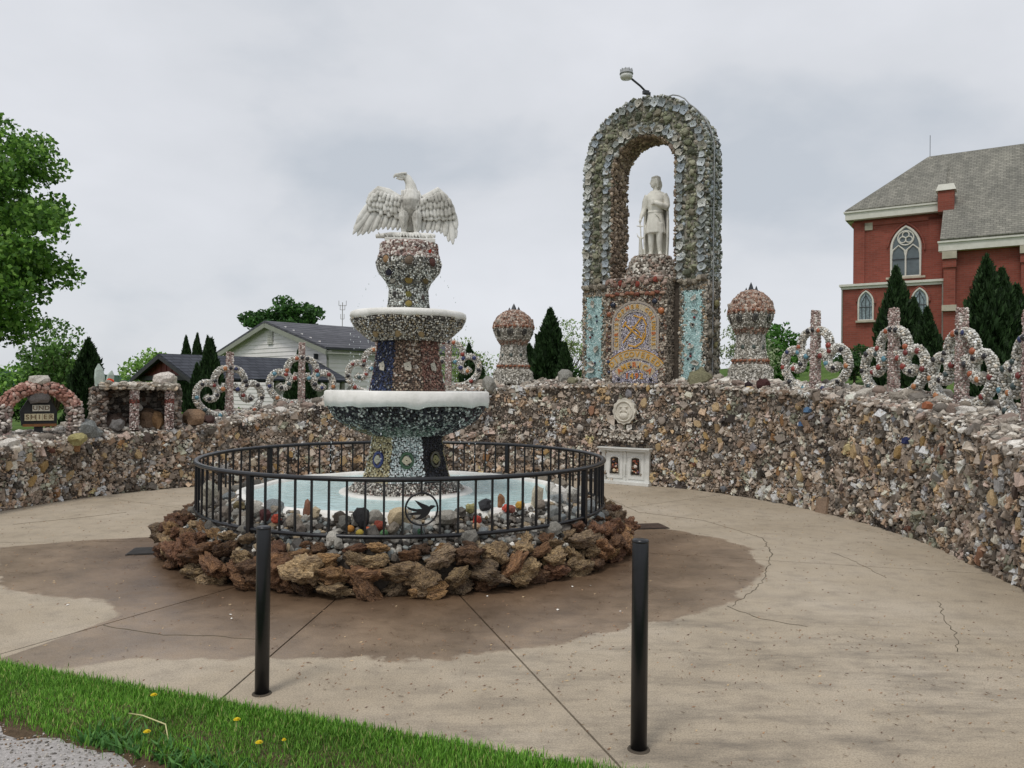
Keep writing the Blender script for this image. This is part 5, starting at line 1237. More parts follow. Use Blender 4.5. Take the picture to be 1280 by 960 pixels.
for x in (-.20, .20):
    o = MB().box((x, -.062, .36), (.30, .02, .50)).build('door', wp, cb)
    me = MB().prism(arch_poly(x, .2, .15, .32), -.075, -.08 + .005).mesh('niche'); fix_normals(me); nch = link('niche', me, M['mortar'], o)
    pth = [(a, -.08, b) for a, b in arch_poly(x, .2, .17, .34)]; MB().tube(pth, .011, 6, closed=True).build('niche_frame', wp, o, True)
    for i in range(26):
        px, pz = x + random.uniform(-.06, .06), random.uniform(.22, .48); put('pebble', random.choice(ROUND), o, (px, -.082, pz), (0, -1, 0), random.uniform(.014, .026), .7, lin(random.choice(('#8a4a3a', '#b89070', '#5a3a30', '#d8c8b4', '#7a6a58', '#a86a50', '#3a3230', '#6a5a70'))), None, .1, .8)
    put('pebble', ROUND[0], o, (x, -.088, .26 if x < 0 else .36), (0, -1, 0), .035, .5, lin('#dfc9a8' if x < 0 else '#e2d6cc'), None, 0, 1)
md_p = q + Vector((-.04, 0, 1.22)); md = empty('relief_medallion', md_p, an - math.pi / 2); tag(md, 'round white relief medallion set in the wall above the white doors', 'medallion')
sc_ = [(.20 * (1 + .045 * math.cos(12 * t)) * math.cos(t), .215 * (1 + .045 * math.cos(12 * t)) * math.sin(t)) for t in [2 * math.pi * i / 72 for i in range(72)]]
me = MB().prism(sc_, -.05, .08).mesh('disc'); fix_normals(me); link('disc', me, M['white_stone'], md)
mb = MB(); mb.tube([(.155 * math.cos(t), -.055, .165 * math.sin(t)) for t in [2 * math.pi * i / 32 for i in range(32)]], .016, 6, closed=True); mb.build('ring', M['white_stone'], md, True)
mb = MB(); mb.ball((0, -.05, .03), (.05, .03, .06), 10, 8); mb.ball((0, -.05, -.08), (.09, .03, .06), 10, 8); mb.box((0, -.06, .075), (.15, .03, .02)); mb.tube([(-.05, -.06, .01), (-.08, -.06, -.03), (-.05, -.065, -.09)], .014, 6); mb.tube([(.05, -.06, .01), (.08, -.06, -.03), (.05, -.065, -.09)], .014, 6)
link('relief_figure', remesh(mb, .006, 'relief_figure', 2), M['white_stone'], md)
# stone shelf between them
an2, q2 = wall_frame(1.9, 13.0)
sh = empty('stone_shelf', q2 + Vector((math.cos(an2), math.sin(an2), 0)) * .0 + Vector((0, 0, .80)), an2 - math.pi / 2); tag(sh, 'stone shelf of shells between the white doors and the medallion', 'shelf')
MB().box((0, .0, .0), (.82, .14, .18)).build('block', M['mortar'], sh)
p, n_ = s_rect((-.41, -.07, -.09), (1, 0, 0), (0, 0, 1), .82, .18, .04); p2_, n2_ = s_rect((-.41, -.07, .09), (1, 0, 0), (0, 1, 0), .82, .14, .04)
stuff('shelf_stones', [stones_np(np.concatenate([p, p2_]), np.concatenate([n_, n2_]), .024, pick(pal('#b5aca0', '#8f877d', '#cfc8be', '#6f685f', '#a39484'), len(p) + len(p2_)), 'ico', .7)], sh)
for i in range(8): put('shell', SHELL[i % 6], sh, (-.36 + i * .1, -.09, random.uniform(-.03, .05)), (0, -1, .2), random.uniform(.035, .055), .7, lin('#cfc8bc'), None, .2, .8)
for x in (-.16, .14): put('shell', SHELL[2], sh, (x, -.02, .15), (0, -1, .3), .06, .8, lin('#e0dbd2'), None, .1, .8)

# ------------------------------------------------------------------ crosses with scrolls along the ledge
PINK = (pal('#a58e88', '#bba9a3', '#8c706a', '#d2c8c2', '#745f5a', '#ad9790', '#e0d9d3'), [4, 4, 4, 4, 2, 4, 2])
PEB = (pal('#d6d3cc', '#bfbcb4', '#e8e6e0', '#a3a098', '#cfc4b4', '#8a8780'), [5, 5, 4, 3, 2, 1.5])
def smooth_path(pts, n=6):
    P2 = [Vector(p) for p in pts]; out = []
    for i in range(len(P2) - 1):
        p0, p1, p2, p3 = P2[max(i - 1, 0)], P2[i], P2[i + 1], P2[min(i + 2, len(P2) - 1)]
        for k in range(n):
            t = k / n; out.append(.5 * ((2 * p1) + (-p0 + p2) * t + (2 * p0 - 5 * p1 + 4 * p2 - p3) * t * t + (-p0 + 3 * p1 - 3 * p2 + p3) * t ** 3))
    return out + [P2[-1]]
LOWER = [(.05, .02), (.2, .015), (.36, .07), (.48, .17), (.545, .31), (.52, .46), (.42, .55), (.29, .53), (.215, .42), (.24, .31), (.33, .28), (.40, .34)]
UPPER = [(.08, .53), (.11, .46), (.18, .45), (.245, .52), (.25, .64), (.19, .75), (.09, .80), (.0, .81)]
KC = [lin(x) for x in ('#1c1a1e', '#2a2a2e', '#a35a3a', '#8a3a30', '#2c3560', '#231f22', '#b0764c', '#3a4a4a', '#742e2a', '#5c8a9a')]
def make_cross():
    root = empty('scroll_cross', (0, 0, 0)); pr = .05
    MB().box((0, 0, .53), (.105, .105, 1.10), 0, .82).build('post', M['mortar_pale'], root)
    P_, N_ = [], []
    for k in range(4):
        a = k * math.pi / 2; d = (math.sin(a), -math.cos(a)); u = (math.cos(a), math.sin(a)); w = .1
        p, n_ = s_rect((d[0] * .05 - u[0] * w / 2, d[1] * .05 - u[1] * w / 2, 0), (u[0], u[1], 0), (0, 0, 1), w, 1.08, .024)
        f = 1 - .16 * p[:, 2] / 1.08; p[:, 0] *= f; p[:, 1] *= f; P_.append(p); N_.append(n_)
    p, n_ = np.concatenate(P_), np.concatenate(N_); stuff('post_stones', [stones_np(p, n_, .0155, pick(PINK[0], len(p), PINK[1]), 'ico', .8, True, .3, .3)], root)
    for sx in (-1, 1):
        for nm, path, n_kn, rad in (('lower_scroll', LOWER, 7, .05), ('upper_scroll', UPPER, 3, .048)):
            pa = smooth_path([(sx * x, 0, z) for x, z in path], 5)
            sc = MB().tube(pa, rad - .008, 8, axis=(0, 1, 0)).build(nm, M['mortar_pale'], root, True)
            p, n_ = s_tube(pa, rad, .027); o = link('pebbles', np_mesh('pebbles', *stones_np(p, n_, rng.uniform(.014, .019, len(p)), pick(PEB[0], len(p), PEB[1]), 'ico', .8, True, .25, .3, .15), True), M['chips'], sc); o['kind'] = 'stuff'
            Lp = len(pa)
            for i in range(n_kn):
                q = pa[int((i + .6) / n_kn * (Lp - 1))]; put('glass_knob', KNOB, sc, (q.x, -rad * .98, q.z), (0, -1, .1), random.uniform(.033, .043), .7, random.choice(KC), 0)
    put('glass_knob', KNOB, root, (0, -.06, .81), (0, -1, .1), .032, .8, lin('#1c1a1e'), 0)
    return root
spots = [  # X, Y, label
    (4.24, 10.74, 'pink cross with scrolls next to the domed pedestal on the church side of the arch'),
    (4.70, 9.46, 'pink cross with scrolls second from the domed pedestal on the church side'),
    (4.86, 8.30, 'pink cross with scrolls third from the domed pedestal on the church side'),
    (4.80, 7.12, 'pink cross with scrolls fourth from the domed pedestal on the church side'),
    (-4.70, 12.78, 'pink cross with scrolls beside the open stone grotto'),
    (-3.70, 13.50, 'pink cross with scrolls second from the stone grotto'),
    (-2.45, 14.03, 'pink cross with scrolls third from the stone grotto, partly behind the fountain shaft'),
    (-1.18, 14.22, 'pink cross with scrolls next to the domed pedestal on the house side')]
protos = [make_cross(), make_cross()]
for i, (x, y, lab) in enumerate(spots):
    o = protos[i] if i < 2 else copy_tree(protos[i % 2])
    an = math.atan2(y - C.y, x - C.x); q = math.hypot(x - C.x, y - C.y) - float(wall_r(an)); zl = float(ledge_z(an, min(max(q, 0), .8)))
    o.location = (x, y, zl - .02); s = random.uniform(.97, 1.04); o.scale = (s, s, s); o.rotation_euler = (0, 0, an - math.pi / 2 + random.uniform(-.04, .04))
    tag(o, lab, 'ornament', 'scroll crosses along the wall ledge')
    for ch in o.children:
        for k in ch.children:
            if k.name.startswith('glass_knob'): k.color = (*random.choice(KC), 1)

# ------------------------------------------------------------------ domed pedestals
PPR = [(.44, 0), (.43, .22), (.36, .28), (.355, .36), (.31, .42), (.285, .62), (.27, .70), (.30, .76), (.36, .84), (.435, .98), (.45, 1.08), (.43, 1.16), (.36, 1.27), (.22, 1.37), (.08, 1.41)]
def make_pedestal():
    root = empty('domed_pedestal', (0, 0, 0)); r8 = math.pi / 8 - math.pi / 2
    MB().lathe([(r - .014, z) for r, z in PPR], 8, rot=r8).build('body', M['mortar_pale'], root)
    p, n_ = s_lathe(PPR, .03, 8, r8); z = p[:, 2]; c_ = pick(pal('#b5b0a6', '#9a958b', '#cfcbc2', '#7d786f', '#d8d4cc'), len(p)); s_ = np.full(len(p), .0155)
    bk = ((z > .29) & (z < .37)) | ((z > .74) & (z < .83)) | (z > 1.06); c_[bk] = pick(pal('#94705e', '#7d5c4c', '#a58674', '#b8a294', '#6a4e42', '#8f8278', '#c2b5a8'), bk.sum()); s_[z > 1.06] = .026; s_[z < .22] = .02
    stuff('mosaic', [stones_np(p, n_, s_, c_, 'ico', .75, True, .35, .35, .25)], root)
    for i in range(24): a = 2 * math.pi * i / 24; put('stone', ROUND[i % 4], root, (.35 * math.cos(a), .35 * math.sin(a), .335), (math.cos(a), math.sin(a), 0), .034, .7, pal('#96624a', '#84543f', '#a87458')[i % 3], 0, .1, .6)
    for i in range(28): a = 2 * math.pi * i / 28; put('stone', ROUND[i % 4], root, (.43 * math.cos(a), .43 * math.sin(a), 1.09), (math.cos(a), math.sin(a), 0), .038, .7, pal('#8a5a46', '#9a6a52', '#75493a')[i % 3], 0, .1, .6)
    for k in range(8):
        a = -math.pi / 2 + k * math.pi / 4; d = Vector((math.cos(a), math.sin(a), 0))
        put('shell', SHELL[k % 6], root, d * .405 + Vector((0, 0, .97)), d + Vector((0, 0, -.3)), .05, .7, lin('#d6d0c4'), .4, .05, 1.1)
        put('glass_knob', KNOB, root, d * .40 + Vector((0, 0, .97)), d + Vector((0, 0, -.3)), .075, .22, lin('#3a3836'), 0)
        put('shell', SHELL[(k + 3) % 6], root, d * .265 + Vector((0, 0, .68)), d, .05, .8, lin('#dcd8d0'), 1.0, .1, .8)
        put('glass_knob', KNOB, root, d * .275 + Vector((0, 0, .54)), d, .04, .5, lin('#3f4a44'), 0)
        put('shell', SHELL[(k + 1) % 6], root, d * .40 + Vector((0, 0, .12)), d, .045, .7, lin('#cfcabf'), .2, .1, .9)
    for i in range(26):
        a = random.uniform(0, 6.28); t = random.uniform(0, 1); r = .42 - .32 * t; put('stone', random.choice(ROCK), root, (r * math.cos(a), r * math.sin(a), 1.17 + .2 * t), (math.cos(a) * .6, math.sin(a) * .6, 1), random.uniform(.05, .075), .8, pal('#8a7466', '#a5968a', '#6a564b', '#b5a99e')[i % 4], None, .3, .8)
    cr = MB().lathe([(.05, -.03), (.065, .03), (.03, .11), (.0, .16)], 6); cr.add([(x * .6 + .1, y * .6 + .03, z * .62) for x, y, z in cr.v[:24]], [f for f in cr.f]); cr.add([(x * .5 - .09, y * .5 - .03, z * .5) for x, y, z in cr.v[:24]], [f for f in cr.f[:len(cr.f) // 2]])
    cr.build('crystal_tip', M['dark_steel'], root, loc=(0, 0, 1.39)); return root
pd = make_pedestal()
for i, (x, y, lab) in enumerate([(.02, 14.2, 'domed stone pedestal on the ledge between arch and house side crosses'), (3.80, 12.25, 'domed stone pedestal on the ledge between arch and church side crosses')]):
    o = pd if i == 0 else copy_tree(pd); an = math.atan2(y - C.y, x - C.x); zl = float(wall_z(an)) + .1
    o.location = (x, y, zl - .03); o.rotation_euler = (0, 0, an - math.pi / 2); s = .86 if i == 0 else .80; o.scale = (s, s, .96 if i == 0 else 1.04); tag(o, lab, 'pedestal', 'domed pedestals beside the arch')

# ------------------------------------------------------------------ little stone arch (left end) and open grotto
an = math.atan2(10.53 - C.y, -6.47 - C.x); zl = float(wall_z(an)) + .08
sa = empty('stone_arch', (-6.47, 10.53, zl - .02), an - math.pi / 2 - R(28)); sa.scale = (1.0, 1.0, .92); tag(sa, 'small rounded stone archway with lettered blocks hung inside', 'arch')
PR_ = pal('#a0938a', '#867a72', '#bdb2a9', '#6c615a', '#a38a82', '#cfc6bd')
for sx in (-1, 1):
    path = smooth_path([(sx * .43, 0, -.05), (sx * .43, 0, .3), (sx * .40, 0, .48)], 5)
    pl = MB().tube(path, .085, 10).build('pillar', M['mortar'], sa, True); p, n_ = s_tube(path, .095, .05)
    o = link('pillar_stones', np_mesh('pillar_stones', *stones_np(p, n_, .032, pick(PR_, len(p)), 'ico', .75)), M['chips'], pl); o['kind'] = 'stuff'
    path = smooth_path([(sx * .42, 0, .46), (sx * .33, 0, .58), (sx * .19, 0, .70), (sx * .03, 0, .74)], 5)
    pl = MB().tube(path, .075, 10).build('arch_half', M['mortar'], sa, True); p, n_ = s_tube(path, .085, .05)
    o = link('arch_stones', np_mesh('arch_stones', *stones_np(p, n_, .034, pick(pal('#a87b6c', '#96685a', '#b89284', '#c2a598', '#84594d'), len(p)), 'ico', .7)), M['chips'], pl); o['kind'] = 'stuff'
put('cap_stone', ROCK[2], sa, (0, -.02, .84), (0, 0, 1), .13, .6, lin('#c2bcb2'), 0, .05, .8)
put('hanging_stone', ROCK[4], sa, (0, .0, .60), (0, -1, 0), .14, .5, lin('#7d7876'), 0, 0, .7)
M['slate'] = plain_mat('dark_slate', lin('#2e2f30'), .7, .3, 10); M['ivory'] = plain_mat('ivory_tile', lin('#d8cca8'), .6, .12, 20); M['ivory2'] = plain_mat('pale_tile', lin('#d6d2c4'), .6, .12, 20); M['ink'] = plain_mat('brown_ink', lin('#6a5030'), .7)
sg = empty('letter_sign', Matrix.Translation((-6.47, 10.53, zl - .03)) @ Matrix.Rotation(an - math.pi / 2 - R(28), 4, 'Z') @ Vector((.02, .10, .0)), an - math.pi / 2 - R(28)); tag(sg, 'dark slate sign with two rows of pale lettered tiles inside the small arch', 'sign')
MB().add([(-.22, 0, .16), (.20, 0, .16), (.20, 0, .36), (.12, 0, .52), (.04, 0, .66), (-.06, 0, .66), (-.16, 0, .5), (-.24, 0, .36)] + [(-.22, .07, .16), (.20, .07, .16), (.20, .07, .36), (.12, .07, .52), (.04, .07, .66), (-.06, .07, .66), (-.16, .07, .5), (-.24, .07, .36)], [tuple(range(8)), tuple(range(15, 7, -1))] + [((i + 1) % 8, i, 8 + i, 8 + (i + 1) % 8) for i in range(8)]).build('slab', M['slate'], sg)
MB().box((-.02, .035, .07), (.1, .09, .2)).build('foot', M['slate'], sg)
MB().box((-.01, -.015, .165), (.40, .06, .035)).build('timber_shelf', plain_mat('amber_timber', lin('#8a5c34'), .7, .3, 12), sg)
def tile_row(txt, x0, z, w, h, mat):
    for i, ch in enumerate(txt):
        x = x0 + (i + .5) * w; t = MB().box((x, -.012, z), (w * .94, .03, h)).build('tile', mat, sg)
        cu = bpy.data.curves.new('t', 'FONT'); cu.body = ch; cu.size = h * .95; cu.align_x = 'CENTER'; cu.align_y = 'CENTER'; cu.extrude = .002; cu.offset = h * .01
        ob = bpy.data.objects.new('t', cu); COL.objects.link(ob); dg = bpy.context.evaluated_depsgraph_get(); me = bpy.data.meshes.new_from_object(ob.evaluated_get(dg)); bpy.data.objects.remove(ob); bpy.data.curves.remove(cu)
        l_ = link('letter', me, M['ink'], t); l_.matrix_local = Matrix.Translation((x, -.029, z)) @ Matrix.Rotation(R(90), 4, 'X')
tile_row('UND', -.10, .40, .07, .085, M['ivory2']); tile_row('SHIER', -.19, .275, .07, .095, M['ivory'])
# grotto
an = math.atan2(11.8 - C.y, -5.7 - C.x); zl = float(wall_z(an)) + .08
gr = empty('stone_grotto', (-5.72, 11.72, zl - .03), an - math.pi / 2 - R(16)); gr.scale = (1.0, 1.0, .80); tag(gr, 'open rough stone grotto with two pink pillars and heavy slab roof', 'grotto')
MB().box((0, .36, .36), (1.05, .10, .8)).box((-.52, .14, .36), (.13, .5, .78)).box((.52, .14, .36), (.13, .5, .78)).build('walls', M['mortar'], gr)
P_, N_ = [], []
for o_, ux, w in [((-.58, -.11, 0), (1, 0, 0), .15), ((.44, -.11, 0), (1, 0, 0), .15), ((-.59, .36, 0), (0, -1, 0), .5), ((.59, -.12, 0), (0, 1, 0), .5), ((-.455, -.1, 0), (0, 1, 0), .45), ((.455, .35, 0), (0, -1, 0), .45), ((-.45, .305, 0), (1, 0, 0), .9)]:
    p, n_ = s_rect(o_, ux, (0, 0, 1), w, .76, .055); P_.append(p); N_.append(n_)
p, n_ = np.concatenate(P_), np.concatenate(N_); stuff('wall_stones', [stones_np(p, n_, rng.uniform(.03, .05, len(p)), pick(pal('#7d746c', '#5f5750', '#958b82', '#4a443f', '#a79d93', '#6f5a4c'), len(p)), 'ico', .8, True, .4, .5, .3)], gr)
MB().box((0, .10, .80), (1.06, .66, .1)).build('roof_slab', M['mortar'], gr)
p, n_ = s_rect((-.53, -.24, .85), (1, 0, 0), (0, 1, 0), 1.06, .66, .06); p2_, n2_ = s_rect((-.53, -.235, .75), (1, 0, 0), (0, 0, 1), 1.06, .1, .05)
stuff('roof_stones', [stones_np(np.concatenate([p, p2_]), np.concatenate([n_, n2_]), .042, pick(pal('#b5ada0', '#9a9184', '#cdc6ba', '#857c70', '#c2b09a'), len(p) + len(p2_)), 'ico', .6, True, .4, .4, .3)], gr)
for i in range(16): put('stone', random.choice(ROCK), gr, (-.48 + i * .066, -.23 + random.uniform(0, .08), .80 + random.uniform(-.02, .08)), (0, -.6, 1), random.uniform(.06, .09), .6, pal('#b5ada0', '#a0978a', '#cfc8bc', '#8f8578')[i % 4], None, .3, .8)
for x in (-.06, .43):
    pl = MB().tube([(x, -.16, -.03), (x, -.16, .78)], .055, 10).build('pillar', M['mortar'], gr, True); p, n_ = s_tube([(x, -.16, 0), (x, -.16, .77)], .058, .028); c_ = pick(PINK[0], len(p), PINK[1]); k = (p[:, 2] > .48) & (p[:, 2] < .56); c_[k] = pick(pal('#8f5448', '#7d463c'), k.sum())
    o = link('pillar_stones', np_mesh('pillar_stones', *stones_np(p, n_, .017, c_, 'ico', .7)), M['chips'], pl); o['kind'] = 'stuff'
M['crystal'] = stone_mat('pale_crystal', 'obj', 4, .35, .25, .3, .03)
for x, y, h, w, t in [(-.50, .02, .40, .07, -.04), (-.38, .05, .28, .055, .10)]:
    me = MB().lathe([(w, -.02), (w * 1.08, h * .35), (w * .85, h * .72), (w * .12, h)], 5).mesh('crystal'); o = link('crystal', me, M['crystal'], gr, (x, y, .82), (t, t, .4), (1.1, .6, 1), lin('#b5c2b8'))
put('quartz_boulder', ROCK[1], gr, (.38, .0, .95), (0, 0, 1), .17, .75, lin('#d8cfc6'), .4, .05, .85); put('quartz_boulder', ROCK[5], gr, (.50, .06, .92), (0, 0, 1), .10, 1.2, lin('#c9c4b4'), .4, .05, .8)
put('glass_lump', ROCK[0], gr, (-.40, -.2, .90), (0, -1, .3), .05, .8, lin('#d84a20'), .4, 0, 1)
for x, y, s, f, col in [(.2, .1, .2, 1.3, '#6f5a48'), (.0, .2, .15, 1.0, '#5a4a40'), (.28, .0, .12, 1.7, '#8f7050'), (-.28, .1, .16, 1.0, '#6a5a50'), (-.3, -.25, .13, .9, '#6f6c6a'), (-.2, -.3, .06, .7, '#c8c2b8'), (.05, .1, .06, 1, '#cfcac2')]: put('boulder', random.choice(ROCK), gr, (x, y, .03 + s * f * .4 if s > .07 else .02 if y < 0 else .4), (0, 0, 1), s, f, lin(col), None, .2, .8)
# loose boulders on the ledge
for (px, d, s, f, col, lab) in [(108, 10.9, .19, .85, '#7f8280', 'grey boulder between the small arch and the stone grotto'), (98, 10.5, .15, .55, '#a39a6a', 'mossy yellow slab rock leaning by the small arch foot'), (243, 12.3, .22, .7, '#8a7058', 'brown boulder beside the stone grotto near the first cross'), (262, 12.4, .12, .7, '#4a3632', 'dark red rock under the first cross near the grotto'), (612, 13.75, .16, .9, '#8f8d86', 'rounded grey boulder on the ledge between cross and pedestal'), (706, 13.9, .17, .8, '#8d8b84', 'rounded grey boulder beside the foot of the arch'), (718, 13.6, .13, .6, '#7d7a62', 'mossy low rock beside the foot of the arch'), (953, 11.4, .10, 1.0, '#4a2c2a', 'dark red rock under the pedestal on the church side'), (936, 11.6, .08, .8, '#33262a', 'small dark rock under the pedestal on the church side'), (12, 9.75, .13, .6, '#cfc9c0', 'white rock on the ledge before the small arch')]:
    X = (px - 640) / 960 * d; an = math.atan2(d - C.y, X - C.x); q = math.hypot(X - C.x, d - C.y) - float(wall_r(an)); z = float(ledge_z(an, min(max(q, .05), .8)))
    o = put('boulder', random.choice(ROCK), None, (X, d, z + s * f * .45), (0, 0, 1), s, f, lin(col), None, .1, .8); tag(o, lab, 'rock', 'boulders on the wall ledge')

# ------------------------------------------------------------------ bollards and drains
for x, y, h, lab in [(-1.281, 3.99, .865, 'black steel bollard at the corner of the verge beside a slab joint'), (.578, 3.415, .93, 'black steel bollard alone on the dry concrete')]:
    b = empty('bollard', (x, y, 0)); tag(b, lab, 'bollard', 'bollards before the fountain')
    MB().lathe([(.0365, -.05), (.0365, h - .006), (.034, h)], 28).build('tube', bmt, b, True)
    MB().lathe([(.036, -.01), (.052, -.002), (.048, .004), (.036, .007)], 20, closed=True).build('footing', M['joint'], b, True)
    MB().lathe([(.037, h - .012), (.0375, h - .006), (.035, h + .001), (.02, h + .004), (.0, h + .005)], 28).build('cap', bmt, b, True)
M['rust'] = plain_mat('rusty_plate', lin('#4a3a30'), .7, .4, 8, .4, .01); M['dk'] = plain_mat('dark_plate', lin('#33302e'), .55, .3, 8, .4, .01)
for px, py, w, d, mt, lab in [(186, 689, .30, .30, 'dk', 'dark square drain cover by the fountain on the wet side'), (813, 658, .38, .30, 'rust', 'rusty drain cover by the fountain near the white doors')]:
    g = ground_at(px, py); dr = empty('drain_cover', (g.x, g.y, 0), .2); tag(dr, lab, 'drain', 'drain covers by the fountain')
    MB().box((0, 0, .003), (w, d, .012)).build('frame', M['dk'], dr)
    for k in range(6): MB().box((0, -d / 2 + (k + .5) * d / 6, .010), (w * .9, d / 6 * .7, .01)).build('bar', M[mt], dr)

# ------------------------------------------------------------------ church
def brick_mat():
    m, nt, b = mat_new('red_brick'); tc = N(nt, 'ShaderNodeTexCoord').outputs['Object']
    sx = N(nt, 'ShaderNodeSeparateXYZ'); nt.links.new(tc, sx.inputs[0]); cm = N(nt, 'ShaderNodeCombineXYZ'); nt.links.new(mathn(nt, 'ADD', sx.outputs[0], sx.outputs[1]), cm.inputs[0]); nt.links.new(sx.outputs[2], cm.inputs[1])
    br = N(nt, 'ShaderNodeTexBrick'); br.inputs['Scale'].default_value = 1.0; br.inputs['Brick Width'].default_value = .42; br.inputs['Row Height'].default_value = .14; br.inputs['Mortar Size'].default_value = .012
    br.inputs['Color1'].default_value = (*lin('#804133'), 1); br.inputs['Color2'].default_value = (*lin('#904b3d'), 1); br.inputs['Mortar'].default_value = (*lin('#80594f'), 1); nt.links.new(cm.outputs[0], br.inputs['Vector'])
    n1 = noise_n(nt, .6, 6, .7, tc); r = ramp(nt, n1.outputs['Fac'], [(.3, (.78, .76, .76)), (.7, (1.15, 1.12, 1.1))])
    nt.links.new(mixc(nt, 1.0, br.outputs['Color'], r.outputs[0], 'MULTIPLY'), b.inputs['Base Color']); b.inputs['Roughness'].default_value = .9; return m
def roof_mat(name, c0, c1, streak=True, row=.16):
    m, nt, b = mat_new(name); tc = N(nt, 'ShaderNodeTexCoord').outputs['Object']
    sx = N(nt, 'ShaderNodeSeparateXYZ'); nt.links.new(tc, sx.inputs[0]); cm = N(nt, 'ShaderNodeCombineXYZ'); nt.links.new(sx.outputs[0], cm.inputs[0]); nt.links.new(sx.outputs[2], cm.inputs[1])
    br = N(nt, 'ShaderNodeTexBrick'); br.inputs['Brick Width'].default_value = .34; br.inputs['Row Height'].default_value = row; br.inputs['Mortar Size'].default_value = .012; br.inputs['Scale'].default_value = 1.0
    br.inputs['Color1'].default_value = (*c0, 1); br.inputs['Color2'].default_value = (*c1, 1); br.inputs['Mortar'].default_value = (*[x * .45 for x in c0], 1); nt.links.new(cm.outputs[0], br.inputs['Vector'])
    mp = N(nt, 'ShaderNodeMapping'); nt.links.new(tc, mp.inputs['Vector']); mp.inputs['Scale'].default_value = (.5, .1, .15) if streak else (1, 1, 1)
    n1 = noise_n(nt, 2.0, 6, .7, mp.outputs[0]); r = ramp(nt, n1.outputs['Fac'], [(.3, (.72, .72, .72)), (.7, (1.3, 1.28, 1.24))])
    nt.links.new(mixc(nt, 1.0, br.outputs['Color'], r.outputs[0], 'MULTIPLY'), b.inputs['Base Color']); b.inputs['Roughness'].default_value = .9; b.inputs['Specular IOR Level'].default_value = .2
    bump(nt, b, br.outputs['Fac'], .3, -.02); return m
M['brick'] = brick_mat(); M['slateroof'] = roof_mat('weathered_shingle_roof', lin('#77766f'), lin('#8c8a82')); M['trim'] = plain_mat('cream_trim', lin('#d2cfc6'), .6, .1, 3); M['limestone'] = plain_mat('limestone', lin('#b3ab9a'), .85, .2, 2); M['lead'] = plain_mat('window_glass', lin('#5a6468'), .15, .25, 1.5, .05); M['stained'] = plain_mat('leaded_glass', lin('#7d8b90'), .2, .6, 6, .05)
CA = math.atan2(-.545, .839); CZ = 3.9
ch = empty('church', (25.7, 58.0, CZ), CA); tag(ch, 'large red brick church with grey shingle roof and white gothic windows', 'church')
# local: x along the wall, y away from the plaza, z from the ground there
EH, RH, NEH = 10.9, 15.9, 7.7
def wall_with_arches(name, x0, x1, z0, z1, y, holes, th=.4, parent=ch, mat=None):
    """brick wall in the plane y with pointed openings (recess boxes behind)"""
    bm = bmesh.new(); polys = []
    xs = [x0]
    def add(poly):
        f_ = [bm.verts.new((px, y, pz)) for px, pz in poly]; bm.faces.new(f_)
    holes = sorted(holes); cur = x0
    for cx, hz0, w, h in holes:
        if cx - w / 2 > cur: add([(cur, z0), (cx - w / 2, z0), (cx - w / 2, z1), (cur, z1)])
        add([(cx - w / 2, z0), (cx + w / 2, z0), (cx + w / 2, hz0), (cx - w / 2, hz0)])
        ap = gothic(cx, hz0, w, h); top = [q for q in ap[1:]]     # from right foot over the tip to left foot
        add([(cx + w / 2, z1), (cx - w / 2, z1)] + [ap[-1]] + [q for q in ap[1:-1]][::-1] if False else [(cx - w / 2, z1)] + [q for q in [ap[0]] + ap[:1:-1]] [1:] + [ap[1]] + [(cx + w / 2, z1)])
        cur = cx + w / 2
    if cur < x1: add([(cur, z0), (x1, z0), (x1, z1), (cur, z1)])
    bmesh.ops.recalc_face_normals(bm, faces=bm.faces)
    me = bpy.data.meshes.new(name); bm.to_mesh(me); bm.free(); return link(name, me, mat or M['brick'], parent)
def gothic(cx, z0, w, h, n=7):
    """pointed arch outline: left foot, right foot, then over the tip back to the left"""
    sp = h - w * .85; r = w; pts = [(cx - w / 2, z0), (cx + w / 2, z0)]
    for i in range(n + 1): a = R(60 * i / n); pts.append((cx - w / 2 + w * math.cos(a), z0 + sp + w * .98 * math.sin(a)))
    for i in range(n - 1, -1, -1): a = R(60 * i / n); pts.append((cx + w / 2 - w * math.cos(a), z0 + sp + w * .98 * math.sin(a)))
    return pts
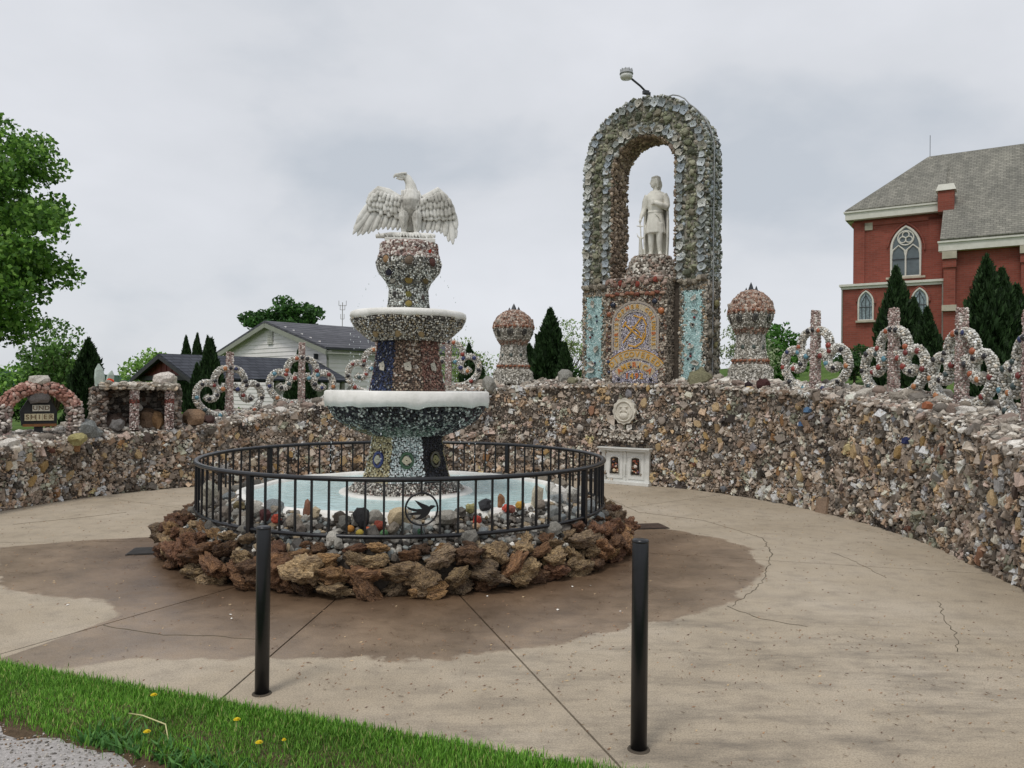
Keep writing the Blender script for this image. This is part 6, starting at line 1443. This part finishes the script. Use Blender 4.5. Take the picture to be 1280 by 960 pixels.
def gothic_window(cx, z0, w, h, y, tracery=False):
    wd = empty('window', (0, 0, 0)); wd.parent = ch
    o = MB().prism(gothic(cx, z0, w * .98, h * .99), y - .03, y + .05).build('glass', M['lead'] if tracery else M['stained'], wd); fix_normals(o.data)
    pth = gothic(cx, z0, w, h); fr = .09 if tracery else .07
    mb = MB().tube([(a, y - .06, b) for a, b in pth], fr, 6, closed=True, axis=(0, 1, 0)); mb.build('frame', M['trim'], wd)
    if tracery:
        sp = h - w * .85; t = MB()
        t.tube([(cx, y - .08, z0), (cx, y - .08, z0 + sp * .95)], .06, 6)
        for s in (-1, 1):
            c0 = cx + s * w / 4; t.tube([(c0 - w / 4, y - .08, z0 + sp * .72), (c0 - w / 5, y - .08, z0 + sp * .95), (c0, y - .08, z0 + sp * 1.12), (c0 + w / 5, y - .08, z0 + sp * .95), (c0 + w / 4, y - .08, z0 + sp * .72)], .06, 6)
        for a in (90, 210, 330):
            c0, c1 = cx + .24 * math.cos(R(a)), z0 + sp + w * .40 + .24 * math.sin(R(a)); t.tube([(c0 + .22 * math.cos(q), y - .08, c1 + .22 * math.sin(q)) for q in [2 * math.pi * i / 14 for i in range(14)]], .045, 6, closed=True)
        t.tube([(cx + .52 * math.cos(q), y - .075, z0 + sp + w * .40 + .52 * math.sin(q)) for q in [2 * math.pi * i / 24 for i in range(24)]], .05, 6, closed=True)
        t.build('tracery', M['trim'], wd); MB().box((cx, y - .07, z0 + sp * .62), (w, .05, .06)).build('bar', M['dark_steel'], wd)
    else:
        t = MB(); t.tube([(cx, y - .05, z0), (cx, y - .05, z0 + h * .9)], .025, 6); t.tube([(cx - w / 2, y - .05, z0 + h * .45), (cx + w / 2, y - .05, z0 + h * .45)], .03, 6)
        t.tube([(cx - w * .25, y - .05, z0), (cx - w * .28, y - .05, z0 + h * .6), (cx, y - .05, z0 + h * .88), (cx + w * .28, y - .05, z0 + h * .6), (cx + w * .25, y - .05, z0)], .025, 6); t.build('tracery', M['dark_steel'], wd)
    MB().box((cx, y - .10, z0 - .10), (w * 1.35, .22, .14)).build('sill', M['limestone'], wd)
    hood = gothic(cx, z0 + h * .45, w * 1.3, h * .63)[1:]; MB().tube([(a, y - .05, b) for a, b in hood[1:-1]], .07, 6, axis=(0, 1, 0)).build('hood', M['brick'], wd)
MB().box((3.1, 5.2, EH / 2), (6.2, 10.4, EH)).build('chancel_wall', M['brick'], ch)
MB().box((21, 5.0, NEH / 2), (29.6, 16.4, NEH)).build('nave_wall', M['brick'], ch)
MB().box((3.1, -1.55, 2.6), (6.6, 3.1, 5.2)).build('annex_wall', M['brick'], ch)
MB().box((3.1, -1.55, .2), (6.7, 3.2, .75)).build('annex_plinth', M['limestone'], ch); MB().box((21, 5, .2), (29.75, 16.55, .75)).build('nave_plinth', M['limestone'], ch)
# roofs as thick slabs
def poly_slab(name, pts, th, mat, parent):
    P2 = [Vector(p) for p in pts]; nn = (P2[1] - P2[0]).cross(P2[2] - P2[0]).normalized()
    if nn.z < 0: nn = -nn
    m = len(P2); vs = [p + nn * th for p in P2] + list(P2); fs = [tuple(range(m)), tuple(range(2 * m - 1, m - 1, -1))] + [((i + 1) % m, i, m + i, m + (i + 1) % m) for i in range(m)]
    me = MB().add(vs, fs).mesh(name); fix_normals(me); return link(name, me, mat, parent)
sl = M['slateroof']
poly_slab('roof', [(-.45, -.45, EH + .25), (6.0, -.45, EH + .25), (6.0, 5.2, RH), (4.6, 5.2, RH)], .16, sl, ch)
poly_slab('roof', [(-.45, -.45, EH + .25), (4.6, 5.2, RH), (4.6, 5.2, RH), (-.45, 10.8, EH + .25)][:2] + [(-.45, 10.8, EH + .25)], .16, sl, ch)
poly_slab('roof', [(6.0, -3.75, NEH + .12), (36, -3.75, NEH + .12), (36, 5.2, RH), (6.0, 5.2, RH)], .16, sl, ch)
poly_slab('roof', [(6.0, 14.2, NEH + .12), (36, 14.2, NEH + .12), (36, 5.2, RH), (4.6, 5.2, RH)], .16, sl, ch)
MB().box((2.8, -.30, EH - .1), (6.6, .55, .55)).box((2.8, -.42, EH + .2), (6.8, .5, .12)).build('cornice', M['trim'], ch)
MB().box((-.25, 5.2, EH - .1), (.5, 11.0, .55)).build('cornice', M['trim'], ch)
MB().box((21, -3.45, NEH - .25), (30.2, .6, .6)).box((21, -3.6, NEH + .05), (30.3, .5, .12)).build('cornice', M['trim'], ch)
MB().box((3.1, -1.6, 5.27), (7.0, 3.5, .16)).box((3.1, -1.57, 5.1), (6.8, 3.3, .2)).build('annex_cornice', M['trim'], ch)
# gable parapet stub between chancel and nave
MB().box((6.15, -.6, EH + .2), (1.0, 1.0, 1.5)).build('parapet_stub', M['brick'], ch); MB().box((6.15, -.6, EH + 1.15), (1.25, 1.25, .45), 0, .75).build('stub_cap', M['trim'], ch)
# nave gable wall end below the roof edge
me = MB().prism([(6.1, NEH - .1), (6.1 + .3, NEH - .1), (6.4, NEH), (6.1, NEH)], -3.2, 13.2).mesh('x')
gp = MB().add([(6.12, -3.2, NEH), (6.12, 5.2, RH - .15), (6.12, 13.4, NEH), (6.45, -3.2, NEH), (6.45, 5.2, RH - .15), (6.45, 13.4, NEH)], [(0, 1, 2), (5, 4, 3), (0, 3, 4, 1), (1, 4, 5, 2), (2, 5, 3, 0)]).build('gable_wall', M['brick'], ch); fix_normals(gp.data)
# buttress piers, pale stones, downspout
for x in (6.55, 10.9, 15.4, 20): MB().box((x, -3.45, NEH / 2 - .3), (.7, .5, NEH - .7)).box((x, -3.55, 6.3), (.8, .5, .55)).build('pier', M['brick'], ch); MB().box((x, -3.60, 6.85), (.85, .6, .5)).build('pier_cap', M['limestone'], ch); MB().box((x, -3.60, 3.3), (.85, .6, .4)).build('pier_band', M['limestone'], ch)
MB().box((1.05, -.04, 10.0), (.55, .12, .55)).build('date_stone', M['limestone'], ch)
for x0, x1, z0, z1, y in [(.05, .8, 5.4, 10.3, -.05), (5.0, 5.9, 5.4, 10.3, -.05)]: MB().box(((x0 + x1) / 2, y, (z0 + z1) / 2), (x1 - x0, .1, z1 - z0)).build('pilaster', M['brick'], ch)
MB().box((2.9, -.05, 10.2), (6.0, .1, .3)).build('corbel_band', M['brick'], ch)
MB().tube([(6.15, -3.25, 5.1), (6.15, -3.25, .3)], .06, 8).build('downspout', M['wood_gray'], ch)
MB().tube([(-.22, -3.16, 5.0), (-.22, -3.16, .2)], .05, 8).build('downspout', M['wood_gray'], ch)
gothic_window(3.55, 6.1, 1.9, 3.65, -.02, True); gothic_window(1.35, 2.75, .95, 2.05, -3.12); gothic_window(4.75, 2.75, .95, 2.05, -3.12); gothic_window(12.6 - 3.9, 2.2, 1.5, 3.6, -3.22); gothic_window(13.1, 2.2, 1.5, 3.6, -3.22)
for x in (4.65, 11.5, 19.5): MB().tube([(x, 5.2, RH), (x, 5.2, RH + 1.8)], .022, 6).build('lightning_rod', M['dark_steel'], ch)
for i in range(9): put('patch', SLAB[i % 8], ch, (5.4 + i * 1.1, 4.95, RH - .05), (0, -.7, .7), .35, .05, lin('#b9b5aa'), None, 0, .5)

# ------------------------------------------------------------------ white sided house
M['siding'] = plain_mat('white_siding', lin('#e6e2e0'), .6, .06, 2); M['greyroof'] = roof_mat('dark_grey_shingle', lin('#55565c'), lin('#63646a'), False, .12); M['greenish'] = plain_mat('sage_trim', lin('#8f9284'), .6, .1, 3); M['vent'] = plain_mat('vent_grey', lin('#b8b8ae'), .6)
ho = empty('white_house', (-11.8, 37.5, -.8), R(-45)); tag(ho, 'white sided house with dark grey gable roof behind the crosses', 'house')
# local: gable end on y=0 facing the plaza, ridge runs +y
W2, EV, RG, LEN = 5.2, 4.05, 5.40, 8.5
MB().add([(-W2, 0, 0), (W2, 0, 0), (W2, 0, EV), (0, 0, RG - .05), (-W2, 0, EV), (-W2, LEN, 0), (W2, LEN, 0), (W2, LEN, EV), (0, LEN, RG - .05), (-W2, LEN, EV)], [(0, 1, 2, 3, 4), (9, 8, 7, 6, 5), (1, 6, 7, 2), (5, 0, 4, 9), (0, 5, 6, 1)]).build('wall', M['siding'], ho)
mb = MB(); z = .4
while z < RG - .25:
    hw = W2 if z < EV else W2 * (RG - z) / (RG - EV); hw -= .02
    mb.add([(-hw, -.008, z + .2), (hw, -.008, z + .2), (hw, -.035, z), (-hw, -.035, z), (-hw, -.004, z), (hw, -.004, z)], [(0, 3, 2, 1), (3, 4, 5, 2)])
    if z < EV - .2: mb.add([(W2 + .008, 0, z + .2), (W2 + .008, LEN, z + .2), (W2 + .035, LEN, z), (W2 + .035, 0, z), (W2 + .004, 0, z), (W2 + .004, LEN, z)], [(0, 3, 2, 1), (3, 4, 5, 2)])
    z += .2
o = mb.build('lap_siding', M['siding'], ho); fix_normals(o.data); o['kind'] = 'stuff'
for s in (-1, 1):
    ov = .38; k = (RG - EV) / W2
    poly_slab('roof', [(0, -.35, RG + .03), (s * (W2 + ov), -.35, EV - ov * k + .03), (s * (W2 + ov), LEN + .3, EV - ov * k + .03), (0, LEN + .3, RG + .03)], .10, M['greyroof'], ho)
    poly_slab('barge_board', [(0, -.36, RG - .20), (s * (W2 + ov), -.36, EV - ov * k - .20), (s * (W2 + ov), -.31, EV - ov * k - .20), (0, -.31, RG - .20)], .21, M['greenish'], ho)
    poly_slab('soffit', [(0, -.3, RG - .06), (s * (W2 + ov - .02), -.3, EV - ov * k - .06), (s * (W2 + ov - .02), -.0, EV - ov * k - .06), (0, -.0, RG - .06)], .03, M['trim'], ho)
vt = MB().box((.05, -.05, RG - .72), (.5, .05, .62)).build('gable_vent', M['vent'], ho)
for i in range(7): MB().box((.05, -.085, RG - .98 + i * .085), (.44, .03, .03)).build('louvre', M['trim'], vt)
MB().tube([(W2 + .35, -.32, EV - .25), (W2 + .35, LEN, EV - .25)], .055, 6).build('gutter', M['greenish'], ho); MB().tube([(W2 + .35, -.25, EV - .28), (W2 + .08, -.06, EV - .5), (W2 + .05, -.06, .3)], .045, 6).build('downpipe', M['greenish'], ho)
MB().box((W2 - .8, -.12, EV - .35), (.06, .2, .25)).build('wall_lamp', M['dark_steel'], ho)
# antenna behind
an_ = empty('roof_antenna', (-10.2, 46, 0)); tag(an_, 'thin television antenna mast behind the white house', 'antenna')
MB().tube([(0, 0, 0), (0, 0, 6.6)], .022, 6).build('mast', M['wood_gray'], an_)
for z_, w_ in ((6.4, .22), (6.15, .14), (5.6, .10)): MB().tube([(-w_, 0, z_), (w_, 0, z_)], .015, 6).tube([(-w_, 0, z_), (-w_, 0, z_ + .3)], .015, 6).tube([(w_, 0, z_), (w_, 0, z_ + .3)], .015, 6).build('antenna_arm', M['wood_gray'], an_)

# ------------------------------------------------------------------ red gabled shelter
M['redwood'] = plain_mat('dark_red_boards', lin('#6a2a22'), .7, .2, 3); M['navyroof'] = roof_mat('blue_grey_shingle', lin('#3d4048'), lin('#4a4d55'), False, .12)
cp = empty('picnic_shelter', (-13.5, 30.0, -.7), R(45)); tag(cp, 'open shelter with dark red gable and blue grey roof in front of house', 'shelter')
hw, ev, rg, ln = 2.75, 2.62, 3.42, 6.4
# local: gable end at x=0, ridge runs +x
for s in (-1, 1):
    poly_slab('roof', [(-.3, 0, rg), (ln, 0, rg), (ln, s * (hw + .3), ev - .15), (-.3, s * (hw + .3), ev - .15)], .07, M['navyroof'], cp)
    poly_slab('barge_board', [(-.32, 0, rg - .14), (-.27, 0, rg - .14), (-.27, s * (hw + .3), ev - .29), (-.32, s * (hw + .3), ev - .29)], .13, M['slate'], cp)

MB().add([(0, -hw, ev), (0, hw, ev), (0, 0, rg - .05), (.06, -hw, ev), (.06, hw, ev), (.06, 0, rg - .05)], [(0, 2, 1), (3, 4, 5), (0, 1, 4, 3), (1, 2, 5, 4), (2, 0, 3, 5)]).build('gable_boards', M['redwood'], cp)
for i in range(9):
    y = -hw + .55 * (i + 1); MB().box((-.012, y, ev + .04 + (rg - ev - .1) * (1 - abs(y) / hw) / 2), (.02, .03, (rg - ev - .1) * (1 - abs(y) / hw))).build('batten', M['redwood'], cp)
for s in (-1, 1):
    MB().box((ln / 2, s * hw, ev - .1), (ln, .14, .2)).build('beam', M['slate'], cp)
    for x in (.1, ln * .5, ln - .2):
        MB().box((x, s * hw, ev / 2 - .1), (.16, .16, ev)).build('post', M['wood_gray'], cp)
        MB().tube([(x + .05, s * hw, ev - .75), (x + .6, s * hw, ev - .15)], .06, 6).build('brace', M['wood_gray'], cp)
MB().box((0, 0, ev - .08), (.14, hw * 2, .18)).build('tie_beam', M['slate'], cp)
# timber bench by the shelter
bn = empty('garden_bench', (-7.6, 20.5, float(gz(-7.6, 20.5))), R(-20)); tag(bn, 'grey timber slatted bench on the lawn behind the first cross', 'bench')
for i in range(4): MB().box((0, .25, .55 + i * .17), (2.4, .04, .12)).build('back_slat', M['wood_gray'], bn)
for i in range(3): MB().box((0, -.15 + i * .16, .46), (2.4, .13, .04)).build('seat_slat', M['wood_gray'], bn)
for x in (-1.05, 1.05):
    MB().box((x, .25, .55), (.08, .08, 1.1)).build('leg', M['wood_gray'], bn); MB().box((x, -.2, .22), (.08, .08, .46)).build('leg', M['wood_gray'], bn)

# ------------------------------------------------------------------ trees and shrubs
def leaf_quads(P, size, cols, droop=0.0, up=None, asp=.55):
    n = len(P); d = rng.normal(size=(n, 3)); 
    if up is not None: d = d * (1 - up) + np.array([[0, 0, 1.0]]) * up * 1.6
    d[:, 2] -= droop; d /= np.linalg.norm(d, axis=1, keepdims=True); e = rng.normal(size=(n, 3)); s = np.cross(d, e); s /= np.linalg.norm(s, axis=1, keepdims=True) + 1e-9
    L = (size * rng.uniform(.6, 1.3, n))[:, None]; w = L * asp
    v = np.stack([P - d * L * .5, P + s * w * .5, P + d * L * .5, P - s * w * .5], 1).reshape(-1, 3); f = np.arange(4 * n).reshape(-1, 4); return v, f, np.repeat(cols, 4, 0)
M['bark'] = stone_mat('bark', lin('#5a4c40'), 14, .95, .4, .8, .03)
def limb(mb, a, b, r0, r1, wig=.08, n=5):
    a, b = Vector(a), Vector(b); L = (b - a).length; pts = [a.lerp(b, i / n) + (Vector((random.gauss(0, wig), random.gauss(0, wig), random.gauss(0, wig * .5))) * L * .3 if 0 < i < n else Vector()) for i in range(n + 1)]
    mb.tube(pts, [r0 + (r1 - r0) * i / n for i in range(n + 1)], 7); return pts
def broadleaf(name, loc, H, crown, nclump, per, lsize, palette, label, cat='tree', trunk_r=.2, fork=.35, clump_r=.5, group=None, asp=.6, twig=0):
    """crown: list of (cx,cy,cz,rx,ry,rz) ellipsoids relative to the base"""
    t = empty(name, loc); tag(t, label, cat, group); mb = MB()
    limb(mb, (0, 0, -.3), (0, 0, H * fork), trunk_r, trunk_r * .7, .05); cl = []
    for k in range(nclump):
        c = crown[random.choices(range(len(crown)), [q[3] * q[4] * q[5] for q in crown])[0]]
        d = Vector((random.gauss(0, 1), random.gauss(0, 1), random.gauss(0, 1))).normalized() * (random.random() ** .42)
        cl.append(Vector((c[0] + d.x * c[3], c[1] + d.y * c[4], c[2] + d.z * c[5])))
    for q in cl[::max(1, len(cl) // 22)]: limb(mb, (0, 0, H * fork * random.uniform(.75, 1)), q * .93 + Vector((0, 0, H * fork * .07)), trunk_r * .35, trunk_r * .05, .04)
    for q in range(twig): a = random.choice(cl); limb(mb, a - Vector((0, 0, H * .12)) - a * .05, a + Vector((random.gauss(0, clump_r * .5), random.gauss(0, clump_r * .5), random.uniform(0, clump_r * .8))), trunk_r * .05, trunk_r * .015, .05, 3)
    mb.build('trunk', M['bark'], t, True); Ps, Cs = [], []
    for q in cl:
        m = int(per * random.uniform(.6, 1.4)); d = rng.normal(size=(m, 3)); d *= (clump_r * rng.uniform(.2, 1, (m, 1)) ** .5) / np.linalg.norm(d, axis=1, keepdims=True); d[:, 2] *= .62
        Ps.append(np.array(q) + d); Cs.append(pick(palette, m, None, .14) * random.uniform(.78, 1.2))
    P_, C_ = np.concatenate(Ps), np.concatenate(Cs); me = np_mesh('crown', *leaf_quads(P_, lsize, C_, .25, None, asp)); link('crown', me, M['leaf'], t); return t
GL_ = pal('#648f3a', '#78a446', '#557d34', '#8db555', '#4a6c33'); GD = pal('#33502a', '#3f5f2f', '#2a4324', '#4a6b34'); GP = pal('#7d9a52', '#94ab68', '#6a8748', '#a5b57c'); GV = pal('#2a3f22', '#344c2a', '#22331d', '#425a36', '#314628')
broadleaf('maple_tree', (-12.6, 15.5, -.1), 7.0, [(0, 0, 4.6, 3.2, 2.6, 2.4), (2.1, -.2, 4.5, 1.6, 1.8, 2.2), (1.3, -.4, 3.0, 1.7, 1.8, .75), (1.1, 0, 6.2, 1.9, 1.8, 1.15)], 380, 220, .105, GL_, 'large leafy maple with drooping sprays overhanging the small arch', 'tree', .28, .3, .48, None, .75, 0)
broadleaf('round_tree', (-15.2, 52, -.5), 8.5, [(0, 0, 5.9, 2.7, 2.6, 2.0), (0, 0, 4.6, 3.0, 2.8, 1.6)], 150, 130, .30, pal('#35592a', '#42692f', '#2c4a24', '#4f7836'), 'dense round green tree rising behind the white house roof', 'tree', .3, .3, .75)
broadleaf('young_tree', (-14.3, 24, -.6), 4.2, [(0, 0, 2.8, .9, .9, 1.3)], 60, 45, .14, pal('#5a7d3c', '#6c8f48', '#4c6c34'), 'slender light green tree between small arch and conical evergreen', 'tree', .07, .3, .4, None, .6, 0)
broadleaf('bushy_tree', (-16.3, 27, -.6), 3.4, [(0, 0, 2.2, 1.6, 1.4, 1.1)], 80, 60, .16, GL_, 'mid green bushy tree behind the small arch', 'tree', .1, .3, .5)
broadleaf('bushy_tree', (-24.5, 36, -.7), 3.0, [(0, 0, 1.3, 3.2, 1.6, .7)], 110, 70, .2, GD, 'low dark green thicket of trees behind the maple trunk', 'tree', .1, .3, .6)
broadleaf('pale_tree', (-19.5, 41, -.7), 4.0, [(0, 0, 3.0, 1.1, 1.1, 1.1)], 50, 50, .2, pal('#7da24e', '#8fb35c', '#6c9044'), 'bright yellow green tree behind the red gable', 'tree', .1, .4, .5, None, .6, 16)
broadleaf('budding_tree', (-2.2, 34, -.2), 4.2, [(0, 0, 2.8, 1.5, 1.2, 1.2)], 60, 34, .13, GP, 'pale budding tree between the house side cross and the pedestal', 'tree', .1, .25, .5, None, .5, 60)
broadleaf('budding_tree', (2.4, 34, .3), 5.2, [(.3, 0, 3.0, 1.8, 1.2, 1.4)], 70, 30, .13, GP, 'pale budding tree between the tall evergreen and the arch', 'tree', .1, .25, .5, None, .5, 70)
broadleaf('willow_bush', (6.05, 19.5, 1.3), 3.0, [(0, 0, 1.3, .75, .6, 1.2), (-.1, 0, 2.0, .45, .5, .6)], 70, 40, .11, pal('#8fa074', '#a8b58e', '#76895c', '#bcc6a6'), 'silvery green bush rising beside the arch behind the pedestal', 'tree', .06, .2, .28, None, .35, 60)
broadleaf('green_bush', (7.3, 21.5, 1.5), 2.4, [(0, 0, .95, .9, .8, .95)], 80, 60, .12, pal('#4f7d34', '#5f9040', '#42692c'), 'leafy green bush behind the church side pedestal', 'bush', .06, .2, .3)
broadleaf('round_shrub', (10.7, 24.0, 2.1), 1.2, [(0, 0, .4, .75, .7, .45)], 50, 60, .09, GD, 'low rounded dark shrub at the church annex corner', 'bush', .04, .2, .22)
broadleaf('green_bush', (1.0, 22, .8), 2.2, [(0, 0, .8, 1.1, .8, .8)], 70, 60, .12, GD, 'dark green bush behind the house side pedestal', 'bush', .06, .2, .3)
broadleaf('low_hedge', (-8.9, 24.5, -.2), 1.0, [(0, 0, .5, 2.2, .6, .5)], 110, 60, .10, pal('#5d8a30', '#6d9a3a', '#4c7628'), 'bright green low hedge behind the stone grotto', 'hedge', .04, .2, .25)
def conifer_mesh(seed, n=16000, leaf=.07, shape=.8):
    """unit evergreen: height 1, radius about .2, upright sprays"""
    r_ = np.random.default_rng(seed); z = r_.beta(1.05, 1.5, n); th = r_.uniform(0, 2 * np.pi, n)
    prof = np.interp(z, [0, .06, .25, .5, .75, .92, 1], [.14, .185, .2, .165, .105, .042, .004])
    lump = 1 + .26 * np.sin(th * 5 + seed + z * 9) * np.sin(z * 26 + seed * 2 + th * 2) + .1 * np.sin(th * 11 + z * 40)
    q = r_.uniform(.2, 1.3, n) ** .5; rr = prof * lump * q
    P_ = np.stack([rr * np.cos(th), rr * np.sin(th), z], 1); d = np.stack([np.cos(th) * .55, np.sin(th) * .55, np.full(n, 1.0)], 1) + r_.normal(0, .35, (n, 3)); d /= np.linalg.norm(d, axis=1, keepdims=True)
    s = np.cross(d, r_.normal(size=(n, 3))); s /= np.linalg.norm(s, axis=1, keepdims=True); L = (leaf * r_.uniform(.5, 1.2, n))[:, None] * .5; w = L * .42
    v = np.stack([P_ - d * L, P_ + s * w, P_ + d * L, P_ - s * w], 1).reshape(-1, 3); c = GV[r_.integers(0, 5, n)] * (1 + r_.normal(0, .16, (n, 1)))
    me = np_mesh('crown', v, np.arange(4 * n).reshape(-1, 4), np.repeat(np.clip(c, .004, .5), 4, 0)); me.materials.append(M['leaf']); return me
CON = [conifer_mesh(3), conifer_mesh(11), conifer_mesh(23)]
CTR = MB().lathe([(.03, -.02), (.022, .1), (.008, .75), (.0, .97)], 7).mesh('trunk', True); CTR.materials.append(M['bark'])
def conifer(px, ytop, depth, wpx, label, k, ybase=None):
    X = (px - 640) / 960 * depth; zb = float(gz(X, depth)) - .08; hz = 484 + .01 * (px - 640); top = 1.6 + (hz - ytop) * depth / 960; h = top - zb; w = wpx * 1.15 / 960 * depth / .42
    t = empty('evergreen_tree', (X, depth, zb), random.uniform(0, 6)); t.scale = (w, w, h); tag(t, label, 'evergreen', 'conical evergreens around the plaza')
    link('crown', CON[k % 3], None, t); link('trunk', CTR, None, t); return t
for i, a in enumerate([(110, 424, 20, 46, 'tall conical evergreen between the small arch and the grotto'), (263, 424, 22, 36, 'conical evergreen left of the first cross by the house wall'), (246, 455, 19, 26, 'short conical evergreen beside the stone grotto'),
        (375, 436, 19, 38, 'conical evergreen directly behind the second cross from the grotto'), (586, 430, 21, 26, 'conical evergreen behind the cross next to the house side pedestal'), (600, 452, 20, 24, 'small evergreen next to the pale budding tree'), (687, 386, 21, 40, 'tall dark pointed evergreen between pedestal and arch'), (706, 428, 20, 22, 'short pointed evergreen beside the foot of the arch'), (661, 430, 23, 30, 'squat evergreen behind the house side pedestal'),
        (1119, 334, 17, 42, 'tall evergreen behind the second church side cross'), (1141, 372, 17.5, 34, 'evergreen leaning against the tall one before the annex window'), (1158, 384, 16, 34, 'shorter evergreen between the second and third church side crosses'), (1232, 320, 13.5, 50, 'tallest evergreen behind the third church side cross'), (1251, 336, 13.5, 46, 'evergreen second in the dark clump by the fourth church side cross'), (1270, 356, 13.5, 44, 'lower evergreen at the end of the dark clump by the fourth church side cross')]): conifer(*a[:4], a[4], i)
for i, (px, yt) in enumerate([(232, 420), (246, 417), (259, 420)]): conifer(px, yt, 62, 17, ('dark columnar evergreen far behind the shelter roof, lowest of three', 'dark columnar evergreen far behind the shelter roof, middle of three', 'dark columnar evergreen far behind the shelter roof, nearest the house')[i], i)
# small white garden post by the first church side cross
gp = empty('garden_post', (7.2, 15.6, float(gz(7.2, 15.6))), 0); tag(gp, 'small white turned post on the grass behind the church side wall', 'post')
MB().lathe([(.07, -.05), (.07, .25), (.045, .3), (.06, .4), (.04, .5), (.055, .62), (.07, .68), (.05, .74), (0, .78)], 12).build('turned_post', M['white_paint'], gp, True)
